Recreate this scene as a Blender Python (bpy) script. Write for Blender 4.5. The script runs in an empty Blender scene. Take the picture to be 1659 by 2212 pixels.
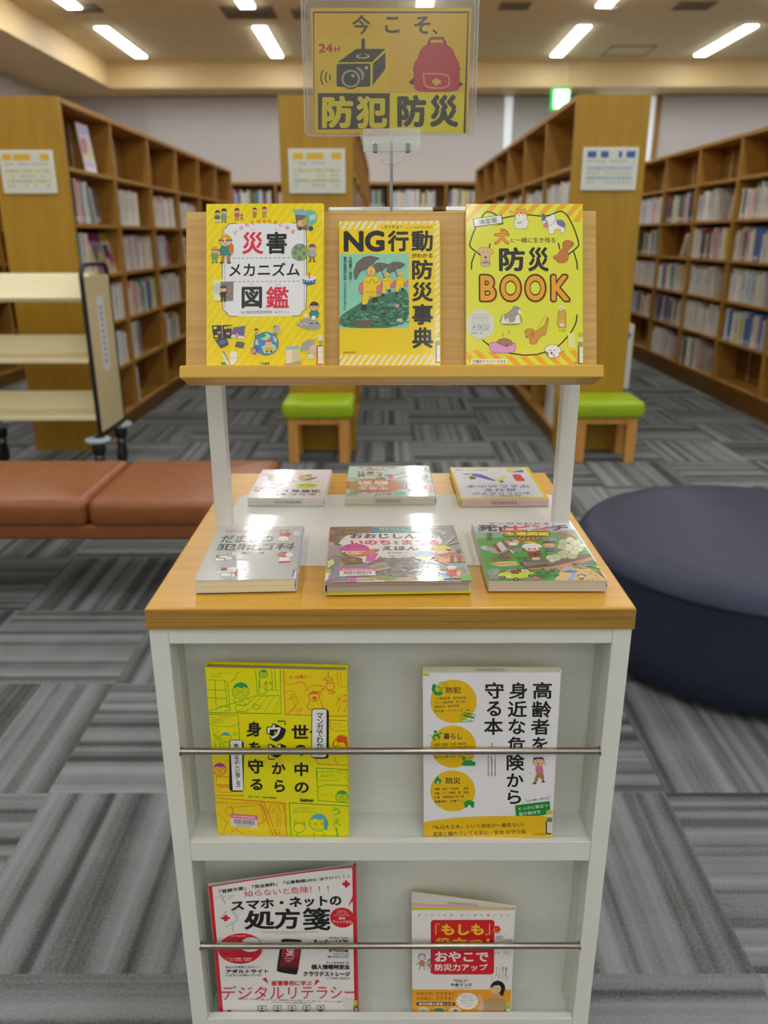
import bpy, bmesh, math, random
import numpy as np
from mathutils import Matrix, Vector, Euler

SC = bpy.context.scene
C = SC.collection
rng = random.Random(7)

# ---------------------------------------------------------------- camera
cam_data = bpy.data.cameras.new('camera')
cam_data.sensor_fit = 'VERTICAL'
cam_data.sensor_height = 36.0
cam_data.sensor_width = 27.0
cam_data.lens = 1712.0 / 2212.0 * 36.0
cam_data.clip_start = 0.02
cam_data.dof.use_dof = True
cam_data.dof.focus_distance = 1.08
cam_data.dof.aperture_fstop = cam_data.lens / 6.6
cam = bpy.data.objects.new('camera', cam_data)
C.objects.link(cam)
cam.matrix_world = (Matrix.Translation((0, 0, 1.277)) @ Matrix.Rotation(math.radians(0.125), 4, 'Z')
                    @ Matrix.Rotation(math.radians(90 - 19.15), 4, 'X') @ Matrix.Rotation(math.radians(-0.13), 4, 'Z'))
SC.camera = cam

# ---------------------------------------------------------------- light and exposure
world = bpy.data.worlds.new('world')
SC.world = world
world.use_nodes = True
world.node_tree.nodes['Background'].inputs[0].default_value = (0.9, 0.95, 1.0, 1)
world.node_tree.nodes['Background'].inputs[1].default_value = 0.05
LAMP = 16.0            # emission of the ceiling lamp diffusers
SC.view_settings.view_transform = 'Standard'
SC.view_settings.look = 'None'
SC.view_settings.exposure = 0.24
SC.view_settings.gamma = 1.0
SC.view_settings.use_curve_mapping = False
SC.cycles.use_denoising = True
SC.cycles.max_bounces = 6
SC.cycles.transparent_max_bounces = 12
SC.cycles.sample_clamp_indirect = 6.0

# ---------------------------------------------------------------- helpers: colour and materials
def lin(h):
    h = h.lstrip('#')
    v = [int(h[i:i + 2], 16) / 255 for i in (0, 2, 4)]
    return tuple((c / 12.92 if c <= 0.04045 else ((c + 0.055) / 1.055) ** 2.4) for c in v) + (1.0,)

def pm(name, col, rough=0.5, metal=0.0, spec=0.5, coat=0.0, emit=0.0):
    m = bpy.data.materials.new(name)
    m.use_nodes = True
    b = m.node_tree.nodes['Principled BSDF']
    b.inputs['Base Color'].default_value = lin(col) if isinstance(col, str) else col
    b.inputs['Roughness'].default_value = rough
    b.inputs['Metallic'].default_value = metal
    b.inputs['Specular IOR Level'].default_value = spec
    b.inputs['Coat Weight'].default_value = coat
    b.inputs['Coat Roughness'].default_value = 0.08
    if emit:
        b.inputs['Emission Color'].default_value = lin(col) if isinstance(col, str) else col
        b.inputs['Emission Strength'].default_value = emit
    return m

def noisy(name, c1, c2, scale=(1, 1, 1), rough=0.5, detail=4.0, spec=0.5, bump=0.0, coat=0.0, lo=0.35, hi=0.65, nscale=1.0, world_pos=False):
    """principled material whose colour runs between two tones along a stretched noise (wood grain, cloth, paint)"""
    m = pm(name, c1, rough, spec=spec, coat=coat)
    nt = m.node_tree; N = nt.nodes; L = nt.links
    b = N['Principled BSDF']
    mp = N.new('ShaderNodeMapping'); mp.inputs['Scale'].default_value = scale
    if world_pos:
        L.new(N.new('ShaderNodeNewGeometry').outputs['Position'], mp.inputs['Vector'])
    else:
        L.new(N.new('ShaderNodeTexCoord').outputs['Object'], mp.inputs['Vector'])
    nz = N.new('ShaderNodeTexNoise'); nz.inputs['Scale'].default_value = nscale; nz.inputs['Detail'].default_value = detail
    L.new(mp.outputs[0], nz.inputs['Vector'])
    r = N.new('ShaderNodeValToRGB')
    r.color_ramp.elements[0].position = lo; r.color_ramp.elements[0].color = lin(c1)
    r.color_ramp.elements[1].position = hi; r.color_ramp.elements[1].color = lin(c2)
    L.new(nz.outputs['Fac'], r.inputs[0]); L.new(r.outputs[0], b.inputs['Base Color'])
    if bump:
        bp = N.new('ShaderNodeBump'); bp.inputs['Strength'].default_value = bump; bp.inputs['Distance'].default_value = 0.002
        L.new(nz.outputs['Fac'], bp.inputs['Height']); L.new(bp.outputs[0], b.inputs['Normal'])
    return m

def inked(name, rough, coat=0.0, spec=0.5, bump=0.0):
    """printed paper: the ink colour of every face is stored in the mesh"""
    m = pm(name, '#ffffff', rough, coat=coat, spec=spec)
    N = m.node_tree.nodes; L = m.node_tree.links
    a = N.new('ShaderNodeAttribute'); a.attribute_name = 'ink'
    L.new(a.outputs['Color'], N['Principled BSDF'].inputs['Base Color'])
    if bump:
        nz = N.new('ShaderNodeTexNoise'); nz.inputs['Scale'].default_value = 90; nz.inputs['Detail'].default_value = 3
        L.new(N.new('ShaderNodeTexCoord').outputs['Object'], nz.inputs['Vector'])
        bp = N.new('ShaderNodeBump'); bp.inputs['Strength'].default_value = bump; bp.inputs['Distance'].default_value = 0.001
        L.new(nz.outputs['Fac'], bp.inputs['Height']); L.new(bp.outputs[0], N['Principled BSDF'].inputs['Normal'])
        L.new(bp.outputs[0], N['Principled BSDF'].inputs['Coat Normal'])
    return m

def acrylic(name, tint=(0.97, 0.98, 0.97, 1), haze=0.0, gloss=0.12):
    """clear sheet plastic: mostly see-through, mirrors a little more at grazing angles, faint milky haze"""
    m = bpy.data.materials.new(name); m.use_nodes = True
    nt = m.node_tree; N = nt.nodes; L = nt.links; N.clear()
    out = N.new('ShaderNodeOutputMaterial')
    tr = N.new('ShaderNodeBsdfTransparent'); tr.inputs[0].default_value = tint
    gl = N.new('ShaderNodeBsdfGlossy'); gl.inputs['Roughness'].default_value = gloss
    lw = N.new('ShaderNodeLayerWeight'); lw.inputs[0].default_value = 0.5
    pw = N.new('ShaderNodeMath'); pw.operation = 'POWER'; pw.inputs[1].default_value = 4.0
    L.new(lw.outputs['Facing'], pw.inputs[0])
    fr = N.new('ShaderNodeMath'); fr.operation = 'MULTIPLY_ADD'; fr.inputs[1].default_value = 0.5; fr.inputs[2].default_value = 0.035
    L.new(pw.outputs[0], fr.inputs[0])
    mx = N.new('ShaderNodeMixShader')
    L.new(fr.outputs[0], mx.inputs[0]); L.new(tr.outputs[0], mx.inputs[1]); L.new(gl.outputs[0], mx.inputs[2])
    df = N.new('ShaderNodeBsdfDiffuse'); df.inputs[0].default_value = (0.9, 0.9, 0.88, 1)
    m2 = N.new('ShaderNodeMixShader'); m2.inputs[0].default_value = haze
    L.new(mx.outputs[0], m2.inputs[1]); L.new(df.outputs[0], m2.inputs[2]); L.new(m2.outputs[0], out.inputs[0])
    return m

# ---------------------------------------------------------------- helpers: meshes and objects
def wm(o):
    return o.matrix_basis if o.parent is None else wm(o.parent) @ o.matrix_basis

def tag(o, label=None, cat=None, group=None, kind=None):
    for k, v in (('label', label), ('category', cat), ('group', group), ('kind', kind)):
        if v: o[k] = v
    return o

def empty(name, loc=(0, 0, 0), M=None):
    o = bpy.data.objects.new(name, None)
    o.empty_display_size = 0.05
    C.objects.link(o)
    o.matrix_basis = M.copy() if M is not None else Matrix.Translation(loc)
    return o

class MB:
    """collects shapes, then links them as ONE mesh object"""
    def __init__(s): s.v = []; s.f = []; s.c = []; s.mi = []; s.sm = []; s.T = None
    def add(s, vs, fs, col=None, mi=0, smooth=False):
        k = len(s.v)
        if s.T is not None: vs = [s.T @ Vector(p) for p in vs]
        s.v += [tuple(p) for p in vs]
        for f in fs:
            s.f.append([i + k for i in f]); s.c.append(col); s.mi.append(mi); s.sm.append(smooth)
        return s
    def box(s, x0, y0, z0, x1, y1, z1, col=None, mi=0):
        v = [(x, y, z) for z in (z0, z1) for y in (y0, y1) for x in (x0, x1)]
        return s.add(v, [(0, 2, 3, 1), (4, 5, 7, 6), (0, 1, 5, 4), (2, 6, 7, 3), (0, 4, 6, 2), (1, 3, 7, 5)], col, mi)
    def hexa(s, b, t, col=None, mi=0):      # bottom and top quads, counter-clockwise from above
        return s.add(list(b) + list(t), [(3, 2, 1, 0), (4, 5, 6, 7), (0, 1, 5, 4), (1, 2, 6, 5), (2, 3, 7, 6), (3, 0, 4, 7)], col, mi)
    def prism(s, pts, z0, z1, col=None, mi=0, axis='z'):
        n = len(pts)
        def P(a, b, h): return (a, b, h) if axis == 'z' else ((a, h, b) if axis == 'y' else (h, a, b))
        v = [P(a, b, z0) for a, b in pts] + [P(a, b, z1) for a, b in pts]
        return s.add(v, [list(range(n))[::-1], list(range(n, 2 * n))] + [(i, (i + 1) % n, n + (i + 1) % n, n + i) for i in range(n)], col, mi)
    def tube(s, path, r, n=12, col=None, mi=0, cap=True):
        path = [Vector(p) for p in path]; rings = []; up = None
        for i, p in enumerate(path):
            a = path[max(i - 1, 0)]; b = path[min(i + 1, len(path) - 1)]
            d = (b - a).normalized()
            if up is None: up = d.orthogonal().normalized()
            else: up = (up - d * up.dot(d)).normalized()
            w = d.cross(up)
            rr = r[i] if isinstance(r, (list, tuple)) else r
            rings.append([p + (up * math.cos(2 * math.pi * k / n) + w * math.sin(2 * math.pi * k / n)) * rr for k in range(n)])
        v = [q for g in rings for q in g]; f = []
        for i in range(len(rings) - 1):
            for k in range(n):
                f.append((i * n + k, i * n + (k + 1) % n, (i + 1) * n + (k + 1) % n, (i + 1) * n + k))
        s.add(v, f, col, mi, True)
        if cap: s.add(v[:n], [list(range(n))[::-1]], col, mi); s.add(v[-n:], [list(range(n))], col, mi)
        return s
    def lathe(s, prof, c, n=64, col=None, mi=0):
        v = [(c[0] + r * math.cos(2 * math.pi * k / n), c[1] + r * math.sin(2 * math.pi * k / n), c[2] + z) for r, z in prof for k in range(n)]
        f = []
        for i in range(len(prof) - 1):
            for k in range(n): f.append((i * n + k, i * n + (k + 1) % n, (i + 1) * n + (k + 1) % n, (i + 1) * n + k))
        s.add(v, f, col, mi, True)
        m = len(prof) - 1
        s.add(v[:n], [list(range(n))[::-1]], col, mi); s.add(v[m * n:], [list(range(n))], col, mi)
        return s
    def build(s, name, mat, parent=None, bevel=0.0, seg=2, local=False, kind=None, label=None, subsurf=0):
        """vertices are in world coordinates unless local=True (then in the parent's own frame)"""
        me = bpy.data.meshes.new(name)
        vs = s.v
        if parent is not None and not local:
            inv = wm(parent).inverted(); vs = [tuple(inv @ Vector(p)) for p in vs]
        me.from_pydata(vs, [], s.f)
        mats = mat if isinstance(mat, (list, tuple)) else [mat]
        for m in mats: me.materials.append(m)
        me.polygons.foreach_set('material_index', s.mi)
        me.polygons.foreach_set('use_smooth', s.sm)
        if any(c is not None for c in s.c):
            at = me.color_attributes.new('ink', 'FLOAT_COLOR', 'CORNER')
            cs = []
            cache = {}
            for p, c in zip(me.polygons, s.c):
                c = c or '#ffffff'
                if c not in cache: cache[c] = lin(c)
                cs += list(cache[c]) * p.loop_total
            at.data.foreach_set('color', cs)
        me.update()
        o = bpy.data.objects.new(name, me); C.objects.link(o)
        if parent is not None: o.parent = parent
        if bevel:
            b = o.modifiers.new('edges', 'BEVEL'); b.width = bevel; b.segments = seg; b.limit_method = 'ANGLE'; b.angle_limit = math.radians(40)
        if subsurf:
            b = o.modifiers.new('round', 'SUBSURF'); b.levels = subsurf; b.render_levels = subsurf
        if kind: o['kind'] = kind
        if label: o['label'] = label
        return o

def box(name, mat, x0, y0, z0, x1, y1, z1, parent=None, bevel=0.0, seg=2, local=False, kind=None, label=None):
    return MB().box(x0, y0, z0, x1, y1, z1).build(name, mat, parent, bevel, seg, local, kind, label)

# ---------------------------------------------------------------- helpers: printed artwork
_tc = bpy.data.curves.new('lettering', 'FONT')
_to = bpy.data.objects.new('lettering', _tc)
C.objects.link(_to)
_glyphs = {}
def glyphs(body, bold, italic=0.0):
    """outline of a piece of writing as flat polygons, scaled to the unit square (top left = 0,0)"""
    key = (body, bold, italic)
    if key not in _glyphs:
        _tc.body = body; _tc.offset = min(bold, 0.0); _tc.resolution_u = 6 if bold > .05 else 4; _tc.align_x = 'CENTER' if '\n' in body else 'LEFT'; _tc.space_line = 0.82; _tc.shear = italic
        bpy.context.view_layer.update()
        ev = _to.evaluated_get(bpy.context.evaluated_depsgraph_get())
        me = ev.to_mesh()
        v = [(p.co.x, p.co.y) for p in me.vertices]; f = [list(p.vertices) for p in me.polygons]
        ev.to_mesh_clear()
        lay = [0] * len(v)
        if bold > 0:          # heavier weight: the outline spread evenly to all sides
            n = 24 if bold > .05 else 10
            v0, f0 = v, f; v, f, lay = list(v0), list(f0), [0] * len(v0)
            for k in range(n):
                a = 2 * math.pi * (k + .5) / n; q = len(v)
                v += [(x + bold * math.cos(a), y + bold * math.sin(a)) for x, y in v0]; f += [[i + q for i in g] for g in f0]; lay += [k + 1] * len(v0)
        xs = [p[0] for p in v] or [0, 1]; ys = [p[1] for p in v] or [0, 1]
        x0, x1, y0, y1 = min(xs), max(xs), min(ys), max(ys)
        v = [((x - x0) / max(x1 - x0, 1e-6), 1 - (y - y0) / max(y1 - y0, 1e-6)) for x, y in v]
        _glyphs[key] = (v, f, lay)
    return _glyphs[key]

class Art:
    """flat artwork drawn in its own drawing coordinates (y down); the four corners in `quad`
    (top left, top right, bottom right, bottom left) are the corners of a w x h sheet"""
    def __init__(s, quad, w, h, z0=6e-5, dz=2.5e-6):
        s.w, s.h, s.z, s.dz, s.items, s.fine = w, h, z0, dz, [], False
        dst = [(0, h), (w, h), (w, 0), (0, 0)]
        A = []; B = []
        for (x, y), (X, Y) in zip(quad, dst):
            A.append([x, y, 1, 0, 0, 0, -X * x, -X * y]); B.append(X)
            A.append([0, 0, 0, x, y, 1, -Y * x, -Y * y]); B.append(Y)
        s.H = list(np.linalg.solve(np.array(A, float), np.array(B, float))) + [1.0]
    def P(s, p):
        H = s.H; x, y = p; k = H[6] * x + H[7] * y + 1
        return ((H[0] * x + H[1] * y + H[2]) / k, (H[3] * x + H[4] * y + H[5]) / k)
    def raw(s, pts, faces, col, lay=None):
        q = [s.P(p) for p in pts]
        q = [(min(max(x, 0), s.w), min(max(y, 0), s.h)) for x, y in q]     # nothing prints past the sheet
        e = 6e-7
        s.items.append(([(x, y, s.z + (e * lay[i] if lay else 0)) for i, (x, y) in enumerate(q)], faces, col)); s.z += s.dz + (e * max(lay) if lay else 0)
        return s
    @staticmethod
    def soft(pts, closed):
        """round off a drawn outline"""
        for _ in range(2):
            n = len(pts); out = [] if closed else [pts[0]]
            for i in range(n if closed else n - 1):
                a, b = pts[i], pts[(i + 1) % n]
                out += [(a[0] * .78 + b[0] * .22, a[1] * .78 + b[1] * .22), (a[0] * .22 + b[0] * .78, a[1] * .22 + b[1] * .78)]
            if not closed: out.append(pts[-1])
            pts = out
        return pts
    def pg(s, pts, col):
        if 7 <= len(pts) < 17: pts = s.soft(pts, True)
        return s.raw(pts, [list(range(len(pts)))], col)
    def flat(s, pts, col): return s.raw(pts, [list(range(len(pts)))], col)
    def rc(s, x0, y0, x1, y1, col): return s.pg([(x0, y0), (x1, y0), (x1, y1), (x0, y1)], col)
    def rr(s, x0, y0, x1, y1, r, col):
        p = []
        for cx, cy, a in ((x1 - r, y0 + r, -90), (x1 - r, y1 - r, 0), (x0 + r, y1 - r, 90), (x0 + r, y0 + r, 180)):
            p += [(cx + r * math.cos(math.radians(a + k * 22.5)), cy + r * math.sin(math.radians(a + k * 22.5))) for k in range(5)]
        return s.flat(p, col)
    def el(s, cx, cy, rx, ry, col, n=22, a0=0, a1=360):
        full = a1 - a0 >= 360
        m = n if full else n + 1
        return s.flat([(cx + rx * math.cos(math.radians(a0 + (a1 - a0) * k / n)), cy + ry * math.sin(math.radians(a0 + (a1 - a0) * k / n))) for k in range(m)], col)
    def ring(s, cx, cy, rx, ry, w, col, n=28, a0=0, a1=360):
        return s.ln([(cx + rx * math.cos(math.radians(a0 + (a1 - a0) * k / n)), cy + ry * math.sin(math.radians(a0 + (a1 - a0) * k / n))) for k in range(n + 1)], w, col)
    def ln(s, pts, w, col):
        if 5 <= len(pts) < 20 and pts[0] != pts[-1] and pts[1] != pts[-1] and math.dist(pts[0], pts[-1]) > 1: pts = s.soft(list(pts), False)
        if s.fine: pts = [(a[0] + (b[0] - a[0]) * k / 10, a[1] + (b[1] - a[1]) * k / 10) for a, b in zip(pts, pts[1:]) for k in range(10)] + [pts[-1]]
        v = []; f = []
        n = len(pts)
        for i, (x, y) in enumerate(pts):
            ax, ay = pts[max(i - 1, 0)]; bx, by = pts[min(i + 1, n - 1)]
            dx, dy = bx - ax, by - ay; l = math.hypot(dx, dy) or 1
            v += [(x - dy / l * w / 2, y + dx / l * w / 2), (x + dy / l * w / 2, y - dx / l * w / 2)]
        for i in range(n - 1): f.append([2 * i, 2 * i + 1, 2 * i + 3, 2 * i + 2])
        return s.raw(v, f, col)
    def fr(s, x0, y0, x1, y1, w, col): return s.ln([(x0, y0), (x1, y0), (x1, y1), (x0, y1), (x0, y0), (x0 + .01, y0)], w, col)
    def dash(s, x0, x1, y, w, col, on=26, off=22):
        x = x0; v = []; f = []
        while x < x1:
            k = len(v); e = min(x + on, x1)
            v += [(x, y - w / 2), (e, y - w / 2), (e, y + w / 2), (x, y + w / 2)]; f.append([k, k + 1, k + 2, k + 3]); x += on + off
        return s.raw(v, f, col)
    def stripes(s, x0, y0, x1, y1, period, width, lean, col):
        """slanted bars inside a rectangle; lean = sideways run from bottom to top"""
        v = []; f = []; x = x0 - abs(lean) - period
        while x < x1 + abs(lean):
            poly = [(x, y1), (x + width, y1), (x + width + lean, y0), (x + lean, y0)]
            for axis, lim, keep in ((0, x0, 1), (0, x1, -1)):
                out = []
                for i in range(len(poly)):
                    a, b = poly[i], poly[(i + 1) % len(poly)]
                    ia, ib = (a[axis] - lim) * keep >= 0, (b[axis] - lim) * keep >= 0
                    if ia: out.append(a)
                    if ia != ib:
                        t = (lim - a[axis]) / (b[axis] - a[axis]); out.append((a[0] + t * (b[0] - a[0]), a[1] + t * (b[1] - a[1])))
                poly = out
                if not poly: break
            if len(poly) >= 3: f.append(list(range(len(v), len(v) + len(poly)))); v += poly
            x += period
        return s.raw(v, f, col)
    def tx(s, body, b, col, bold=0.0, flip=False, italic=0.0):
        """writing fitted into a box (x0,y0,x1,y1) or into four corner points"""
        g, f, lay = glyphs(body, bold, italic)
        if len(b) == 4 and not isinstance(b[0], (tuple, list)): b = [(b[0], b[1]), (b[2], b[1]), (b[2], b[3]), (b[0], b[3])]
        if flip: b = [b[2], b[3], b[0], b[1]]
        pts = []
        for u, v in g:
            x = (1 - v) * ((1 - u) * b[0][0] + u * b[1][0]) + v * ((1 - u) * b[3][0] + u * b[2][0])
            y = (1 - v) * ((1 - u) * b[0][1] + u * b[1][1]) + v * ((1 - u) * b[3][1] + u * b[2][1])
            pts.append((x, y))
        return s.raw(pts, f, col, lay)
    def vt(s, body, b, col, bold=0.0): return s.tx('\n'.join(body), b, col, bold)
    def fig(s, x, y, h, cloth, hair='#4a3a30', legs='#6b6f4a', skin='#e8b98f', hat=None, face=True, line='#4a4436'):
        """small printed figure: big head, body, arms, two legs"""
        r = h * .2
        s.pg([(x - r * .7, y + h * .36), (x + r * .7, y + h * .36), (x + r * .95, y + h * .72), (x - r * .95, y + h * .72)], line)
        s.pg([(x - r * .62, y + h * .37), (x + r * .62, y + h * .37), (x + r * .85, y + h * .70), (x - r * .85, y + h * .70)], cloth)
        for k in (-1, 1):
            s.ln([(x + k * r * .6, y + h * .42), (x + k * r * 1.15, y + h * .58)], r * .38, cloth); s.el(x + k * r * 1.2, y + h * .6, r * .2, r * .2, skin, 10)
            s.ln([(x + k * r * .4, y + h * .70), (x + k * r * .5, y + h * .94)], r * .52, legs); s.el(x + k * r * .62, y + h * .97, r * .4, h * .03, line, 10)
        s.el(x, y + r, r * 1.08, r * 1.06, line); s.el(x, y + r, r, r, skin)
        s.el(x, y + r * .92, r * 1.05, r * 1.0, hat or hair, 16, 180, 360)
        if hat: s.ln([(x - r * 1.2, y + r * .95), (x + r * 1.2, y + r * .95)], r * .2, line)
        if face:
            for k in (-1, 1): s.el(x + k * r * .38, y + r * 1.2, r * .1, r * .14, '#3a2c24', 8)
            s.ln([(x - r * .2, y + r * 1.62), (x + r * .2, y + r * 1.62)], r * .1, '#a0563c')
        return s
    def barcode(s, q, head, text, number):
        """library sticker in four corner points: coloured head with writing, bars, number"""
        def B(u, v): return tuple((1 - v) * ((1 - u) * q[0][i] + u * q[1][i]) + v * ((1 - u) * q[3][i] + u * q[2][i]) for i in (0, 1))
        def R(u0, v0, u1, v1, c): s.pg([B(u0, v0), B(u1, v0), B(u1, v1), B(u0, v1)], c)
        R(0, 0, 1, 1, '#e9dfd8'); R(0, 0, 1, .33, head)
        s.tx(text, [B(.08, .08), B(.92, .08), B(.92, .27), B(.08, .27)], '#fbeef2')
        r = random.Random(number); u = .12; v = []; f = []
        while u < .88:
            w = r.choice((.008, .012, .018)); k = len(v); v += [B(u, .4), B(u + w, .4), B(u + w, .76), B(u, .76)]; f.append([k, k + 1, k + 2, k + 3]); u += w + r.choice((.008, .012, .016))
        s.raw(v, f, '#2a2624')
        s.tx(number, [B(.22, .81), B(.8, .81), B(.8, .95), B(.22, .95)], '#33302e')
        return s
    def into(s, mb, z=0.0, mi=0, fn=None):
        for pts, faces, col in s.items:
            mb.add([(fn(x, y, zz) if fn else (x, y, z + zz)) for x, y, zz in pts], faces, col, mi)
        return mb

def PX(quad): return quad
UNIT = [(0, 0), (100, 0), (100, 100), (0, 100)]
# ---------------------------------------------------------------- materials
WOODP = noisy('panel_wood', '#a57c12', '#b2881a', (9, 9, 0.8), 0.45, nscale=3, lo=.3, hi=.7)
WOODS = noisy('shelf_wood', '#a8792e', '#b28438', (6, 0.6, 9), 0.45, nscale=3, lo=.3, hi=.7)
WOODD = noisy('case_wood_shaded', '#7a5010', '#865a18', (6, 0.6, 9), 0.5, nscale=3, lo=.3, hi=.7)  # shade inside the bays is put into this darker wood colour
COUNTER = noisy('counter_wood', '#c8932a', '#d6a53e', (0.7, 26, 26), 0.28, nscale=3, lo=.3, hi=.7, detail=6)
COUNTER_EDGE = noisy('counter_edge_wood', '#b38b3c', '#946a26', (1.0, 60, 130), 0.42, nscale=3, lo=.35, hi=.65, detail=5)
RACKW = noisy('rack_wood', '#bd9448', '#d2aa60', (1.0, 60, 60), 0.42, nscale=3, lo=.3, hi=.7, detail=6)
LEDGEW = noisy('ledge_wood', '#cca034', '#d6aa3e', (0.9, 30, 30), 0.4, nscale=3, lo=.3, hi=.7, detail=6)
STOOLW = noisy('stool_wood', '#c48a40', '#d0984e', (14, 14, 1.2), 0.45, nscale=3)
FASCIA = noisy('fascia_wood', '#e6c88e', '#ebcf98', (1, 1, 12), 0.5, nscale=2)
WHITE = pm('white_steel', '#dfe0d8', 0.32, spec=0.45)
WHITEP = noisy('white_panel', '#d9dbd2', '#dddfd6', (40, 40, 40), 0.45, nscale=3)
PLATE = pm('white_plate', '#e4e5de', 0.10, spec=0.5)
STEEL = pm('brushed_steel', '#aca498', 0.26, metal=1.0)
CHROME = pm('chrome', '#c4c8cc', 0.12, metal=1.0)
CEIL = noisy('ceiling_board', '#efdcb0', '#f4e2b8', (2, 2, 2), 0.8, nscale=3, spec=.2)
WALL = pm('wall_paint', '#d2cdca', 0.8, spec=0.2)
BLIND = pm('blind_cloth', '#dad6d4', 0.8, spec=0.2)
BLINDG = pm('grey_blind_cloth', '#c3c4c2', 0.8, spec=0.2)
BLINDW = pm('white_blind_cloth', '#efedea', 0.8, spec=0.2)
PALEGLASS = pm('pale_window_glass', '#e4ecf4', 0.2, emit=0.35)
VENT = pm('grey_vent', '#8d806a', 0.6)
DIFF = pm('lamp_diffuser', '#fbfdff', 0.5, emit=LAMP)
LAMPF = pm('lamp_frame', '#d9d2c4', 0.5)
GREEN = noisy('green_vinyl', '#96b408', '#9cba0c', (3, 3, 3), 0.42, nscale=3)
LEATHER = noisy('brown_leather', '#864c22', '#905428', (7, 7, 7), 0.36, nscale=3, bump=.15)
LEATHERB = noisy('brown_leather_base', '#84481e', '#8a4e22', (7, 7, 7), 0.45, nscale=3)
NAVY = noisy('navy_vinyl', '#292e43', '#2d3247', (4, 4, 4), 0.5, nscale=3, bump=.1, spec=.32)
CREAM = noisy('cream_laminate', '#e8dcb0', '#ece0b6', (1.5, 20, 20), 0.45, nscale=2)
CREAMP = noisy('cream_end_panel', '#d8c69a', '#dccba0', (20, 20, 1.5), 0.45, nscale=2)
BLACK = pm('black_steel', '#15171a', 0.4)
RUBBER = pm('black_rubber', '#1d1d1f', 0.6)
BUMPER = pm('grey_bumper', '#aeb8bc', 0.5)
DARK = pm('dark_gap', '#4a3a22', 0.7)
STRIP = pm('shelf_strip_metal', '#bcae92', 0.4)
GLOSS = inked('laminated_print', 0.34, coat=0.35, spec=0.4)
FILM = inked('glossy_film_print', 0.30, coat=0.9, spec=0.5, bump=0.10)
MATTE = inked('matte_print', 0.5, spec=0.3)
PAGES = inked('page_edges', 0.8, spec=0.15)
SPINES = inked('book_spines', 0.4, coat=0.15)
CLEAR = acrylic('clear_acrylic', haze=0.05)
CLEARF = acrylic('card_case_front', tint=(0.94, 0.94, 0.92, 1), haze=0.03, gloss=0.2)
RIM = acrylic('card_case_rim', haze=0.15)
CLIPM = acrylic('clip_plastic', haze=0.24)
EXITG = pm('exit_green', '#18b850', 0.4, emit=0.7)
EXITW = pm('exit_white', '#eafff0', 0.4, emit=1.6)

def carpet():
    m = pm('carpet_tiles', '#707272', 0.95, spec=0.1)
    nt = m.node_tree; N = nt.nodes; L = nt.links
    def mt(op, a, b=None):
        n = N.new('ShaderNodeMath'); n.operation = op
        for i, x in enumerate((a, b)):
            if x is None: continue
            if isinstance(x, (int, float)): n.inputs[i].default_value = x
            else: L.new(x, n.inputs[i])
        return n.outputs[0]
    sep = N.new('ShaderNodeSeparateXYZ'); L.new(N.new('ShaderNodeNewGeometry').outputs['Position'], sep.inputs[0])
    x = mt('MULTIPLY', mt('ADD', sep.outputs[0], 0.8226 + 20), 2); y = mt('MULTIPLY', mt('SUBTRACT', sep.outputs[1], 1.0954 - 20), 2)
    ix, iy = mt('FLOOR', x), mt('FLOOR', y)
    odd = mt('MODULO', mt('ADD', ix, iy), 2)
    def cmb(a, b, c):
        n = N.new('ShaderNodeCombineXYZ')
        for i, q in enumerate((a, b, c)):
            if isinstance(q, (int, float)): n.inputs[i].default_value = q
            else: L.new(q, n.inputs[i])
        return n.outputs[0]
    wn = N.new('ShaderNodeTexWhiteNoise'); wn.noise_dimensions = '3D'; L.new(cmb(ix, iy, 3.0), wn.inputs['Vector'])
    across = mt('ADD', mt('MULTIPLY', x, mt('SUBTRACT', 1, odd)), mt('MULTIPLY', y, odd))
    along = mt('ADD', mt('MULTIPLY', y, mt('SUBTRACT', 1, odd)), mt('MULTIPLY', x, odd))
    seed = mt('MULTIPLY', wn.outputs['Value'], 57)
    def noise(v, sc, det):
        n = N.new('ShaderNodeTexNoise'); n.inputs['Scale'].default_value = sc; n.inputs['Detail'].default_value = det; L.new(v, n.inputs['Vector']); return n.outputs['Fac']
    stripe = noise(cmb(mt('MULTIPLY', across, 11.0), mt('MULTIPLY', along, 0.10), seed), 1.0, 2.5)
    pile = noise(cmb(mt('MULTIPLY', x, 90), mt('MULTIPLY', y, 90), 0), 1.0, 2)
    blot = noise(cmb(mt('MULTIPLY', x, 4), mt('MULTIPLY', y, 4), 5.0), 1.0, 2)
    val = mt('ADD', mt('ADD', stripe, mt('MULTIPLY', mt('SUBTRACT', pile, 0.5), 0.20)), mt('MULTIPLY', mt('SUBTRACT', blot, 0.5), 0.12))
    r = N.new('ShaderNodeValToRGB')
    e = r.color_ramp.elements
    e[0].position = 0.34; e[0].color = lin('#454746'); e[1].position = 0.68; e[1].color = lin('#8a8d8e')
    q = e.new(0.44); q.color = lin('#5f6261'); q = e.new(0.52); q.color = lin('#757878')
    L.new(val, r.inputs[0]); L.new(r.outputs[0], N['Principled BSDF'].inputs['Base Color'])
    bp = N.new('ShaderNodeBump'); bp.inputs['Strength'].default_value = 0.3; bp.inputs['Distance'].default_value = 0.003
    L.new(pile, bp.inputs['Height']); L.new(bp.outputs[0], N['Principled BSDF'].inputs['Normal'])
    return m

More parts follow.
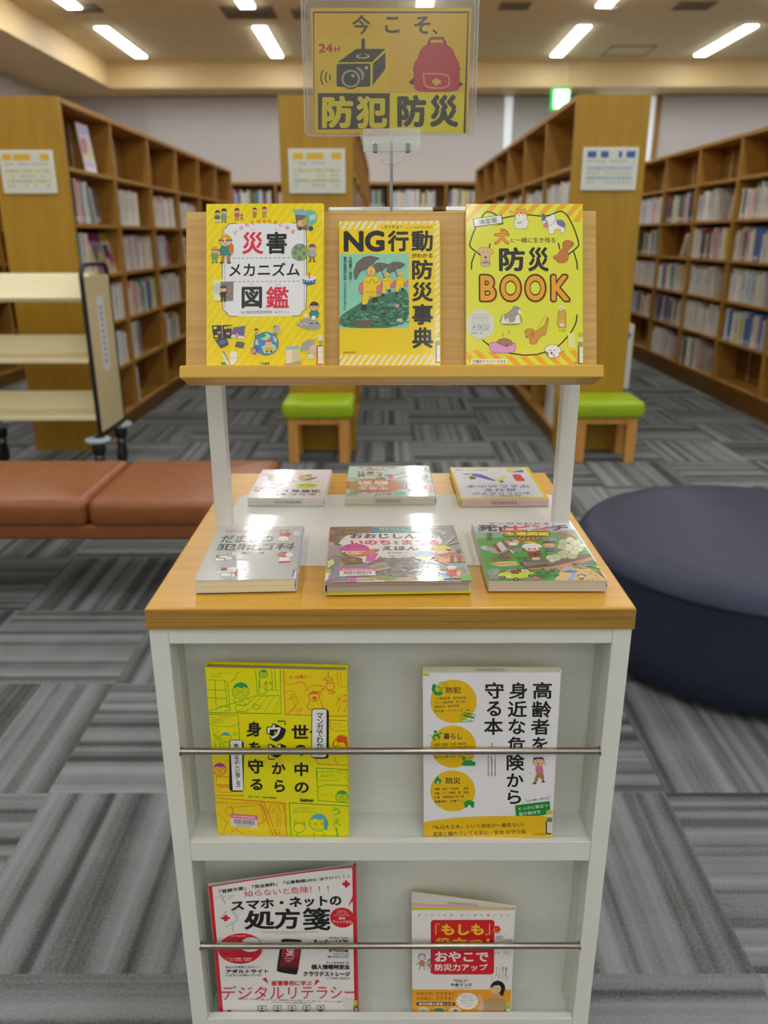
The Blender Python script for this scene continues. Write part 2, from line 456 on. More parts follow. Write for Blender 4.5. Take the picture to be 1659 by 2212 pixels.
# ---------------------------------------------------------------- the room
XL, XR, YB, YF, ZC = -4.9, 8.4, 13.26, -12.6, 3.6
ZS, SY, SX0, SX1 = 3.272, 12.56, -3.88, 7.4
box('floor', carpet(), XL, YF, -0.1, XR, YB, 0, kind='structure')
box('ceiling', CEIL, XL - .1, YF - .1, ZC, XR + .1, YB + .1, ZC + .1, kind='structure')
box('wall_back', WALL, XL, YB, 0, XR, YB + .1, ZC, kind='structure')
box('wall_left', WALL, XL - .1, YF, 0, XL, YB, ZC, kind='structure')
box('wall_right', WALL, XR, YF, 0, XR + .1, YB, ZC, kind='structure')
box('wall_front', WALL, XL, YF - .1, 0, XR, YF, ZC, kind='structure')
box('trim_1', FASCIA, SX0, SY, ZS, SX1, YB, ZC, kind='structure')
box('trim_2', FASCIA, XL, YF, ZS, SX0, YB, ZC, kind='structure')
box('trim_3', FASCIA, SX1, YF, ZS, XR, YB, ZC, kind='structure')
for n, x in ((4, 3.12), (5, 4.10)):
    box('trim_%d' % n, WOODS, x - .03, YB - .05, 0, x + .03, YB, ZS, kind='structure')
w1 = MB().box(1.80, YB - .012, .9, 1.92, YB, ZS - .02).build('window_1', PALEGLASS, kind='structure')
w2 = MB().box(3.17, YB - .012, .9, 4.06, YB, ZS - .02).build('window_2', PALEGLASS, kind='structure')

def blind(x0, x1, mat, label):
    b = tag(empty('roller_blind', ((x0 + x1) / 2, YB - .03, ZS - .05)), label, 'blind', 'roller blinds on the back wall')
    box('blind_cloth', mat, x0, YB - .022, 1.2, x1, YB - .016, ZS - .07, b)
    MB().tube([(x0, YB - .035, ZS - .04), (x1, YB - .035, ZS - .04)], .03, 14).build('blind_roller', mat, b)
    box('hem_bar', LAMPF, x0, YB - .026, 1.18, x1, YB - .013, 1.205, b)
blind(-3.6, 1.78, BLIND, 'wide pale grey roller blind behind the middle bookcase and the sign')
blind(1.94, 3.08, BLINDG, 'narrow grey roller blind behind the green exit sign')
blind(4.15, 7.3, BLIND, 'pale roller blind on the back wall above the far right bookcase')
box('baseboard_back', WOODS, XL, YB - .015, 0, XR, YB, .08, kind='structure')
box('baseboard_left', WOODS, XL, YF, 0, XL + .015, YB - .02, .08, kind='structure')

# linear lamps: six columns, ten rows; last rows behind camera added for frontal light
colx = [-3.30, -1.46, 0.42, 2.32, 4.26, 6.2]
rown = ['nearest', 'second', 'third', 'fourth', 'fifth', 'sixth', 'seventh', 'eighth', 'ninth', 'tenth']
coln = ['leftmost', 'second', 'third', 'fourth', 'fifth', 'rightmost']
for j in range(10):
    y1 = 12.15 - 2.43 * j; y0 = y1 - 1.6
    if y0 < YF: break
    for i, x in enumerate(colx):
        t = tag(empty('ceiling_light', (x, (y0 + y1) / 2, ZC)),
                'white linear ceiling light, %s column from left, %s row from the back wall' % (coln[i], rown[j]), 'light', 'linear ceiling lights')
        box('diffuser', DIFF, x - .075, y0, ZC - .026, x + .075, y1, ZC - .002, t)  # dropped below the ceiling so its sides throw light on ceiling and fascia
        m = MB()
        for a in (-1, 1): m.box(x + a * .085 - .01, y0 - .02, ZC - .012, x + a * .085 + .01, y1 + .02, ZC)
        m.box(x - .075, y0 - .02, ZC - .012, x + .075, y0, ZC).box(x - .075, y1, ZC - .012, x + .075, y1 + .02, ZC)
        m.build('lamp_frame', LAMPF, t)

def vent(x0, y0, x1, y1, label, slats):
    t = tag(empty('ceiling_vent', ((x0 + x1) / 2, (y0 + y1) / 2, ZC)), label, 'vent')
    box('vent_plate', VENT, x0, y0, ZC - .006, x1, y1, ZC - .001, t)
    for k in range(slats):
        y = y0 + (y1 - y0) * (k + .5) / slats
        box('slat', VENT, x0 + .01, y - .008, ZC - .016, x1 - .01, y + .008, ZC - .006, t)
vent(-3.36, 9.6, -3.05, 9.93, 'dark square ceiling vent left of the wide air conditioner grille', 5)
vent(-1.77, 9.72, -1.2, 10.22, 'wide dark air conditioner grille in the ceiling left of the sign', 7)
vent(-1.02, 9.85, -.86, 10.25, 'narrow dark ceiling slot beside the air conditioner grille', 4)
vent(1.22, 9.6, 1.55, 9.89, 'dark square ceiling vent just right of the yellow sign', 5)
vent(3.1, 9.6, 3.5, 9.91, 'dark ceiling vent between the two lights at upper right', 5)
t = tag(empty('smoke_detector', (2.95 - .5, 9.75, ZC)), 'small round smoke detector on the ceiling between two vents', 'detector')
MB().lathe([(.05, -.03), (.065, -.015), (.07, 0)], (2.45, 9.8, ZC), 24).build('detector_body', LAMPF, t)
MB().lathe([(.02, -.042), (.03, -.03)], (2.45, 9.8, ZC), 16).build('sensor_cap', VENT, t)
t = tag(empty('access_hatch', (3.2, 11.9, ZC)), 'square access hatch in the ceiling between two lights on the right', 'hatch')
box('hatch_door', CEIL, 2.95, 11.65, ZC - .004, 3.5, 12.2, ZC - .001, t)
m = MB()
for a in (2.93, 3.5): m.box(a, 11.63, ZC - .01, a + .02, 12.22, ZC)
m.box(2.93, 11.63, ZC - .01, 3.52, 11.65, ZC).box(2.93, 12.2, ZC - .01, 3.52, 12.22, ZC).build('hatch_frame', VENT, t)

t = tag(empty('exit_sign', (2.463, 12.42, 3.27)), 'lit green and white exit sign with a running figure hanging under the soffit', 'sign')
box('housing', EXITG, 2.325, 12.40, 2.955, 2.60, 12.44, 3.235, t, .006)
a = Art([(0, 0), (100, 0), (100, 100), (0, 100)], .275, .28)
a.rc(16, 8, 92, 92, '#eafff0')
a.el(50, 26, 7, 7, '#12a848'); a.ln([(48, 34), (44, 56)], 11, '#12a848'); a.ln([(46, 38), (62, 48)], 5, '#12a848'); a.ln([(46, 38), (32, 46), (28, 56)], 5, '#12a848')
a.ln([(44, 56), (60, 66), (58, 82)], 6, '#12a848'); a.ln([(44, 56), (34, 72), (22, 74)], 6, '#12a848')
m = MB(); k0 = 0
for pts, fs, col in a.items:
    m.add([(2.325 + x, 12.40 - z * 2, 2.955 + y) for x, y, z in pts], fs, None, 0 if col == '#eafff0' else 1)
m.build('sign_face', [EXITW, EXITG], t)
for x in (2.39, 2.53): MB().tube([(x, 12.42, 3.23), (x, 12.42, 3.6)], .006, 8).build('hanger', LAMPF, t)
box('ceiling_rose', LAMPF, 2.37, 12.40, 3.585, 2.55, 12.44, 3.6, t)

# ---------------------------------------------------------------- bookcases
BY0, BAY, NB, BH = 4.90, 0.86, 6, 2.015
ROWZ = [1.66, 1.355, 1.05, .745, .44, .12]
def bookcase(x0, x1, label, faces, dz=0.0, y0=BY0, nb=NB):
    """double-sided run of shelving; faces = which sides (-1 left, +1 right) are open to view"""
    y1 = y0 + BAY * nb
    t = tag(empty('bookcase', ((x0 + x1) / 2, y0, 0)), label, 'bookcase', 'tall wooden bookcases')
    xm = (x0 + x1) / 2
    box('end_panel', WOODP, x0, y0 - .025, 0, x1, y0, BH, t, .002)
    box('end_panel', WOODP, x0, y1, 0, x1, y1 + .025, BH, t, .002)
    box('top_board', WOODS, x0, y0, BH - .03, x1, y1, BH, t, .002)
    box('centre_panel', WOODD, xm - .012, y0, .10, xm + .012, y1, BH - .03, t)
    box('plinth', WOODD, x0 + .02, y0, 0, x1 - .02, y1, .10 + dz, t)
    for f in faces:
        xa, xb = (xm + .012, x1 - .004) if f > 0 else (x0 + .004, xm - .012)
        for k in range(nb + 1):
            yy = min(max(y0 + BAY * k, y0 + .014), y1 - .014)
            box('upright', WOODS, xa, yy - .014, .10 + dz, xb, yy + .014, BH - .03, t, .0015)
        for k in range(nb):
            for z in ROWZ:
                box('shelf', WOODS, xa + .004, y0 + BAY * k + .016, z + dz - .022, xb - .006, y0 + BAY * (k + 1) - .016, z + dz, t, .0015)
            xs = xm + f * .0125
            for q in (.3, .72):
                yy = y0 + BAY * (k + q)
                box('shelf_standard', STRIP, min(xs, xs + f * .004), yy - .011, .12 + dz, max(xs, xs + f * .004), yy + .011, BH - .06, t)
    return t
CASES = dict(L=(-2.215, -1.806), M=(-.592, -.183), R=(1.059, 1.469), Q=(2.715, 3.125), P=(-3.84, -3.43))
bookcase(*CASES['L'], 'tall wooden bookcase on the left behind the cream book cart', (1,))
bookcase(*CASES['M'], 'tall wooden bookcase with a green stool in the middle behind the yellow sign', (1,))
bookcase(*CASES['R'], 'tall wooden bookcase on the right with a blue lettered notice', (-1, 1))
bookcase(*CASES['Q'], 'long wooden bookcase full of books along the right edge of the photo', (-1,), .045)
bookcase(*CASES['P'], 'tall wooden bookcase at the far left edge, mostly out of sight', (1,))

# low-built run along the back wall
t = tag(empty('bookcase', (-.3, 13.05, 0)), 'wooden bookcase standing against the back wall beneath the blinds', 'bookcase')
x0, x1, ya, yb = -3.4, 2.66, 12.93, 13.22
box('top_board', WOODS, x0, ya, 2.02, x1, yb, 2.06, t)
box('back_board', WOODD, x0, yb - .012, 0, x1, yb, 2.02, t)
box('plinth', WOODD, x0, ya + .02, 0, x1, yb - .012, .1, t)
for k in range(8):
    xx = x0 + .014 + (x1 - x0 - .028) * k / 7
    box('upright', WOODS, xx - .014, ya, .1, xx + .014, yb - .012, 2.02, t)
for k in range(7):
    for z in (1.70, 1.40, 1.10, .79, .47, .12):
        box('shelf', WOODS, x0 + (x1 - x0 - .028) * k / 7 + .03, ya + .006, z - .022, x0 + (x1 - x0 - .028) * (k + 1) / 7 - .002, yb - .012, z, t)

# ---------------------------------------------------------------- notices on the bookcase ends
def notice(x0, z0, x1, z1, tint, label, bold):
    t = tag(empty('framed_notice', ((x0 + x1) / 2, BY0 - .03, (z0 + z1) / 2)), label, 'notice', 'notices on the bookcase ends')
    w, h = x1 - x0, z1 - z0
    m = MB().box(x0, BY0 - .037, z0, x1, BY0 - .026, z1)
    m.build('frame', pm('notice_frame', '#e2e2da', .4), t, .002)
    a = Art(UNIT, w, h)
    a.rc(3, 4, 97, 96, '#d6d9cc')
    for u0, u1 in bold: a.rc(u0, 9, u1, 24, tint)
    for v in (44, 67): a.rc(8, v, 92, v + 9, '#cfcf9c' if tint[1] in 'de' else '#b4c0cc')
    for v in (30, 46, 58, 69, 80):
        for u in range(10, 90, 8):
            if rng.random() < .55: a.rc(u, v, u + 5.5, v + 4, '#a8aca4')
    m = MB()
    for pts, fs, col in a.items: m.add([(x0 + x, BY0 - .037 - z, z0 + y) for x, y, z in pts], fs, col)
    m.build('printed_sheet', MATTE, t)
notice(-2.172, 1.515, -1.868, 1.741, '#e0b030', 'white notice with yellow heading on the left bookcase end', ((6, 22), (26, 58), (76, 92)))
notice(-.545, 1.512, -.225, 1.744, '#e2b43c', 'white notice with orange heading on the middle bookcase end', ((8, 26), (32, 62), (76, 94)))
notice(1.112, 1.525, 1.424, 1.748, '#4a62a8', 'white notice with blue heading on the right bookcase end', ((8, 24), (32, 46), (64, 70), (78, 94)))
# ---------------------------------------------------------------- stools, bench, ottoman, book cart
def rcushion(x0, y0, z0, x1, y1, z1, r, crown=.012, n=14):
    """upholstered block: rounded edges, softly crowned top"""
    m = MB(); v = []; f = []
    def row(inset, z):
        p = []
        rr = max(r * 1.1 - inset, .004)
        for cx, cy, a in ((x1 - inset - rr, y1 - inset - rr, 0), (x0 + inset + rr, y1 - inset - rr, 90), (x0 + inset + rr, y0 + inset + rr, 180), (x1 - inset - rr, y0 + inset + rr, 270)):
            for k in range(5):
                t = math.radians(a + k * 22.5); p.append((cx + rr * math.cos(t), cy + rr * math.sin(t), z))
        return p
    rows = [row(r * .6, z0)] + [row(r * (1 - math.sin(a)), z0 + r * .7 * (1 - math.cos(a))) for a in (.8, 1.57)]
    for a in (0, .4, .8, 1.2, 1.57): rows.append(row(r * (1 - math.cos(a)), z1 - r + r * math.sin(a)))
    d = min(x1 - x0, y1 - y0) / 2
    for q in (.25, .5, .75, .93): rows.append(row(r + (d - r) * q, z1 + crown * (1 - (1 - q) ** 2)))
    k = len(rows[0])
    for R_ in rows: v += R_
    for i in range(len(rows) - 1):
        for j in range(k): f.append((i * k + j, i * k + (j + 1) % k, (i + 1) * k + (j + 1) % k, (i + 1) * k + j))
    m.add(v, f, None, 0, True); m.add(rows[0], [list(range(k))[::-1]]); m.add(rows[-1], [list(range(k))], None, 0, True)
    return m

def stool(x, label):
    x0, x1, y0, y1 = x - .21, x + .21, 4.535, 4.865
    t = tag(empty('stool', (x, 4.7, 0)), label, 'stool', 'green cushioned stools at the bookcase ends')
    rcushion(x0, y0, .275, x1, y1, .372, .026, .008).build('seat_cushion', GREEN, t)
    m = MB()
    for y in (y0 + .034, y1 - .054): m.box(x0 + .09, y, .235, x1 - .09, y + .02, .2745)
    for x_ in (x0 + .034, x1 - .054): m.box(x_, y0 + .09, .235, x_ + .02, y1 - .09, .2745)
    m.build('apron', STOOLW, t, .002)
    for a in (x0 + .03, x1 - .09):
        for b in (y0 + .03, y1 - .09): box('leg', STOOLW, a, b, 0, a + .06, b + .06, .274, t, .005)
stool(-.395, 'green cushioned wooden stool in front of the middle bookcase')
stool(1.30, 'green cushioned wooden stool in front of the right bookcase')

t = tag(empty('leather_bench', (-1.37, 2.92, 0)), 'long low brown leather bench left of the book stand', 'bench')
edges = [-.437, -1.055, -1.675, -2.295]
for a, b in zip(edges[1:], edges): rcushion(a + .002, 2.63, .305, b - .002, 3.19, .405, .032, .012).build('seat_cushion', LEATHER, t)
box('bench_base', LEATHERB, -2.28, 2.645, .255, -.452, 3.175, .31, t, .012, 3)
for x in (-2.2, -.66):
    for y in (2.72, 3.08): MB().tube([(x, y, 0), (x, y, .26)], [.02, .026], 14).build('leg', BLACK, t)

t = tag(empty('round_ottoman', (1.168, 2.35, 0)), 'big round navy ottoman right of the book stand', 'ottoman')
prof = [(0.4738, 0.02), (0.4965, .03), (0.5109, .12), (0.5253, .24), (0.5335, .325), (0.5377, .345)]
MB().lathe(prof, (1.168, 2.35, 0), 96).build('ottoman_side', NAVY, t)
MB().lathe([(0.532, .340), (0.543, .345), (0.546, .351), (0.543, .357), (0.538, .366), (0.522, .383), (0.496, .395), (0.412, .403), (0.206, .406), (0.0206, .407)], (1.168, 2.35, 0), 96).build('seat_top', NAVY, t)
MB().lathe([(0.4326, 0), (0.4326, .025)], (1.168, 2.35, 0), 64).build('base_ring', BLACK, t)

t = tag(empty('book_cart', (-1.94, 4.4, 0)), 'cream book cart with three shelves and black tube frame beside the left bookcase', 'cart')
cx0, cx1, cy0, cy1 = -2.30, -1.548, 4.2, 4.6
ym = (cy0 + cy1) / 2
zf = .985      # top: boards rise from both long edges to a ridge
pr = [(cy0, zf), (cy0 + .012, zf - .022), (ym, zf - .006), (cy1 - .012, zf - .022), (cy1, zf), (cy1 - .06, zf + .005), (ym + .05, zf + .112), (ym - .05, zf + .112), (cy0 + .045, zf + .005)]
MB().prism(pr, cx0, cx1 - .012, axis='x').build('shelf', CREAM, t, .003)
for zf in (.672, .365):
    box('shelf', CREAM, cx0 + .009, cy0, zf - .022, cx1 - .009, cy1, zf, t, .003)
    box('centre_board', CREAM, cx0 + .009, ym - .01, zf, cx1 - .009, ym + .01, zf + .105, t, .003)
for x in (cx0, cx1):
    path = [(x, cy0, .255), (x, cy0, 1.06)] + [(x, cy0 + .07 - .07 * math.cos(a), 1.075 + .07 * math.sin(a)) for a in (.3, .7, 1.1, 1.57)]
    path += [(x, cy1 - .07 + .07 * math.sin(a), 1.075 + .07 * math.cos(a)) for a in (0, .47, .87, 1.27)] + [(x, cy1, 1.06), (x, cy1, .255)]
    MB().tube(path, .0125, 10).build('end_frame', BLACK, t)
    box('lower_rail', BLACK, x - .012, cy0, .25, x + .012, cy1, .275, t)
    box('end_panel', CREAMP, x - .008, cy0 + .012, .275, x + .008, cy1 - .012, 1.085, t)
    for y in (cy0 + .01, cy1 - .01):
        xx = x + (.02 if x == cx0 else -.02)
        c_ = MB().tube([(xx, y, .17), (xx, y, .255)], .014, 12).build('caster', BLACK, t)
        MB().lathe([(.058, .222), (.068, .228), (.068, .240), (.058, .246)], (xx, y, 0), 28).build('bumper', BUMPER, c_)
        MB().lathe([(.034, .165), (.036, .17), (.036, .215), (.03, .222)], (xx, y, 0), 20).build('fork', BLACK, c_)
        w_ = MB(); w_.T = Matrix.Translation((xx, y - .015, .0635)) @ Matrix.Rotation(math.pi / 2, 4, 'Y')
        w_.lathe([(.052, -.016), (.0625, -.010), (.0625, .010), (.052, .016)], (0, 0, 0), 28); w_.build('wheel', RUBBER, c_)
        box('wheel_bracket', BLACK, xx - .022, y - .02, .06, xx - .018, y + .01, .18, c_); box('wheel_bracket', BLACK, xx + .018, y - .02, .06, xx + .022, y + .01, .18, c_)
        box('fork_bridge', BLACK, xx - .022, y - .02, .15, xx + .022, y + .01, .18, c_)
a = Art(UNIT, .1, .4); a.rc(0, 0, 100, 100, '#dfe3e6')
for v in range(12, 88, 8): a.rc(38, v, 62, v + 5, '#6a7078')
m = MB()
for pts, fs, col in a.items: m.add([(cx1 + .008 + z * 1.5, cy0 + .16 + x, .58 + y) for x, y, z in pts], fs, col)
m.build('label_strip', MATTE, t, label='white label strip on the end panel')
# ---------------------------------------------------------------- books on the shelves
PALE = ['#e6e2da', '#ddd8cc', '#d6d3cf', '#e9e4d4', '#cfcac4', '#e3dccf', '#d9dde2', '#ece8e0']
TINT = ['#c8b6c0', '#b9c2d6', '#c9d4c0', '#e0c6bd', '#d8cfa2', '#bccfcb', '#d9b3b3', '#e2d8b4']
DEEP = ['#5a6488', '#8a3f3c', '#3f5a54', '#43414a', '#6c6a72', '#7c5a42', '#2f4a70', '#8f8f96']
VIVID = ['#d8c23a', '#c8483e', '#4a78b4', '#6a9a4c', '#d88a3a', '#b04a82', '#3a9a9a']
NAMES = {}
for c_, n_ in zip(PALE + TINT + DEEP + VIVID, ['white', 'cream', 'pale grey', 'ivory', 'light grey', 'off-white', 'bluish white', 'white', 'mauve', 'pale blue', 'pale green', 'pink', 'pale yellow', 'pale teal', 'rose', 'straw yellow', 'slate blue', 'dark red', 'dark green', 'charcoal', 'grey', 'brown', 'navy', 'mid grey', 'yellow', 'red', 'blue', 'green', 'orange', 'purple', 'teal']): NAMES[c_] = n_
MIX = dict(pale=(PALE * 3 + TINT), mixed=(PALE * 2 + TINT * 2 + DEEP + VIVID), dark=(DEEP * 2 + PALE + TINT), bright=(PALE + VIVID * 2 + TINT))
ORD = ['first', 'second', 'third', 'fourth', 'fifth', 'sixth', 'seventh', 'eighth', 'ninth', 'tenth', 'eleventh', 'twelfth', 'thirteenth', 'fourteenth', 'fifteenth', 'sixteenth', 'seventeenth', 'eighteenth', 'nineteenth', 'twentieth'] + ['%d%s' % (k, {1: 'st', 2: 'nd', 3: 'rd'}.get(k % 10, 'th')) for k in range(21, 60)]
CASENAME = dict(L='left bookcase', R='right bookcase', Q='far right bookcase', M='middle bookcase', P='far left bookcase', B='back wall bookcase')

def shelf_book(mb, t, d, h, col, sticker, band):
    """book standing upright: spine towards +x at x=0, thickness along y from 0 to t"""
    w = min(.0018, t * .2); b = t * .16
    mb.add([(0, 0, 0), (-d, 0, 0), (-d, w, 0), (-.004, w, 0), (-.004, t - w, 0), (-d, t - w, 0), (-d, t, 0), (0, t, 0), (b * .6, t * .75, 0), (b * .6, t * .25, 0)] +
           [(0, 0, h), (-d, 0, h), (-d, w, h), (-.004, w, h), (-.004, t - w, h), (-d, t - w, h), (-d, t, h), (0, t, h), (b * .6, t * .75, h), (b * .6, t * .25, h)],
           [list(range(10)), list(range(10, 20))[::-1]] + [(i, (i + 1) % 10, 10 + (i + 1) % 10, 10 + i) for i in range(10)], col)
    mb.box(-d + .003, w, .002, -.004, t - w, h - .003, '#e6dfcb')
    x = b * .6 + .0004
    if t > .008:
        y0, y1 = t * .25, t * .75
        if sticker: mb.add([(x, y0, .012), (x, y1, .012), (x, y1, .042), (x, y0, .042)], [(0, 1, 2, 3)], sticker)
        if band: mb.add([(x, t * .38, h * .42), (x, t * .62, h * .42), (x, t * .62, h * .9), (x, t * .38, h * .9)], [(0, 1, 2, 3)], band)
    return mb

WANT = []        # (matrix, builder arguments, label, group, size seen)
def row_of_books(case, face, b, r, f0, f1, mix='pale', thick=.026, lean=None, dz=0.0, hh=(.18, .24), weight=1.0):
    x0, x1 = CASES[case]
    xs = (x1 - .018) if face > 0 else (x0 + .018)
    z = ROWZ[r] + dz
    ya, yb = BY0 + BAY * b + .018, BY0 + BAY * (b + 1) - .018
    y, ye = ya + (yb - ya) * f0, ya + (yb - ya) * f1
    n = 0
    bayname = '%s shelf down, %s bay, %s' % (ORD[r], ORD[b], CASENAME[case])
    pal = MIX[mix]
    base = rng.choice(pal)
    while y < ye:
        t = max(.009, rng.gauss(thick, thick * .35)); h = rng.uniform(*hh); d = rng.uniform(.12, .17)
        if y + t > yb: break
        if rng.random() < .6: base = rng.choice(pal)
        col = base
        st = rng.choice(['#f0eee6', '#f0eee6', '#e9e4b8', None]); bd = rng.choice(['#555049', '#8a4a44', '#4a5a80', None, None])
        n += 1
        jx = rng.uniform(-.015, .0)
        if face > 0: M = Matrix.Translation((xs + jx, y, z + .0005))
        else: M = Matrix.Translation((xs - jx, y + t, z + .0005)) @ Matrix.Rotation(math.pi, 4, 'Z')
        dist = math.hypot(xs, y)
        WANT.append((M, (t, d, h, col, st, bd), '%s book, %s from the near end, %s' % (NAMES[col], ORD[n - 1], bayname), 'books on the %s' % CASENAME[case], weight * t * abs(xs) * h / dist ** 3))
        y += t + .0008
    if lean:      # a few books slumped against the last one
        cnt, ang = lean
        if cnt > 0:
            for k in range(cnt):
                t = .012 + .004 * k; h = rng.uniform(.2, .23); col = rng.choice(pal); d = .15
                yy = y + .002 + k * (t / math.cos(ang) + .003) + h * math.sin(ang)
                if yy + t * math.cos(ang) > yb: break
                # bottom further along, top resting towards the near end
                M = Matrix.Translation((xs - (.0 if face > 0 else 0), yy, z + .0005)) @ Matrix.Rotation(ang, 4, 'X')
                if face < 0: M = Matrix.Translation((xs, yy, z + .0005)) @ Matrix.Rotation(ang, 4, 'X') @ Matrix.Translation((0, t, 0)) @ Matrix.Rotation(math.pi, 4, 'Z')
                WANT.append((M, (t, d, h, col, '#f0eee6', None), '%s book leaning over, %s leaning one, %s' % (NAMES[col], ORD[k], bayname), 'books on the %s' % CASENAME[case], t * h / 40))

R_ = row_of_books
# left bookcase, right-hand face
R_('L', 1, 0, 1, .03, .42, 'mixed', .024, (3, .35), hh=(.23, .255)); R_('L', 1, 1, 1, .0, .62, 'pale', .026, hh=(.2, .24)); R_('L', 1, 2, 1, .03, .86, 'pale', .026); R_('L', 1, 3, 1, .05, .8, 'pale'); R_('L', 1, 5, 1, .4, .95, 'pale', .04)
R_('L', 1, 1, 2, .02, .93, 'pale', .022); R_('L', 1, 2, 2, .0, .52, 'bright', .026)
R_('L', 1, 0, 3, .55, .97, 'pale', .022); R_('L', 1, 1, 3, .03, .95, 'bright', .022); R_('L', 1, 2, 3, .05, .85, 'pale', .022)
R_('L', 1, 1, 4, .0, .32, 'mixed', .03, hh=(.23, .26)); R_('L', 1, 2, 4, .05, .62, 'mixed', .03)
R_('L', 1, 1, 5, .0, .14, 'bright', .03, hh=(.24, .26)); R_('L', 1, 0, 4, .5, .9, 'pale', .03); R_('L', 1, 0, 2, .02, .3, 'bright', .02, hh=(.24, .26))
# right bookcase, left-hand face
R_('R', -1, 0, 1, .02, .93, 'pale', .03); R_('R', -1, 1, 1, .1, .95, 'pale', .03); R_('R', -1, 2, 1, .05, .95, 'mixed', .03); R_('R', -1, 3, 1, .05, .9, 'pale', .032); R_('R', -1, 4, 1, .05, .9, 'pale', .034)
R_('R', -1, 0, 5, .1, .5, 'pale', .035, hh=(.22, .25))
# far right bookcase, left-hand face (near end of each bay is on the right of the picture)
for b, spec in {0: ['pale', 'mixed', 'pale', 'mixed', None], 1: ['mixed', 'mixed', 'pale', 'bright', None], 2: ['pale', 'mixed', 'pale', 'pale', None], 3: ['dark', None, 'mixed', 'dark', 'pale'], 4: ['pale', 'mixed', 'pale', 'dark', None]}.items():
    for r, mx in enumerate(spec, 1):
        if mx is None: continue
        f0 = {(2, 1): .45, (2, 3): .32, (1, 5): .5, (3, 5): .35, (1, 3): .22}.get((b, r), .04)
        R_('Q', -1, b, r, f0, .95, mx, .034, dz=.045, hh=(.19, .25))
R_('Q', -1, 3, 2, .02, .06, 'pale', .02, (3, .5), dz=.045)
R_('Q', -1, 2, 5, .5, .95, 'mixed', .036, dz=.045, hh=(.22, .26))
# middle bookcase, right-hand face seen at a graze; far left bookcase sliver
for b in range(4): R_('M', 1, b, 1, .05, .85, 'mixed', .032)
R_('M', 1, 0, 3, .05, .5, 'pale', .03); R_('P', 1, 2, 3, .1, .9, 'pale', .035); R_('P', 1, 2, 4, .1, .6, 'mixed', .035)
# shelves mostly hidden behind the stand
for b in (3, 4, 5):
    for r in (2, 3, 4): R_('L', 1, b, r, .04, (.5, .85, .7)[(b + r) % 3], ('pale', 'mixed')[(b + r) % 2], .034, weight=1e-6)
for b in range(5):
    for r in (2, 3, 4): R_('R', -1, b, r, .04, (.9, .6, .8)[(b + r) % 3], ('pale', 'mixed', 'pale')[(b + r) % 3], .036, weight=1e-6)
for b in range(6):
    for r in (2, 4): R_('M', 1, b, r, .04, (.9, .6, .8)[(b + r) % 3], 'mixed', .036, weight=1e-6)
# back wall bookcase: spines face the room
for k in range(7):
    if k in (0,): continue
    xa = -3.4 + .02 + (6.06 - .028) * k / 7; n = 0; x = xa + .03
    end = xa + .80 * (.95 if k % 2 else .86)
    while x < end:
        t = max(.012, rng.gauss(.03, .01)); col = rng.choice(MIX['mixed']); h = rng.uniform(.2, .26); n += 1
        M = Matrix.Translation((x, 12.95, 1.7005)) @ Matrix.Rotation(-math.pi / 2, 4, 'Z')
        WANT.append((M, (t, .14, h, col, '#f0eee6', None), '%s book, %s from the left, top shelf, %s bay of the back wall bookcase' % (NAMES[col], ORD[n - 1], ORD[k]), 'books on the back wall bookcase', t * h / 169))
        x += t + .001
WANT.sort(key=lambda q: -q[4])
rest = MB()
for k, (M, a, lab, grp, sz) in enumerate(WANT):
    if k < 285:
        m = shelf_book(MB(), *a)
        o = m.build('book', SPINES); o.matrix_basis = M
        tag(o, lab, 'book', grp)
    else:
        rest.T = M; shelf_book(rest, *a)
tag(rest.build('distant_books', SPINES), 'smaller and farther library books filling the distant shelves', 'books', kind='stuff')

# things displayed face-out
def display_book(x, y, z, w, h, t, face, cols, label, lean=.12, cat='book', yawz=0.0):
    """cover turned to the aisle, leaning back a little"""
    M = Matrix.Translation((x, y, z)) @ Matrix.Rotation(face * math.pi / 2 + yawz, 4, 'Z') @ Matrix.Rotation(-lean, 4, 'X')
    r = tag(empty('display_book', M=M), label, cat, 'books shown cover outwards')
    m = MB().box(0, 0, 0, w, .0012, h, cols[0]).box(0, t - .0012, 0, w, t, h, cols[0]).box(w - .002, 0, 0, w, t, h, cols[0])
    a = Art(UNIT, w, h)
    a.rc(0, 0, 100, 100, cols[0])
    a.rc(0, 0, 100, 22, cols[1]); a.rc(8, 30, 60, 62, cols[2]); a.el(66, 62, 22, 18, cols[3]); a.rc(10, 78, 80, 88, cols[1])
    for pts, fs, col in a.items: m.add([(p[0], -p[2] * 2, p[1]) for p in pts], fs, col)
    m.build('cover', MATTE, r, local=True)
    MB().box(.001, .0013, .003, w - .003, t - .0013, h - .003, '#e6dfcb').build('page_block', PAGES, r, local=True)
    return r
xl = CASES['L'][1] - .10
display_book(xl + .06, BY0 + .42, ROWZ[0], .20, .285, .008, 1, ('#e4dcea', '#c8c4e0', '#d88a9a', '#e0dc80'), 'pale magazine with pink and yellow print shown on top shelf, left bookcase')
display_book(xl + .05, BY0 + .27, ROWZ[2], .19, .26, .008, 1, ('#d8d49a', '#d8a0b8', '#b8c0d0', '#cfc46a'), 'yellow and pink magazine shown cover outwards, third shelf, left bookcase', .2)
display_book(xl + .05, BY0 + .47, ROWZ[2], .19, .26, .008, 1, ('#8a8090', '#a03a8a', '#6a6488', '#c8b84a'), 'grey and purple magazine shown cover outwards, third shelf, left bookcase', .2)
display_book(xl + .05, BY0 + .67, ROWZ[2], .18, .26, .008, 1, ('#c8b8b8', '#c8c84a', '#3a3a48', '#b84a78'), 'magazine with dark portrait shown cover outwards, third shelf, left bookcase', .2)
xr = CASES['R'][0] + .10
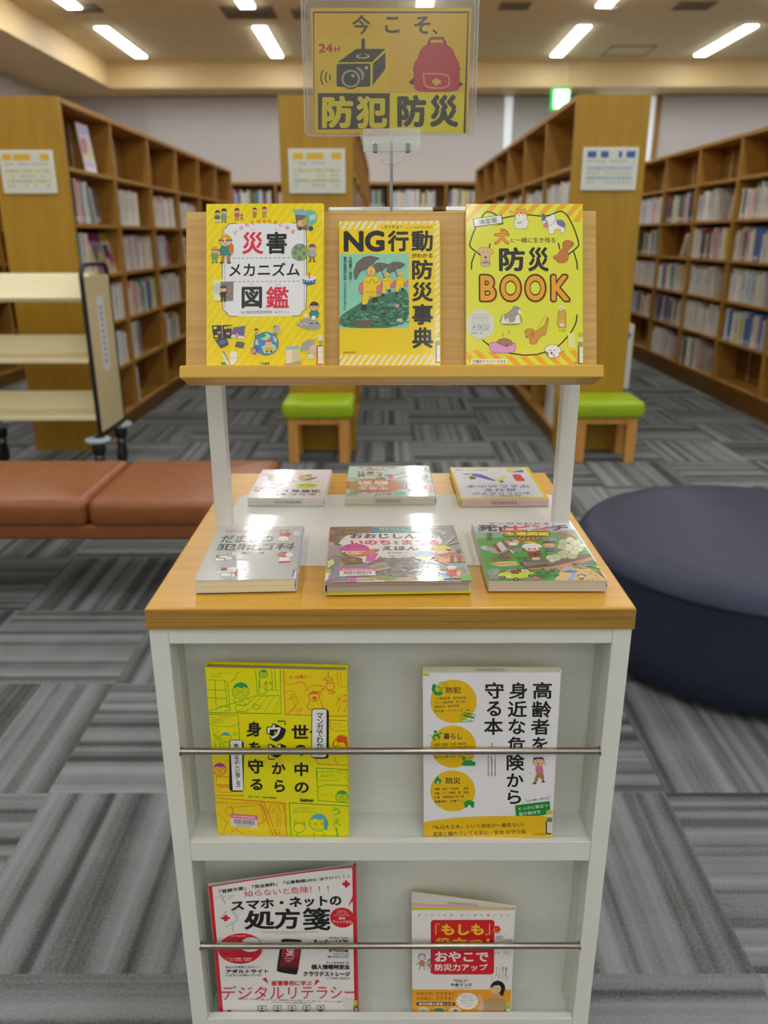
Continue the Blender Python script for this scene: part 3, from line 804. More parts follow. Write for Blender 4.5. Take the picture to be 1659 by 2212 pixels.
display_book(xr, BY0 + .30, ROWZ[0], .24, .20, .006, -1, ('#c9cfe0', '#7a8ac0', '#d8dcea', '#98a4cc'), 'pale blue notice card on the top shelf, right bookcase', .1, 'card')
xq = CASES['Q'][0] + .10
display_book(xq, BY0 + 2.06, ROWZ[1] + .045, .29, .25, .02, -1, ('#c8b49c', '#c0ac98', '#d0bca8', '#c88a30'), 'large beige book shown cover outwards, second shelf, far right bookcase')
display_book(xq, BY0 + 1.98, ROWZ[3] + .045, .24, .23, .02, -1, ('#c9bca8', '#c4b8a4', '#c9bca8', '#6a5648'), 'large cream book with a dark portrait shown on a far right shelf')
display_book(xq - .05, BY0 + 2.10, ROWZ[5] + .045, .28, .25, .03, -1, ('#a9a08e', '#a49a88', '#b0a794', '#9a917f'), 'large grey book shown cover outwards, bottom shelf, far right bookcase')
# white leaflet box on the side of the right bookcase
t = tag(empty('leaflet_box', (1.50, 5.3, .40)), 'tall white leaflet box hung on the side of the right bookcase', 'box')
box('box_body', WHITEP, 1.475, 5.02, .36, 1.545, 5.42, .76, t, .003)
box('box_front', WHITEP, 1.478, 5.012, .365, 1.542, 5.02, .74, t, label='white front flap')
a = Art(UNIT, .05, .05); a.el(50, 50, 40, 40, '#7a8ab8')
m = MB()
for pts, fs, col in a.items: m.add([(1.485 + p[0], 5.012 - p[2] * 2, .67 + p[1]) for p in pts], fs, col)
m.build('round_logo', MATTE, t)
# ---------------------------------------------------------------- display stand
SXc = 0.0055
SL, SR = SXc - .30, SXc + .30
F0, F1 = .873, 1.458
ZT = .850
stand = tag(empty('display_stand', (SXc, 1.165, 0)), 'white display stand with a light wood top holding the books in front', 'stand')
m = MB().box(SL, F0, ZT - .0295, SR, F1, ZT); o = m.build('countertop', COUNTER, stand, .003)
m = MB().box(SL + .0005, F0 - .0012, ZT - .0285, SR - .0005, F0, ZT - .0015).build('front_edge_band', COUNTER_EDGE, stand, label='darker grained wood edge')
W_ = .0235
for xa in (SL + .002, SR - .002 - W_):
    for ya in (F0 + .002, F1 - .002 - .03): box('corner_post', WHITE, xa, ya, 0, xa + W_, ya + .03, ZT - .03, stand, .0012)
xi0, xi1 = SL + .002 + W_, SR - .002 - W_
box('top_rail', WHITE, xi0, F0 + .0025, .800, xi1, F0 + .024, ZT - .03, stand, .001)
box('front_rail', WHITE, xi0, F0 + .0025, .463, xi1, F0 + .0128, .4955, stand, .001)
box('front_rail', WHITE, xi0, F0 + .0025, .132, xi1, F0 + .0145, .1665, stand, .001)
box('kick_panel', WHITE, xi0, F0 + .006, .02, xi1, F0 + .02, .130, stand, .001)
for z in (.492, .149): box('pocket_floor', WHITEP, xi0, F0 + .0146, z - .012, xi1, .9395, z, stand)
box('pocket_back', WHITEP, xi0, .9395, .02, xi1, .9455, ZT - .03, stand)
box('pocket_side', WHITEP, xi0 - .003, F0 + .0322, .02, xi0 + .0004, .9395, ZT - .03, stand)
box('pocket_side', WHITEP, xi1 - .0004, F0 + .0322, .02, xi1 + .003, .9395, ZT - .03, stand)
for x in (SL + .004, SR - .012): box('side_panel', WHITEP, x, F0 + .032, .02, x + .008, F1 - .032, ZT - .03, stand)
box('rear_panel', WHITEP, xi0, F1 - .014, .02, xi1, F1 - .006, ZT - .03, stand)
for z in (.640, .3065):
    b_ = MB().tube([(xi0 - .001, F0 + .006, z), (xi1 + .001, F0 + .006, z)], .0046, 20).build('retaining_bar', STEEL, stand)
    for x in (xi0, xi1): MB().tube([(x - .0006, F0 + .006, z), (x + .0006, F0 + .006, z)], .0064, 16).build('bar_collar', STEEL, b_)

# ---------------------------------------------------------------- two-sided tilted book rack on the counter
RX = .0105
rack = tag(empty('book_rack', (RX, 1.165, ZT)), 'tilted wooden book rack on two white posts above the counter', 'rack')
def rr_plate(x0, y0, x1, y1, z0, z1, r):
    p = []
    for cx, cy, a in ((x1 - r, y1 - r, 0), (x0 + r, y1 - r, 90), (x0 + r, y0 + r, 180), (x1 - r, y0 + r, 270)):
        p += [(cx + r * math.cos(math.radians(a + k * 15)), cy + r * math.sin(math.radians(a + k * 15))) for k in range(7)]
    return MB().prism(p, z0, z1)
rr_plate(-.2535, 1.003, .292, 1.318, ZT + .0002, ZT + .0016, .014).build('base_plate', PLATE, rack, label='glossy white base plate')
for x in (-.251, .272): box('post', WHITE, x - .012, 1.152, ZT + .0016, x + .012, 1.178, 1.262, rack, .0012)
box('cross_beam', WHITE, -.239, 1.156, 1.235, .26, 1.174, 1.262, rack, .001)
TILT = math.radians(70)
RM = Matrix.Translation((RX - .003, 1.0262, 1.1142)) @ Matrix.Rotation(TILT, 4, 'X')
RM2 = Matrix.Translation((RX - .003, 2 * 1.165 - 1.0262, 1.1142)) @ Matrix.Rotation(math.pi, 4, 'Z') @ Matrix.Rotation(TILT, 4, 'X')
for nm, MM in (('front', RM), ('rear', RM2)):
    m = MB(); m.T = MM; m.box(-.2655, -.0165, -.017, .2655, .2066, 0); m.build(nm + '_board', RACKW, rack, .0015)
    m = MB(); m.T = MM; m.box(-.2645, -.0165, .0003, .2645, -.0003, .0365); m.build(nm + '_ledge', LEDGEW, rack, .002)
    for x in (-.24, .24):
        m = MB(); m.T = MM; s_ = 1 if nm == 'front' else -1
        m.box(s_ * x - .010, .03, -.10, s_ * x + .010, .05, -.0175); m.build('bracket', WHITE, rack)

# ---------------------------------------------------------------- sign in a clear card case held by a clip stand
SGY = 1.165
t = tag(empty('sign_clip_stand', (.0085, SGY, 1.262)), 'clear clip on a thin metal rod holding up the yellow sign', 'stand')
MB().tube([(.0085, SGY, 1.2625), (.0085, SGY, 1.398)], .0021, 14).build('rod', CHROME, t)
MB().lathe([(.017, 0), (.017, .004), (.006, .007)], (.0085, SGY, 1.2622), 28).build('foot', CHROME, t)
m = MB()
for s_ in (-1, 1):
    pr = [(SGY + s_ * .0032, 1.385), (SGY + s_ * .0062, 1.385), (SGY + s_ * .0072, 1.394), (SGY + s_ * .0048, 1.413), (SGY + s_ * .0030, 1.413), (SGY + s_ * .0034, 1.399)]
    m = MB().prism(pr, -.0295, .0475, axis='x'); m.build('clip_jaw', CLIPM, t, .0006)
m = MB().prism([(-.012, 1.386), (.029, 1.386), (.022, 1.372), (.0145, 1.369), (.0025, 1.369), (-.005, 1.372)], SGY - .0055, SGY + .0055, axis='y')
m.build('rod_socket', RIM, t, .0008)
for x in (-.0130, .0305):
    m = MB().box(x - .003, SGY - .0092, 1.384, x + .003, SGY + .0092, 1.395).build('spring_clip', CHROME, t, .001)

case = tag(empty('card_case', (.0065, SGY, 1.404)), 'clear plastic card case around the yellow sign', 'card case')
cx0, cx1, cz0, cz1 = -.1065, .1195, 1.4045, 1.5655
def rr_pts(x0, z0, x1, z1, r):
    p = []
    for cx, cz, a in ((x1 - r, z1 - r, 0), (x0 + r, z1 - r, 90), (x0 + r, z0 + r, 180), (x1 - r, z0 + r, 270)):
        p += [(cx + r * math.cos(math.radians(a + k * 18)), cz + r * math.sin(math.radians(a + k * 18))) for k in range(6)]
    return p
MB().prism(rr_pts(cx0, cz0, cx1, cz1, .006), SGY - .0022, SGY - .0017, axis='y').build('front_sheet', CLEARF, case)
MB().prism(rr_pts(cx0, cz0, cx1, cz1, .006), SGY + .0017, SGY + .0022, axis='y').build('back_sheet', CLEAR, case)
for d_ in (.0, .0042):
    pts = rr_pts(cx0 + d_, cz0 + d_ * .3, cx1 - d_, cz1 - d_, .006)
    MB().tube([(x, SGY, z) for x, z in pts + pts[:2]], .0011 if d_ == 0 else .0007, 8, cap=False).build('rim', RIM, case)

def art_sign():
    # drawn in a 430 x 470 picture at 3.858 units per step
    a = Art([(160, 55), (1490, 60), (1440, 1118), (200, 1118)], .205, .145)
    Y_, K, O = '#e8bc00', '#3a342c', '#ecd000'
    a.rc(100, 0, 1600, 1200, Y_)
    a.pg([(215, 318), (800, 318), (805, 785), (222, 785)], '#eac600'); a.pg([(815, 785), (1420, 785), (1405, 1118), (818, 1118)], '#ecde00')
    a.ln([(192, 1110), (184, 92), (1462, 100), (1412, 1118)], 17, K)
    a.tx('今', (505, 118, 655, 288), K, .02); a.tx('こ', (775, 135, 895, 275), K, .025); a.tx('そ', (1015, 132, 1150, 285), K, .025); a.tx('、', (1165, 245, 1205, 288), K, .03)
    a.tx('24', (228, 362, 345, 440), '#c8321e', .03); a.tx('H', (358, 385, 402, 436), '#c8321e', .03)
    # camera
    a.pg([(385, 522), (540, 408), (780, 410), (668, 522)], K); a.pg([(676, 535), (778, 440), (778, 580), (672, 720)], K)
    a.rr(378, 535, 655, 730, 18, K); a.ln([(385, 528), (662, 530)], 7, O); a.ln([(666, 532), (668, 722)], 7, O); a.ln([(668, 528), (772, 425)], 7, O)
    a.el(594, 472, 56, 20, O); a.el(594, 470, 40, 12, K); a.rc(580, 322, 610, 470, K)
    a.el(528, 632, 75, 70, '#b8a888', 22, -80, 80); a.el(512, 640, 72, 66, K); a.el(494, 662, 88, 88, K); a.el(494, 662, 76, 76, '#b8ac9a'); a.el(494, 662, 60, 60, K); a.el(512, 636, 16, 16, '#b8ac9a'); a.el(622, 570, 15, 15, '#c8bca6')
    for r_, w_ in ((50, 11), (85, 11), (122, 11)): a.ring(372 - 0, 650, r_, r_ * .98, w_, K, 10, 148, 212)
    # rucksack
    R1, R2 = '#c81e2e', '#4a2a26'
    a.pg([(1015, 650), (968, 690), (990, 718), (1020, 705)], K); a.pg([(1370, 680), (1412, 712), (1370, 738)], K); a.rr(1003, 570, 1040, 600, 8, K); a.rr(1350, 572, 1388, 598, 8, K)
    a.ln([(1130, 375), (1150, 322), (1250, 322), (1272, 375)], 26, R2); a.ln([(1134, 375), (1154, 326), (1248, 326), (1268, 375)], 18, R1)
    body = [(1010, 740), (1012, 530), (1045, 500), (1060, 430), (1110, 380), (1190, 358), (1280, 376), (1330, 425), (1352, 495), (1378, 525), (1378, 735), (1350, 770), (1050, 772)]
    a.pg([(x + (x - 1195) * .02, y + (y - 580) * .02) for x, y in body], R2); a.pg(body, R1)
    a.ln([(1085, 622), (1300, 625), (1295, 745), (1095, 742), (1087, 618)], 13, '#e0a860')
    a.rc(1178, 662, 1208, 722, '#e8b86a'); a.rc(1158, 676, 1230, 706, '#e8b86a')
    # bottom words
    a.pg([(226, 782), (812, 786), (806, 1080), (232, 1086)], K)
    a.tx('防', (262, 805, 515, 1075), '#e2d200', .045); a.tx('犯', (540, 808, 790, 1078), '#e2d200', .045)
    a.tx('防', (872, 800, 1108, 1068), K, .045); a.tx('災', (1135, 800, 1365, 1070), K, .045)
    return a
t = tag(empty('sign_card', (.0085, SGY, 1.408)), 'yellow sign card with a security camera and a red rucksack', 'sign')
m = MB().box(-.0945, SGY - .0004, 1.4075, .1105, SGY + .0004, 1.5525, '#e8bc00')
for pts, fs, col in art_sign().items: m.add([(-.0945 + p[0], SGY - .0004 - p[2], 1.4075 + p[1]) for p in pts], fs, col)
m.build('printed_card', MATTE, t)
# ---------------------------------------------------------------- the books on display
def book(label, M, w, h, t, art, cover, mat, pages='#e4dcc6', hard=False, spine='R', back=None, spinecol=None, wedge=None, stamp=None, labels=(), bend=None, group=None):
    """book lying in the plane z=0 of M (front cover up, at z=0, thickness going down to -t).
    x runs right, y runs to the top of the picture"""
    r = tag(empty('book', M=M), label, 'book', group)
    ct = .0022 if hard else .0005
    ov = .003 if hard else .0003
    ts = wedge if wedge else t                     # thickness at the open side
    back = back or cover; spinecol = spinecol or cover
    def Z(x, k):                                    # depth of the back cover at x
        u = x / w if spine == 'R' else 1 - x / w
        return -(ts + (t - ts) * u) + k
    m = MB()
    if bend:
        nx, ny = 10, 14
        v = [(w * i / nx, h * j / ny, 0) for j in range(ny + 1) for i in range(nx + 1)]
        f = [(j * (nx + 1) + i, j * (nx + 1) + i + 1, (j + 1) * (nx + 1) + i + 1, (j + 1) * (nx + 1) + i) for j in range(ny) for i in range(nx)]
        m.add([bend(*p) for p in v], f, cover, 0, True)
        m.add([bend(x, y, z - ct) for x, y, z in v], [q[::-1] for q in f], cover, 0, True)
    else:
        m.box(0, 0, -ct, w, h, 0, cover)
    hl = h - .034 if bend else h                     # a slumped front cover lets the back corner slump too
    m.hexa([(0, 0, Z(0, 0)), (w, 0, Z(w, 0)), (w, h, Z(w, 0)), (0, hl, Z(0, 0))], [(0, 0, Z(0, ct)), (w, 0, Z(w, ct)), (w, h, Z(w, ct)), (0, hl, Z(0, ct))], back)
    xs = w if spine == 'R' else 0
    s_ = 1 if spine == 'R' else -1
    pr = [(xs - s_ * .0004, 0), (xs + s_ * .0012, -t * .12), (xs + s_ * .0022, -t * .5), (xs + s_ * .0012, -t * .88), (xs - s_ * .0004, -t), (xs - s_ * .0012, -t + ct), (xs + s_ * .0004, -t * .5), (xs - s_ * .0012, -ct)]
    m.prism([(x, z) for x, z in pr], 0, h, spinecol, axis='y')
    art.into(m, fn=(lambda x, y, z: bend(x, y, z + 2.5e-4)) if bend else None)
    m.build('cover', mat, r, local=True)
    # block of pages with thin leaf lines
    x0, x1 = (ov, w - (.001 if not hard else .002)) if spine == 'R' else ((.001 if not hard else .002), w - ov)
    p = MB()
    zf = -ct - 1e-4
    yb_, yt_ = ov, h - ov
    if bend: yt_ = h - .04
    p.hexa([(x0, yb_, Z(x0, ct + 1e-4)), (x1, yb_, Z(x1, ct + 1e-4)), (x1, yt_, Z(x1, ct + 1e-4)), (x0, yt_, Z(x0, ct + 1e-4))],
           [(x0, yb_, zf), (x1, yb_, zf), (x1, yt_, zf), (x0, yt_, zf)], pages)
    lr = random.Random(label)
    dk = '#%02x%02x%02x' % tuple(max(0, int(int(pages[i:i + 2], 16) * .86)) for i in (1, 3, 5))
    for k in range(7):
        q = lr.uniform(.08, .92); e = 6e-5
        for ye, s2 in ((yb_ - e, 1), (yt_ + e, -1)):
            za, zb = zf + (Z(x0, ct) - zf) * q, zf + (Z(x1, ct) - zf) * q
            p.add([(x0, ye, za), (x1, ye, zb), (x1, ye, zb - .00022), (x0, ye, za - .00022)], [(0, 1, 2, 3)], dk)
    if wedge and wedge > .03:                        # coloured leaves show in the fanned pages
        e = 1.2e-4
        for q0, q1, c_ in ((.62, .8, '#e8a0ae'), (.84, .99, '#c8c820')):
            A_ = [(x0, zf + (Z(x0, ct) - zf) * (1 - q1)), (x0, zf + (Z(x0, ct) - zf) * (1 - q0)), (x1, zf + (Z(x1, ct) - zf) * (1 - q0)), (x1, zf + (Z(x1, ct) - zf) * (1 - q1))]
            p.add([(x, yt_ + e, z) for x, z in A_], [(0, 1, 2, 3)], c_)
    if stamp:
        edge, u0, u1, up = stamp                     # which edge carries the library stamp, its span, upright or not
        sa = Art([(0, 0), (100, 0), (100, 20), (0, 20)], (u1 - u0) * w, t * .52)
        sa.fr(1, 1, 99, 19, .9, '#5a5650'); sa.tx('栃木市都賀図書館', (7, 4.5, 93, 15.5), '#6a665e', .0, flip=not up)
        ye = yb_ - 1.5e-4 if edge == 'near' else yt_ + 1.5e-4
        for pts, fs, col in sa.items:
            def S(q):
                x = u0 * w + q[0]
                z0_ = zf + (Z(x, ct) - zf) * .5
                return (x, ye + (q[2] if edge == 'far' else -q[2]), z0_ - t * .26 + q[1] if edge == 'near' else z0_ + t * .26 - ((t * .52) - q[1]))
            p.add([S(q) for q in pts], fs, col)
    p.build('page_block', PAGES, r, local=True)
    for nm, la in labels:
        q = MB(); la.into(q, z=art.z, fn=(lambda x, y, z: bend(x, y, z + art.z + 2.5e-4)) if bend else None)
        q.build(nm, mat, r, local=True)
    return r

def rot(x, y, z, yaw, tilt, roll):
    return (Matrix.Translation((x, y, z)) @ Matrix.Rotation(math.radians(yaw), 4, 'Z') @ Matrix.Rotation(math.radians(tilt), 4, 'X') @ Matrix.Rotation(math.radians(roll), 4, 'Z'))
def on_rack(MM, x, t, spin=0.0):
    return MM @ Matrix.Translation((x, .0004, t + .0006)) @ Matrix.Rotation(math.radians(spin), 4, 'Z')
def sub(a):        # an empty sheet laid out like artwork a, for a sticker of its own
    b = Art(UNIT, a.w, a.h, z0=2e-5); b.H = a.H; return b

K = '#1c1a18'
# ---- rack, left: illustrated guide to disasters
Q = [(300, 110), (1535, 118), (1548, 1838), (318, 1840)]
a = Art(Q, .148, .21)
Y1 = '#f2e000'
a.rc(280, 100, 1560, 1850, Y1); a.stripes(280, 100, 1560, 1850, 88, 40, 1300, '#f4d208')
a.pg([(475, 385), (500, 380), (530, 348), (535, 322), (1310, 322), (1318, 352), (1345, 378), (1372, 385), (1376, 1230), (1345, 1242), (1315, 1275), (1310, 1300), (545, 1300), (540, 1275), (508, 1240), (480, 1232)], '#ececec')
for p_ in ([(630, 322), (538, 322), (530, 348), (500, 378), (473, 385), (480, 1232), (508, 1240), (540, 1275), (545, 1300), (640, 1300)], [(1215, 322), (1312, 322), (1318, 352), (1345, 378), (1370, 385), (1376, 1230), (1345, 1242), (1315, 1275), (1310, 1300), (1220, 1300)]): a.ln(p_, 7, '#4a463c')
a.ln([(500, 400), (506, 1218)], 4, '#6a665a'); a.ln([(1345, 400), (1350, 1218)], 4, '#6a665a')
for i, ch in enumerate('いのちを守るために知る'):
    x = 615 + 61 * i; y = 300 + 112 * ((i - 5) / 5) ** 2; an = (i - 5) * .11; c_, s_ = math.cos(an) * 21, math.sin(an) * 21
    a.tx(ch, [(x - c_ + s_, y - s_ - c_), (x + c_ + s_, y + s_ - c_), (x + c_ - s_, y + s_ + c_), (x - c_ - s_, y - s_ + c_)], '#e04a20' if 3 < i < 8 else '#e2576a', .02)
RED = '#e2304a'
a.tx('災', (688, 412, 912, 648), RED, .03); a.tx('害', (945, 412, 1162, 648), K, .03)
a.tx('さい', (775, 376, 828, 398), '#888'[0:1] + '888888'); a.tx('がい', (1028, 378, 1082, 400), '#888888')
a.dash(590, 1235, 688, 6, '#6a665e'); a.dash(600, 1310, 936, 6, '#6a665e')
a.tx('メカニズム', (550, 738, 1300, 882), K, .02)
a.tx('図', (685, 990, 902, 1215), '#2e2c2a', .03); a.tx('鑑', (945, 988, 1186, 1216), RED, .022)
a.tx('ず', (778, 958, 802, 980), '#777777'); a.tx('かん', (1045, 958, 1100, 980), '#d07080')
a.tx('監修', (678, 1248, 720, 1270), '#5a564e'); a.tx('京都大学防災研究所', (728, 1242, 1008, 1274), '#3a362e'); a.tx('編', (1040, 1248, 1062, 1270), '#5a564e'); a.tx('エディット', (1075, 1242, 1195, 1274), '#3a362e')
a.tx('二見書房', (875, 1782, 986, 1810), '#3a362e', .01)
for x, y, h, c_, l_ in ((420, 180, 135, '#3a7a6a', '#e0d8b0'), (490, 162, 152, '#8a9a98', '#6a7a88'), (630, 160, 130, '#d0644a', '#c87a5a'), (680, 225, 68, '#d0705a', '#b06a4a'), (818, 158, 105, '#b08a52', '#7a6a42'), (922, 150, 112, '#c89a8a', '#8a9a62')): a.fig(x, y, h, c_, legs=l_)
a.pg([(1225, 182), (1345, 178), (1370, 245), (1252, 240)], '#86b8c8'); a.pg([(1252, 240), (1375, 250), (1380, 390), (1275, 388)], '#7a6a58'); a.pg([(1345, 190), (1440, 185), (1482, 235), (1475, 330), (1425, 345), (1420, 398), (1378, 395)], '#7fb8a0')
a.pg([(1400, 250), (1465, 235), (1468, 280), (1402, 300)], '#b8d8dc'); a.el(1415, 385, 26, 26, '#444a48'); a.el(1300, 385, 20, 18, '#444a48'); a.el(1310, 330, 40, 36, '#e0b090'); a.el(1350, 315, 28, 40, '#c8a838'); a.ln([(1252, 240), (1375, 250), (1378, 395), (1275, 390), (1252, 240)], 5, '#4a4a40')
a.fig(510, 440, 305, '#2f8a86', hat='#e8a81c', legs='#a8872c'); a.el(500, 488, 16, 16, '#ded8c8'); a.el(572, 590, 26, 60, '#d8782a'); a.fig(395, 565, 175, '#7aa05a', hat='#e8a81c', legs='#5a9a6a'); a.ln([(560, 640), (556, 735)], 6, '#4a4438')
a.el(1300, 632, 88, 90, '#48603c'); a.el(1300, 632, 84, 86, '#86b45c')
for x, y in ((1250, 640), (1300, 600), (1345, 645), (1298, 690), (1262, 588), (1330, 575)): a.el(x, y, 17, 24, '#8a6aa0', 8)
a.fig(1430, 548, 190, '#a8b0b8', hair='#6a5e78', legs='#8a6a3a')
a.pg([(1328, 915), (1475, 915), (1465, 965), (1400, 978), (1335, 962)], '#3a62a8'); a.el(1402, 905, 74, 26, '#e8e4da'); a.rc(1396, 880, 1408, 905, '#b83020'); a.pg([(1402, 842), (1416, 868), (1402, 882), (1390, 866)], '#e8601c'); a.dash(1340, 1468, 940, 14, '#c8d4e8', 12, 18)
a.pg([(380, 915), (490, 912), (500, 1138), (384, 1136)], '#ece8a8'); a.el(425, 1010, 45, 55, '#c8d0cc'); a.pg([(458, 938), (598, 934), (596, 1135), (470, 1138)], '#8a7f74'); a.ln([(525, 938), (532, 1135)], 4, '#5e564c'); a.fig(490, 975, 172, '#3c3430', hair='#5a4a3c', legs='#34302c', face=False)
a.pg([(1280, 1380), (1330, 1330), (1420, 1320), (1530, 1380), (1520, 1440), (1400, 1455), (1262, 1400)], '#a8a49c'); a.fig(1455, 1155, 230, '#2f8f8a', hair='#4c4238', legs='#b0aca4'); a.ln([(1290, 1375), (1320, 1395), (1345, 1370), (1380, 1400)], 7, '#e4e0d8'); a.el(1370, 1296, 20, 20, '#f4f0d0'); a.rr(1428, 1300, 1468, 1340, 5, '#f0ece4')
a.pg([(370, 1395), (580, 1390), (582, 1530), (392, 1535)], '#3c3830')
for x, y in ((405, 1420), (450, 1470), (420, 1510), (520, 1420), (545, 1480), (560, 1415)): a.el(x, y, 22, 16, '#e2d020' if (x + y) % 3 else '#e0808a', 7)
a.ln([(480, 1392), (486, 1532)], 6, '#d8d4c8'); a.pg([(600, 1418), (728, 1400), (712, 1540), (572, 1520)], '#6a6a92'); a.pg([(590, 1490), (715, 1510), (712, 1540), (572, 1520)], '#e4e0dc'); a.el(640, 1500, 18, 26, '#d88a9a')
a.pg([(405, 1550), (520, 1518), (555, 1595), (470, 1638)], '#4a4a58'); a.pg([(440, 1560), (510, 1540), (530, 1580), (465, 1605)], '#6a6e88'); a.pg([(640, 1560), (725, 1580), (705, 1640), (615, 1618)], '#6c6662')
a.ln([(495, 1665), (540, 1760), (520, 1810)], 18, '#8a9aa0'); a.pg([(480, 1700), (500, 1690), (560, 1800), (540, 1815)], '#e8e6dc'); a.pg([(570, 1680), (600, 1665), (630, 1670), (650, 1740), (620, 1800), (575, 1810), (560, 1740)], '#f0eee6'); a.ln([(565, 1740), (640, 1735)], 4, '#a8a498'); a.rc(475, 1780, 515, 1806, '#5a9a4a')
a.el(950, 1588, 132, 122, '#3a5a78'); a.el(950, 1588, 127, 117, '#5a8ac8')
for g in ([(880, 1500), (960, 1478), (1000, 1510), (960, 1560), (900, 1545)], [(900, 1620), (980, 1590), (1040, 1600), (1060, 1650), (1000, 1690), (930, 1690)], [(1020, 1500), (1062, 1540), (1058, 1580), (1030, 1560)], [(830, 1560), (860, 1540), (870, 1600), (840, 1610)]): a.pg(g, '#b8dcb0')
a.fig(845, 1430, 95, '#c8b090'); a.fig(1045, 1400, 110, '#b0b4b8', hair='#8a7a66'); a.el(1070, 1440, 30, 45, '#b0b0b8', 9); a.el(975, 1585, 34, 36, '#e8b890'); a.el(975, 1572, 36, 26, '#c86a3a', 14, 180, 360); a.rr(940, 1628, 1020, 1668, 8, '#e0b020'); a.el(960, 1672, 11, 11, '#3a3a3a'); a.el(1004, 1672, 11, 11, '#3a3a3a'); a.el(905, 1505, 40, 24, '#3a9a6a'); a.pg([(785, 1640), (850, 1600), (880, 1650), (830, 1705), (790, 1690)], '#5a6ab8'); a.el(812, 1665, 28, 28, '#d89a5a')
a.pg([(1155, 1632), (1212, 1620), (1225, 1640), (1225, 1790), (1160, 1795)], '#ece0c0'); a.pg([(1225, 1640), (1290, 1625), (1295, 1690), (1320, 1750), (1225, 1795)], '#d8cca8'); a.pg([(1155, 1625), (1290, 1615), (1290, 1645), (1155, 1655)], '#8ac0dc'); a.pg([(1140, 1800), (1330, 1770), (1320, 1810), (1160, 1815)], '#b8aa78')
a.pg([(1330, 1590), (1380, 1550), (1470, 1545), (1440, 1600), (1370, 1670), (1305, 1665)], '#a8a6a0'); a.el(1445, 1660, 45, 42, '#e8b8a0'); a.el(1455, 1635, 48, 26, '#c8d4d8', 14, 180, 360); a.rr(1385, 1700, 1450, 1750, 16, '#cfe2e0'); a.dash(1340, 1410, 1690, 7, '#8a8a8a', 14, 12)
l1 = sub(a); l1.rc(1482, 1612, 1560, 1810, '#c8304a'); l1.rc(1494, 1622, 1560, 1800, '#ece6dc'); l1.rc(1500, 1500, 1560, 1560, '#e4e0c8'); l1.rc(1505, 1560, 1560, 1608, '#b8b038'); l1.ln([(1494, 1680), (1560, 1680)], 4, '#c8a8a0'); l1.ln([(1494, 1740), (1560, 1740)], 4, '#c8a8a0')
book('yellow disaster guide book with black and red title, left on the tilted rack', on_rack(RM, -.235, .0145, .2), .148, .21, .0145, a, Y1, GLOSS, labels=[('spine_label', l1)])

# ---- rack, middle: what not to do in a disaster
Q = [(230, 205), (1395, 210), (1398, 1905), (240, 1905)]
a = Art(Q, .128, .188)
Y2 = '#efd000'; CR = '#ece6cc'
a.rc(200, 190, 1420, 1920, Y2)
a.stripes(235, 208, 715, 300, 74, 37, 58, CR); a.stripes(715, 208, 1400, 246, 72, 38, 22, CR); a.stripes(240, 1755, 1345, 1910, 75, 36, 108, CR)
v = 262
while v < 1740:
    a.pg([(1338, v + 24), (1395, v - 24), (1398, v + 8), (1338, v + 56)], CR); v += 76
a.tx('著者', (712, 276, 748, 294), '#4a4420'); a.tx('タイチョー', (755, 256, 972, 300), K, .015); a.tx('まんがイラスト', (1000, 280, 1102, 296), '#4a4420'); a.tx('みぞぐちともや', (1110, 270, 1310, 300), K, .015)
a.tx('NG', (285, 318, 762, 566), K, .045); a.tx('行', (795, 318, 1042, 566), K, .035); a.tx('動', (1072, 322, 1320, 566), K, .028)
a.tx('がわかる', (1075, 586, 1316, 640), K, .025)
for ch, y0, y1 in (('防', 660, 892), ('災', 920, 1146), ('事', 1175, 1415), ('典', 1442, 1685)): a.tx(ch, (1078, y0, 1320, y1), '#23211c', .034)
a.rc(235, 588, 1042, 1448, '#8fd0b4')
for i in range(26):
    x = rng.uniform(440, 1030); y = rng.uniform(592, 800); a.ln([(x, y), (x + 12, y + 24)], 4, '#4e8a72')
G1 = '#3f7a5e'
a.pg([(238, 1315), (330, 1250), (430, 1190), (520, 1128), (640, 1098), (740, 1062), (900, 1028), (1042, 990), (1042, 1448), (240, 1448)], G1)
for i in range(330):
    x = rng.uniform(250, 1000); y = rng.uniform(1060, 1430)
    if y < 1330 - (x - 240) * .4: continue
    w_ = rng.uniform(26, 62)
    a.ln([(x, y), (x + w_ * .3, y - 16), (x + w_ * .6, y + 3), (x + w_, y - 12)], rng.choice((5, 8, 11)), rng.choice(('#1f4a38', '#28553f', '#7cb894', '#5a9878')))
a.pg([(398, 1385), (440, 1362), (600, 1355), (642, 1385), (590, 1425), (430, 1428)], '#7d665a')
for k in range(6): a.ln([(420 + 36 * k, 1425), (450 + 36 * k, 1358)], 4, '#4a3c34')
a.ln([(410, 1378), (630, 1372)], 4, '#4a3c34'); a.ln([(405, 1404), (620, 1402)], 4, '#4a3c34'); a.pg([(900, 1345), (970, 1340), (965, 1385), (905, 1375)], '#c8bca0'); a.pg([(880, 1180), (930, 1175), (925, 1210), (890, 1215)], '#c0a890')
UM = '#6f6864'; UL = '#3c3734'
for pts, tip, hand in (([(418, 890), (402, 800), (440, 690), (520, 630), (610, 614), (702, 646), (655, 665), (628, 705), (580, 722), (545, 770), (500, 778), (462, 812), (448, 850)], (520, 630), (640, 930)), ([(620, 725), (678, 695), (762, 702), (822, 732), (768, 752), (735, 785), (700, 790), (672, 812)], (690, 695), (780, 930)), ([(785, 800), (800, 722), (850, 694), (935, 688), (1002, 716), (965, 738), (945, 760), (905, 762), (880, 790), (850, 800), (820, 815)], (845, 694), (920, 890))):
    a.ln([tip, hand], 9, UL); a.pg(pts, UM); a.ln(pts + [pts[0]], 5, UL)
    for q in pts[5::3]: a.ln([tip, q], 4, UL)
RC = '#efcb10'; RL = '#5a4a1a'
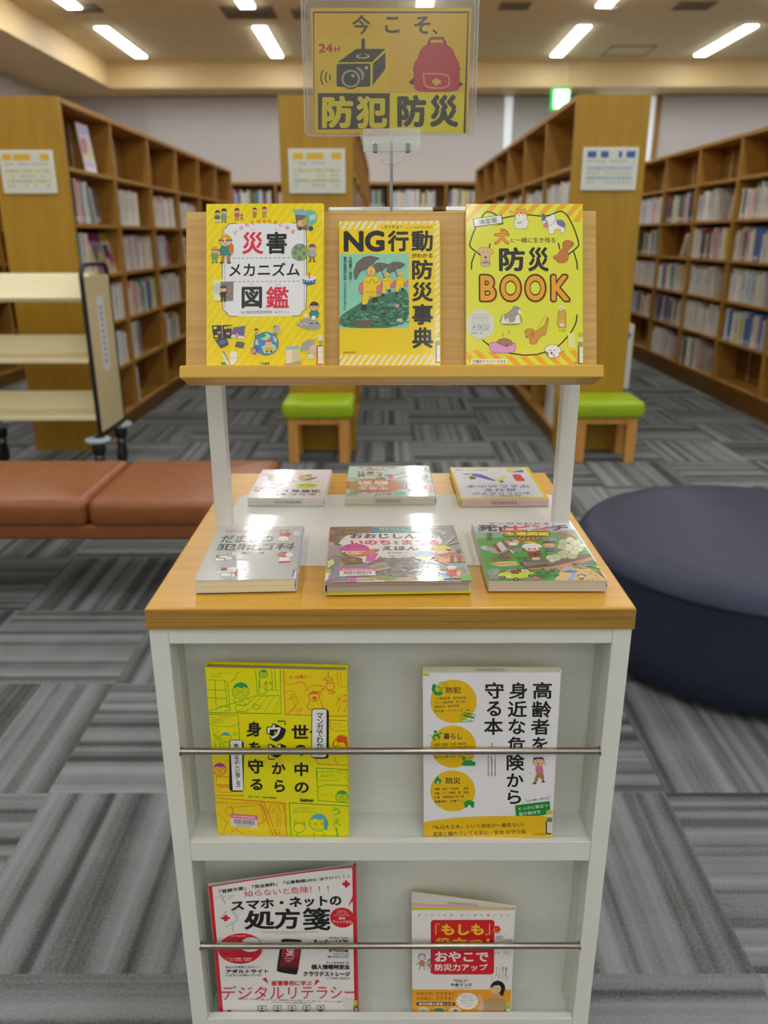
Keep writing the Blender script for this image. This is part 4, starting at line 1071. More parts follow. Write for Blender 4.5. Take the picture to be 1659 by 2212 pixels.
def coat(x, y, k):
    def s(p): return [(x + u * k, y + v * k) for u, v in p]
    for bx, by, bw, bh in ((-95, 195, 45, 68), (105, 190, 58, 62)): a.el(x + bx * k, y + by * k, (bw + 4) * k, (bh + 4) * k, RL); a.el(x + bx * k, y + by * k, bw * k, bh * k, '#d9758c')
    body = [(-62, 62), (62, 52), (128, 130), (118, 158), (60, 165), (66, 320), (30, 320), (-12, 262), (-42, 380), (-112, 388), (-88, 210), (-98, 118)]
    a.pg(s([(u * 1.04, v * 1.01 - 1) for u, v in body]), RL); a.pg(s(body), RC)
    a.el(x, y, 52 * k, 62 * k, RL); a.el(x, y, 48 * k, 58 * k, RC); a.el(x - 4 * k, y + 12 * k, 32 * k, 40 * k, '#dcae84')
    a.ln(s([(-16, 34), (6, 34)]), 4 * k + 1, '#7a4a34'); a.ln(s([(-18, 4), (-8, 4)]), 4 * k + 1, RL); a.ln(s([(2, 4), (12, 4)]), 4 * k + 1, RL)
    a.ln(s([(-70, 110), (-20, 130), (12, 82)]), 5 * k + 1, RL); a.ln(s([(90, 110), (40, 140), (22, 90)]), 5 * k + 1, RL)
    a.ln(s([(-60, 240), (40, 236)]), 4 * k, RL)
    for bx, by in ((-82, 428), (48, 340)): a.pg(s([(bx - 32, by - 44), (bx + 26, by - 44), (bx + 30, by + 18), (bx - 36, by + 18)]), '#3f3a34')
coat(605, 795, 1.0); coat(790, 838, .56); coat(945, 828, .54)
a.vt('大地震・津波・', (345, 616, 384, 915), '#2e4a40', .01); a.vt('集中豪雨が起こったそのときに', (284, 618, 322, 1235), '#2e4a40', .01)
a.tx('KADOKAWA', (288, 1718, 425, 1738), '#4a4420', .02)
l1 = sub(a); l1.rc(1345, 1600, 1400, 1650, '#9a9a30'); l1.rc(1350, 1650, 1400, 1850, '#4a4a78'); l1.rc(1360, 1652, 1400, 1840, '#e6e2da'); l1.ln([(1360, 1712), (1400, 1712)], 4, '#a8a8b8'); l1.ln([(1360, 1775), (1400, 1775)], 4, '#a8a8b8'); l1.rc(1372, 1500, 1400, 1560, '#b8c020')
book('yellow striped book with raincoat people under umbrellas, middle of the tilted rack', on_rack(RM, -.066, .013, .15), .128, .188, .013, a, Y2, GLOSS, labels=[('spine_label', l1)])

# ---- rack, right: surviving with a dog
Q = [(138, 110), (1395, 110), (1390, 1880), (128, 1880)]
a = Art(Q, .148, .21)
Y3 = '#e4e43c'; OR = '#f2ae10'
a.rc(100, 90, 1420, 1900, Y3); a.stripes(120, 100, 1420, 318, 150, 74, 190, OR)
a.pg([(110, 330), (215, 300), (300, 215), (375, 178), (480, 222), (650, 228), (800, 212), (960, 232), (1130, 182), (1200, 190), (1280, 300), (1420, 330)], Y3)
a.stripes(120, 1690, 1420, 1890, 150, 74, -190, OR); a.pg([(280, 1680), (1000, 1680), (1240, 1680), (1150, 1720), (760, 1765), (560, 1745), (330, 1700)], Y3)
for p_ in ([(305, 258), (340, 205), (375, 195), (420, 205), (470, 232)], [(530, 266), (650, 240), (800, 226), (960, 246), (1050, 236), (1130, 196), (1180, 190), (1240, 240), (1310, 380), (1360, 540), (1350, 575), (1240, 660)], [(1300, 625), (1335, 740), (1340, 822)], [(240, 365), (200, 460), (172, 545), (180, 580), (260, 640), (320, 690)], [(232, 640), (195, 740), (192, 822)], [(395, 538), (385, 605)], [(1135, 532), (1152, 605)], [(305, 1580), (380, 1640)], [(590, 1722), (760, 1745), (900, 1737), (1000, 1705)], [(1335, 1305), (1322, 1400), (1260, 1510), (1150, 1630), (1090, 1670)]): a.ln(p_, 14, '#26241c')
a.pg([(430, 352), (535, 318), (545, 330)], K); a.pg([(208, 272), (526, 226), (538, 320), (224, 366)], K); a.pg([(216, 276), (518, 234), (528, 315), (232, 356)], '#eeeee4'); a.tx('決定版', [(275, 282), (470, 252), (474, 310), (280, 336)], K, .01)
a.tx('犬', (440, 378, 606, 552), '#7a4a10', .06); a.tx('犬', (448, 386, 598, 544), '#f0981c', .03)
a.tx('と', (618, 486, 660, 526), K, .01); a.tx('一緒に生き残る', (672, 474, 1102, 530), K, .01)
a.tx('防', (490, 580, 772, 838), K, .035); a.tx('災', (806, 578, 1030, 842), K, .035)
for ch, x0, x1 in (('B', 268, 466), ('O', 490, 738), ('O', 760, 1004), ('K', 1040, 1266)):
    a.tx(ch, (x0 + 12, 874, x1 + 14, 1180), '#f4c02c', .045); a.tx(ch, (x0, 866, x1, 1174), '#3a2c10', .075); a.tx(ch, (x0 + 18, 884, x1 - 18, 1156), '#efa414', .03)
a.el(285, 1410, 150, 157, '#dcdcd2')
a.ln([(190, 1306), (375, 1306)], 3, '#8a8a80'); a.ln([(190, 1354), (375, 1354)], 3, '#8a8a80'); a.ln([(180, 1403), (380, 1403)], 3, '#8a8a80')
a.tx('いちばん役立つ', (192, 1318, 370, 1344), '#6a6a60'); a.tx('ペットシリーズ', (190, 1364, 370, 1388), '#6a6a60'); a.tx('犬防災', (180, 1416, 384, 1482), '#7a7a70', .0); a.tx('編集部・編', (182, 1494, 302, 1516), '#6a6a60')
a.rr(178, 1786, 576, 1838, 12, '#f2f0dc'); a.tx('犬種別アドバイス付き', (195, 1794, 556, 1830), K, .01)
DL = '#5a4630'
def shape(p, c):
    q = a.soft(p, True); a.ln(q + [q[0], q[1]], 7, DL); a.flat(q, c)
def dot(x, y, r_, c=DL): a.el(x, y, r_, r_, c, 8)
# sitting shiba
shape([(660, 380), (655, 300), (690, 240), (780, 240), (810, 290), (800, 380)], '#f0ece0'); shape([(690, 200), (695, 158), (720, 180), (745, 180), (775, 158), (785, 205), (805, 240), (770, 290), (700, 290), (655, 245)], '#e8a040'); a.el(732, 255, 60, 38, '#f4f0e4'); dot(733, 215, 9); dot(712, 235, 6); dot(755, 235, 6); a.ln([(690, 318), (745, 312)], 12, '#8a9a20'); a.pg([(596, 188), (618, 186), (640, 178), (618, 216)], '#e090a0')
# french bulldog
shape([(1030, 300), (1090, 270), (1180, 285), (1215, 330), (1210, 380), (1190, 436), (1160, 434), (1160, 385), (1090, 385), (1095, 436), (1025, 436), (1030, 380)], '#f0eee8'); a.pg([(1110, 285), (1180, 288), (1212, 330), (1205, 375), (1150, 350), (1120, 330)], '#7a7484'); shape([(965, 208), (1010, 255), (1050, 240), (1095, 218), (1105, 260), (1085, 320), (1030, 350), (975, 335), (955, 290)], '#f2f0ea'); a.pg([(965, 208), (1010, 255), (985, 300), (958, 290)], '#6a6474'); dot(1008, 300, 10, '#3a3230'); a.el(1000, 345, 28, 26, '#d88a8c'); a.ln([(985, 318), (1030, 322)], 6, '#3a3230')
# poodle
shape([(1180, 560), (1190, 520), (1235, 505), (1290, 520), (1300, 560), (1260, 590), (1235, 620), (1245, 700), (1210, 748), (1130, 745), (1115, 720), (1080, 700), (1082, 670), (1118, 672), (1150, 620), (1185, 600)], '#c87a34'); dot(1290, 540, 9, '#3a2c20'); a.ln([(1190, 600), (1235, 610)], 9, '#8a8a9a')
# labrador
shape([(255, 640), (275, 590), (320, 582), (380, 585), (430, 620), (420, 655), (390, 645), (385, 710), (400, 785), (285, 785), (300, 710), (290, 645)], '#e0bc7e'); a.pg([(320, 715), (370, 715), (362, 760), (345, 768), (328, 758)], '#d08ab0'); dot(345, 688, 13, '#2a221c'); a.ln([(310, 632), (330, 632)], 4, DL); a.ln([(358, 632), (378, 632)], 4, DL); a.ln([(290, 745), (395, 745)], 12, '#6a7a8a')
# schnauzer on a tray
shape([(520, 1300), (720, 1298), (745, 1415), (485, 1418)], '#a8b83a'); a.pg([(535, 1312), (705, 1310), (722, 1400), (505, 1402)], '#eeeee6'); shape([(545, 1310), (600, 1280), (640, 1240), (645, 1216), (690, 1222), (730, 1258), (718, 1300), (690, 1295), (660, 1330), (655, 1385), (560, 1385), (548, 1345)], '#a89a94'); a.el(712, 1275, 18, 26, '#f0eee6'); a.el(575, 1370, 20, 22, '#e4e0d8'); dot(690, 1246, 5)
# dachshund
shape([(760, 1490), (790, 1462), (850, 1462), (885, 1500), (940, 1450), (985, 1420), (1008, 1330), (1028, 1350), (1005, 1440), (985, 1530), (960, 1520), (900, 1580), (885, 1625), (815, 1622), (822, 1570), (800, 1540), (785, 1555)], '#d89838'); a.pg([(835, 1490), (868, 1500), (860, 1560), (838, 1548)], '#b87828'); dot(776, 1490, 5); dot(784, 1550, 9, '#3a2c20'); a.ln([(880, 1500), (992, 1312)], 3, '#8a7a50')
# shiba from behind
shape([(1130, 1275), (1150, 1250), (1200, 1255), (1212, 1300), (1205, 1370), (1215, 1445), (1170, 1448), (1122, 1440), (1122, 1370)], '#dca640'); a.el(1160, 1235, 24, 26, '#ece8de'); dot(1162, 1240, 7); a.el(1165, 1395, 40, 40, '#e2b050'); a.el(1168, 1425, 26, 20, '#f0ead8'); dot(1166, 1436, 7)
for x in (1140, 1160, 1180, 1200): a.ln([(x, 1462), (x + 2, 1495)], 4, DL)
# puppy asleep in a pink bed
shape([(455, 1600), (500, 1570), (560, 1562), (620, 1590), (640, 1640), (540, 1665), (470, 1640)], '#a8745a'); shape([(380, 1610), (440, 1602), (520, 1640), (600, 1650), (660, 1605), (665, 1650), (650, 1720), (400, 1722), (375, 1650)], '#e0a0cc'); a.el(565, 1615, 52, 42, '#b07c60'); dot(572, 1640, 8, '#4a2c24'); a.tx('Z', (515, 1508, 538, 1540), '#6a6a3a'); a.tx('Z', (582, 1482, 606, 1515), '#6a6a3a')
# white toy poodle
for x, y, r_ in ((1010, 1680, 32), (1040, 1662, 34), (1090, 1662, 34), (1130, 1690, 32), (1110, 1740, 32), (1050, 1745, 36), (1015, 1720, 30)): a.el(x, y, r_, r_, '#8a8578')
for x, y, r_ in ((1012, 1682, 29), (1042, 1666, 32), (1088, 1666, 32), (1126, 1690, 29), (1106, 1736, 30), (1052, 1740, 34), (1066, 1705, 50)): a.el(x, y, r_, r_, '#f2f0ea')
dot(1042, 1692, 7); dot(1085, 1692, 7); dot(1054, 1722, 12, '#2a2624'); a.el(1076, 1745, 10, 9, '#d88a9a'); a.tx('+', (1168, 1692, 1196, 1722), '#8a7a30')
a.tx('日東', (1296, 1808, 1336, 1824), '#6a5a30'); a.tx('書院', (1296, 1828, 1336, 1844), '#6a5a30')
l1 = sub(a); l1.rc(1340, 1560, 1396, 1600, '#e8e4d4'); l1.rc(1340, 1600, 1396, 1648, '#a8a030'); l1.rc(1342, 1648, 1396, 1840, '#3a3a3a'); l1.rc(1354, 1652, 1396, 1830, '#ece8e0'); l1.rc(1345, 1500, 1396, 1545, '#c8c010'); l1.ln([(1354, 1715), (1396, 1715)], 3, '#aaaaaa'); l1.ln([(1354, 1770), (1396, 1770)], 3, '#aaaaaa')
l2 = sub(a); l2.rc(1232, 1505, 1308, 1660, '#e8e890')
book('yellow dog disaster book with drawn dogs, right on the tilted rack', on_rack(RM, .0955, .013, -.1), .148, .21, .013, a, Y3, GLOSS, labels=[('spine_label', l1), ('clear_patch', l2)])

# ---- two books standing on the rear side of the rack (only their top edges show)
for x, w_, c_, lab in ((-.062, .150, '#cfe0dc', 'pale blue-green book on the rear rack, top edge behind the middle book'), (-.2315, .148, '#ece0cc', 'cream book on the rear rack, top edge left of the dog book')):
    a = Art(UNIT, w_, .212); a.rc(0, 0, 100, 100, c_); a.rc(10, 10, 90, 30, '#8ab0b0')
    book(lab, on_rack(RM2, x, .013), w_, .212, .013, a, c_, GLOSS, pages='#e4e6de', stamp=('far', .3, .72, True))
# ---- counter, front left: silver paperback about swindles
Q = [(725, 155), (1465, 150), (1415, 628), (488, 640)]
a = Art(Q, .1265, .1935)
SV = '#b4b8b4'
a.rc(400, 100, 1600, 700, SV)
a.tx('巧妙な騙しの手口の全貌', (785, 178, 1345, 202), '#c8383c', .01)
a.tx('だましの', (742, 225, 1205, 290), K, .02, italic=.2); a.tx('犯罪百科', (704, 298, 1396, 358), K, .02, italic=.15)
a.tx('間川　清', (934, 374, 1130, 396), K, .015); a.ln([(935, 402), (1080, 400)], 3, '#c8383c')
def rabbit(x, y, k, c='#ecece6'):
    a.ln([(x - 14 * k, y - 18 * k), (x - 20 * k, y - 48 * k)], 13 * k, '#4a4a46'); a.ln([(x + 14 * k, y - 18 * k), (x + 22 * k, y - 46 * k)], 13 * k, '#4a4a46')
    a.ln([(x - 14 * k, y - 18 * k), (x - 19 * k, y - 45 * k)], 9 * k, c); a.ln([(x + 14 * k, y - 18 * k), (x + 21 * k, y - 43 * k)], 9 * k, c)
    a.el(x, y, 42 * k, 22 * k, '#4a4a46'); a.el(x, y, 39 * k, 20 * k, c)
rabbit(765, 405, 1.0); a.ln([(730, 402), (800, 400)], 7, '#2c2a28'); a.rr(686, 430, 772, 455, 5, '#4a4a46'); a.rr(690, 433, 768, 452, 4, '#f0efe8'); a.el(810, 430, 32, 12, '#ecece6'); a.pg([(692, 405), (715, 400), (722, 420), (700, 424)], '#8a5a4a'); a.ln([(650, 445), (690, 443)], 3, '#4a4a46'); a.ln([(840, 440), (866, 438)], 3, '#4a4a46')
a.el(876, 390, 42, 22, '#4a4a46'); a.el(876, 390, 39, 20, '#ecebe4')
for v in (378, 388, 398): a.ln([(855, v), (898, v - 2)], 3, '#8a8a84')
a.pg([(1268, 205), (1290, 215), (1320, 205), (1362, 208), (1350, 240), (1260, 238)], '#c0383a'); a.el(1295, 258, 42, 22, '#f0efe8'); a.ln([(1275, 270), (1278, 290)], 4, '#4a4a46'); a.ln([(1305, 270), (1312, 288)], 4, '#4a4a46')
a.pg([(1385, 195), (1440, 192), (1432, 228), (1388, 230)], '#ecebe4'); a.ln([(1395, 205), (1428, 204)], 3, '#8a8a84'); a.ln([(1395, 216), (1425, 215)], 3, '#8a8a84')
a.el(1300, 402, 52, 24, '#4a3a38'); a.el(1300, 402, 49, 22, '#c0383a'); a.el(1350, 404, 34, 20, '#f0efe8'); a.pg([(1270, 425), (1345, 425), (1368, 468), (1255, 472)], '#f0efe8'); a.pg([(1255, 462), (1366, 460), (1362, 478), (1260, 482)], '#c0383a'); a.ln([(1235, 402), (1250, 415)], 6, '#c0383a')
for x in (1268, 1285, 1302, 1318): a.ln([(x, 390), (x + 5, 415)], 3, '#e8d8d0')
a.pg([(735, 525), (760, 515), (790, 525), (800, 545), (740, 548)], '#b0383a'); a.pg([(800, 512), (905, 508), (870, 562), (780, 556)], '#4a4a46'); a.pg([(804, 514), (900, 511), (866, 559), (784, 553)], '#ecebe4'); a.pg([(692, 548), (835, 540), (830, 568), (696, 575)], '#4a4a46'); a.pg([(696, 550), (832, 543), (827, 566), (700, 572)], '#f2f1ea'); a.tx('500万', (712, 550, 818, 568), '#4a4a46')
a.pg([(865, 555), (900, 535), (945, 538), (915, 570), (905, 598), (865, 600), (850, 580)], '#c0383a'); a.el(780, 585, 48, 14, '#f0efe8'); a.el(850, 590, 14, 12, '#f0efe8')
a.tx('さくら舎', (915, 602, 990, 612), '#4a4a46')
l1 = sub(a); l1.pg([(1400, 485), (1440, 488), (1432, 515), (1395, 510)], '#d8cc20'); l1.pg([(1395, 540), (1425, 542), (1400, 620), (1385, 612)], '#3a3a70'); l1.pg([(1408, 545), (1440, 548), (1415, 628), (1392, 626)], '#e8e6e2')
l2 = sub(a); l2.pg([(1438, 170), (1470, 168), (1445, 440), (1405, 440)], '#b4b4d4')
book('silver paperback about swindles on the counter, front left', rot(-.2403, .9114, .8695, 2.56, 0, 0), .1265, .1935, .0172, a, SV, FILM, pages='#e6dcb8', spinecol='#b8b8d8', back='#c8c8c8', labels=[('spine_label', l1), ('spine_band', l2)])

# ---- counter, front centre: earthquake picture book
Q = [(150, 145), (1385, 128), (1560, 690), (105, 712)]
a = Art(Q, .184, .204)
a.rc(0, 0, 1659, 922, '#a89c94')
a.pg([(150, 140), (560, 140), (570, 190), (350, 290), (230, 340), (130, 300)], '#8a6e50'); a.pg([(1100, 120), (1390, 120), (1460, 400), (1300, 330), (1240, 240), (1120, 190)], '#8f8a88')
for i in range(46):
    x, y = rng.uniform(170, 560), rng.uniform(150, 290)
    if y > 310 - (x - 170) * .3: continue
    w_ = rng.uniform(16, 34); a.el(x, y, w_, w_ * .5, rng.choice(('#9a7c58', '#7c6248', '#a88a68', '#8e8478')), 7); a.ring(x, y, w_, w_ * .5, 3, '#5c4a38', 8)
for i in range(26):
    x, y = rng.uniform(1120, 1400), rng.uniform(140, 260); w_ = rng.uniform(18, 36); a.el(x, y, w_, w_ * .5, rng.choice(('#a8a4a0', '#8c8886', '#b8b4b0', '#98948e')), 8); a.ring(x, y, w_, w_ * .5, 3, '#5c5854', 8)
a.el(215, 215, 28, 14, '#4a5a9a', 9); a.el(160, 250, 24, 20, '#b0382e', 9); a.el(310, 240, 30, 14, '#3a8a5a', 9); a.el(165, 320, 26, 18, '#d8a0b8', 9)
a.rr(555, 152, 1110, 204, 24, '#1f86a0'); a.tx('親子でよむ', (640, 158, 900, 178), '#d8d458', .01); a.tx('じしんのときどうする？', (585, 180, 1000, 198), '#d8d458', .01)
a.pg([(340, 210), (1200, 205), (1290, 300), (1180, 350), (1060, 450), (640, 470), (640, 360), (230, 330), (250, 290)], '#e8e4e2')
a.tx('おおじしん', (350, 215, 1020, 264), K, .04); a.tx('から', (1070, 226, 1225, 260), K, .03)
a.tx('いのち', (355, 280, 755, 328), '#d22a3a', .045); a.tx('を', (785, 290, 835, 324), K, .03); a.tx('まもる', (868, 278, 1232, 328), '#d22a3a', .045)
a.tx('えほん', (668, 342, 1030, 386), K, .04)
a.tx('清永奈穂', (722, 402, 862, 418), '#3a3836', .01); a.tx('文・監修', (872, 404, 930, 416), '#5a5856'); a.tx('石塚ワカメ', (730, 432, 880, 447), '#3a3836', .01); a.tx('絵', (888, 434, 912, 446), '#5a5856')
# heaps of rubble
a.pg([(130, 430), (280, 440), (640, 460), (1000, 470), (1500, 480), (1560, 690), (105, 712)], '#8c8884')
for i in range(120):
    x, y = rng.uniform(520, 1150), rng.uniform(470, 640); w_ = rng.uniform(14, 44)
    a.pg([(x - w_, y), (x - w_ * .3, y - w_ * .45), (x + w_ * .6, y - w_ * .35), (x + w_, y + w_ * .2), (x, y + w_ * .4)], rng.choice(('#7c7874', '#a09c98', '#6c6864', '#938f8a', '#8a7a72')))
    if i % 2: a.ln([(x - w_, y), (x - w_ * .3, y - w_ * .45), (x + w_ * .6, y - w_ * .35)], 3, '#4c4844')
a.pg([(1190, 400), (1440, 410), (1500, 500), (1280, 520), (1190, 480)], '#b0604a')
for x in range(1230, 1490, 34): a.pg([(x, 500), (x + 12, 440 + (x % 3) * 12), (x + 22, 470), (x + 32, 430), (x + 44, 505)], rng.choice(('#e87a28', '#e8a030', '#d85a24')))
for x in (1350, 1420): a.pg([(x, 445), (x + 30, 445), (x + 36, 505), (x - 4, 508)], '#5c5450')
a.ln([(1230, 380), (1395, 250)], 16, '#b8b8b6'); a.ln([(1270, 340), (1440, 300)], 12, '#a8a8a8'); a.el(1440, 385, 30, 18, '#5a9a3a', 9)
a.pg([(1280, 520), (1500, 512), (1555, 600), (1560, 690), (1480, 660), (1380, 560)], '#7fa8c8'); a.pg([(1270, 520), (1500, 508), (1506, 520), (1300, 528)], '#7ab03a'); a.pg([(1400, 560), (1480, 550), (1530, 610), (1440, 625)], '#a8845a'); a.pg([(1480, 640), (1550, 620), (1562, 690), (1440, 690)], '#6fb43a'); a.pg([(1530, 580), (1556, 600), (1560, 640)], '#8ab8d8')
a.pg([(105, 700), (330, 690), (450, 655), (700, 640), (830, 665), (1090, 640), (1300, 690), (1560, 690), (1560, 715), (105, 715)], '#b89a78'); a.pg([(420, 660), (700, 690), (690, 705), (410, 708)], '#d8c4a8')
for x in (640, 700, 1000, 1050, 720, 770): a.pg([(x - 30, 680), (x - 14, 645), (x, 668), (x + 14, 640), (x + 40, 682)], '#6a9a2c')
a.pg([(110, 690), (300, 450), (370, 470), (270, 560), (330, 700)], '#8a88a0'); a.ln([(282, 515), (262, 565)], 18, '#d8a020'); a.pg([(130, 500), (180, 470), (200, 520), (130, 570)], '#d8d4a0')
a.pg([(260, 470), (400, 445), (510, 480), (460, 515), (330, 525), (270, 510)], '#8a6a48'); a.el(372, 485, 34, 14, '#a88a60')
# the two big children
def kid(o, hat, hatline, coat_, legs, dx):
    a.pg([(255 + dx, 360), (280 + dx, 330), (420 + dx, 325), (555 + dx, 350), (650 + dx, 375), (655 + dx, 440), (590 + dx, 500), (470 + dx, 515), (480 + dx, 460), (280 + dx, 440)], '#f0ece6')
    a.pg([(270 + dx, 415), (300 + dx, 405), (480 + dx, 410), (560 + dx, 375), (640 + dx, 372), (640 + dx, 400), (560 + dx, 415), (500 + dx, 455), (300 + dx, 438)], '#4a3a2c'); a.pg([(276 + dx, 418), (480 + dx, 416), (560 + dx, 380), (632 + dx, 376), (632 + dx, 394), (560 + dx, 410), (500 + dx, 448), (300 + dx, 432)], coat_)
    a.pg([(520 + dx, 440), (600 + dx, 410), (635 + dx, 420), (590 + dx, 500), (500 + dx, 500)], legs); a.el(390 + dx, 405, 92, 32, '#4a3a2c'); a.el(390 + dx, 405, 89, 30, '#f0c8a0')
    a.el(400 + dx, 380, 145, 58, '#4a3a2c', 24, 180, 360); a.el(400 + dx, 379, 141, 55, hat, 24, 180, 360); a.rc(258 + dx, 372, 545 + dx, 394, hat)
    for x in (345, 450): a.el(x + dx, 410, 8, 5, '#3a2c24', 8)
    a.ln([(370 + dx, 424), (400 + dx, 420)], 4, '#8a4a3a')
    if hatline:
        for x in (340, 400, 460): a.ln([(x - 30 + dx, 352), (x + dx, 346), (x + 24 + dx, 352)], 6, hatline)
kid(0, '#dc4aa8', '#7a2a60', '#e88a20', '#dc5ab0', 0)
a.pg([(985, 430), (1040, 390), (1170, 380), (1200, 440), (1120, 500), (1000, 470)], '#f0ece6'); a.pg([(990, 432), (1050, 395), (1180, 400), (1240, 430), (1150, 450), (1040, 450)], '#9ac4dc'); a.pg([(1040, 440), (1130, 460), (1110, 490), (1060, 470)], '#e0d020')
a.el(1240, 400, 92, 28, '#4a3a2c'); a.el(1240, 400, 89, 26, '#f0c8a0'); a.el(1260, 378, 96, 46, '#4a3a2c', 22, 180, 360); a.el(1260, 377, 93, 43, '#e8d41c', 22, 180, 360); a.pg([(1150, 392), (1365, 398), (1362, 408), (1150, 402)], '#e8d41c'); a.el(1215, 408, 8, 4, '#3a2c24', 8)
# small people low right
for x, y, hat, c_ in ((1140, 590, '#e8e6e2', '#4a9a5a'), (1280, 600, '#7a5a3a', '#6ab0d0'), (1360, 565, '#e8e6e2', '#c03030')):
    a.el(x, y, 50, 20, '#5a4a40'); a.el(x, y, 47, 18, '#e8c4a0'); a.el(x, y - 3, 50, 20, hat, 14, 180, 360); a.pg([(x - 45, y + 18), (x + 45, y + 14), (x + 70, y + 70), (x - 55, y + 80)], c_)
a.pg([(1090, 650), (1140, 640), (1150, 690), (1095, 690)], '#c83030'); a.el(1430, 620, 24, 30, '#e0c060'); a.el(1410, 655, 60, 14, '#b89a78'); a.pg([(1225, 650), (1260, 640), (1275, 680), (1230, 690)], '#e0c820'); a.ln([(1350, 620), (1365, 690)], 6, '#8a6a48'); a.el(1010, 600, 60, 30, '#b8b4b0', 14, 180, 360)
a.rc(320, 668, 420, 712, '#d86ab0'); a.ln([(370, 680), (370, 712)], 5, '#5a2a4a'); a.tx('KADOKAWA', (430, 678, 592, 690), '#4a443e', .02)
a.pg([(540, 540), (700, 515), (760, 570), (590, 605)], '#b8a890'); a.tx('GPIEG', [(580, 548), (700, 530), (716, 556), (596, 578)], '#6a5a48', .02)
l1 = Art(UNIT, a.w, a.h, z0=2e-5); l1.H = a.H; l1.barcode([(252, 566), (596, 570), (606, 640), (248, 650)], '#d85a9a', '栃木市都賀図書館', '501070890')
l2 = sub(a); l2.pg([(108, 620), (160, 616), (140, 690), (96, 695)], '#e8e2e0'); l2.pg([(112, 585), (164, 578), (160, 614), (106, 620)], '#b8c030'); l2.ln([(150, 622), (132, 690)], 8, '#d0405a')
book('glossy earthquake picture book with a child in a pink helmet, front centre of the counter', rot(-.0758, .9038, .8690, 1.86, 0, 0), .184, .204, .0162, a, '#a89c94', FILM, pages='#b8b0a4', hard=True, spine='L', back='#d8cc10', spinecol='#c0b8b0', labels=[('barcode_sticker', l1), ('spine_label', l2)])

# ---- counter, front right: manga survival guide for the mountains
Q = [(80, 125), (960, 120), (1295, 645), (230, 655)]
a = Art(Q, .1496, .2175)
GR = '#3f9a34'
a.rc(0, 0, 1659, 900, GR)
a.pg([(60, 110), (980, 110), (1010, 185), (110, 215)], '#d4d6e0'); a.pg([(90, 160), (300, 170), (320, 210), (110, 215)], '#b8c0d8'); a.pg([(640, 180), (800, 170), (1010, 200), (800, 208)], '#a8a8b0')
a.tx('マンガでわかる！', (225, 126, 815, 143), K, .02)
a.tx('死', (132, 150, 312, 205), '#201c1c', .05); a.tx('亡', (300, 152, 470, 205), '#201c1c', .05); a.tx('亡', (345, 158, 470, 205), '#e83e22', .05); a.tx('ピ', (455, 148, 605, 200), '#e83e22', .05); a.tx('ン', (610, 148, 780, 195), '#e83e22', .05); a.tx('チ', (775, 146, 945, 196), '#201c1c', .05)
a.pg([(110, 215), (400, 210), (500, 230), (350, 260), (120, 270)], '#8aa88a'); a.pg([(760, 215), (1000, 205), (1050, 260), (900, 250)], '#8a7a5a'); a.ln([(830, 215), (990, 248)], 16, '#b83a30')
a.pg([(355, 245), (385, 205), (780, 203), (785, 240), (700, 252), (380, 254)], '#3a3410'); a.tx('生還図鑑', (372, 208, 775, 242), '#ecd61c', .05)
a.pg([(470, 255), (705, 255), (705, 290), (480, 290)], K); a.stripes(470, 255, 705, 270, 40, 20, 20, '#e08a20'); a.pg([(478, 270), (698, 270), (698, 288), (484, 288)], '#e08a20'); a.tx('山の危険', (484, 271, 698, 288), K, .03)
a.vt('大塚志郎', (212, 214, 268, 290), '#201c1c', .02); a.el(780, 272, 62, 18, '#8a8c88')
# fallen cliff, road, rocks
a.pg([(140, 350), (200, 330), (290, 365), (380, 280), (410, 310), (440, 350), (380, 400), (300, 410), (160, 360)], '#a8a4a2'); a.pg([(270, 330), (300, 310), (350, 390), (320, 400)], '#7a3a2c'); a.pg([(340, 290), (360, 278), (430, 350), (400, 360)], '#8a4a38'); a.pg([(300, 320), (340, 295), (395, 370), (350, 390)], '#d4d2ce')
for k in range(7): a.ln([(350 + k * 14, 395 - k * 8), (385 + k * 14, 410 - k * 8)], 5, '#2c2826')
a.pg([(160, 345), (210, 335), (220, 375), (175, 370)], '#c4c2c0'); a.el(455, 300, 52, 22, '#e0b08a'); a.el(455, 318, 40, 14, '#f0ece4'); a.pg([(400, 270), (460, 285), (430, 300)], '#8a4a30'); a.pg([(440, 360), (540, 350), (520, 385), (450, 395)], '#8c8a8a'); a.ln([(425, 370), (455, 400)], 12, '#d8d8dc')
for i in range(26):
    x, y = rng.uniform(270, 430), rng.uniform(410, 470); a.pg([(x - 20, y), (x, y - 12), (x + 18, y + 4), (x - 4, y + 10)], rng.choice(('#a04a3a', '#6a4a4a', '#7a5a68', '#4a4050')))
a.pg([(230, 500), (330, 480), (480, 475), (500, 510), (330, 525)], '#d8b878'); a.ln([(240, 505), (490, 495)], 4, '#8a6a3a')
a.pg([(500, 500), (560, 450), (720, 430), (900, 440), (1150, 395), (1180, 415), (960, 480), (780, 530), (560, 540)], '#6a3a30'); a.pg([(560, 540), (800, 520), (1000, 470), (1160, 430), (1200, 450), (860, 560)], '#c8825a'); a.pg([(520, 480), (650, 430), (760, 440), (800, 490), (560, 520)], '#7c7674')
for i in range(14):
    x, y = 540 + (i % 7) * 36, 450 + (i // 7) * 26; a.ln([(x, y), (x + 30, y - 6), (x + 40, y + 16)], 4, '#3c3836')
for x, y, r_ in ((900, 300, 44), (960, 280, 40), (1010, 310, 52), (940, 350, 56), (1030, 360, 48), (880, 340, 40), (1060, 330, 34), (900, 410, 60), (980, 420, 50), (830, 440, 52), (1000, 390, 40), (780, 440, 36), (800, 465, 30)):
    a.el(x, y, r_ + 4, r_ * .62 + 3, '#6a6a48', 9); a.el(x, y, r_, r_ * .62, rng.choice(('#d6d8a4', '#c8cc98', '#dcdeb4', '#c2c08e')), 9)
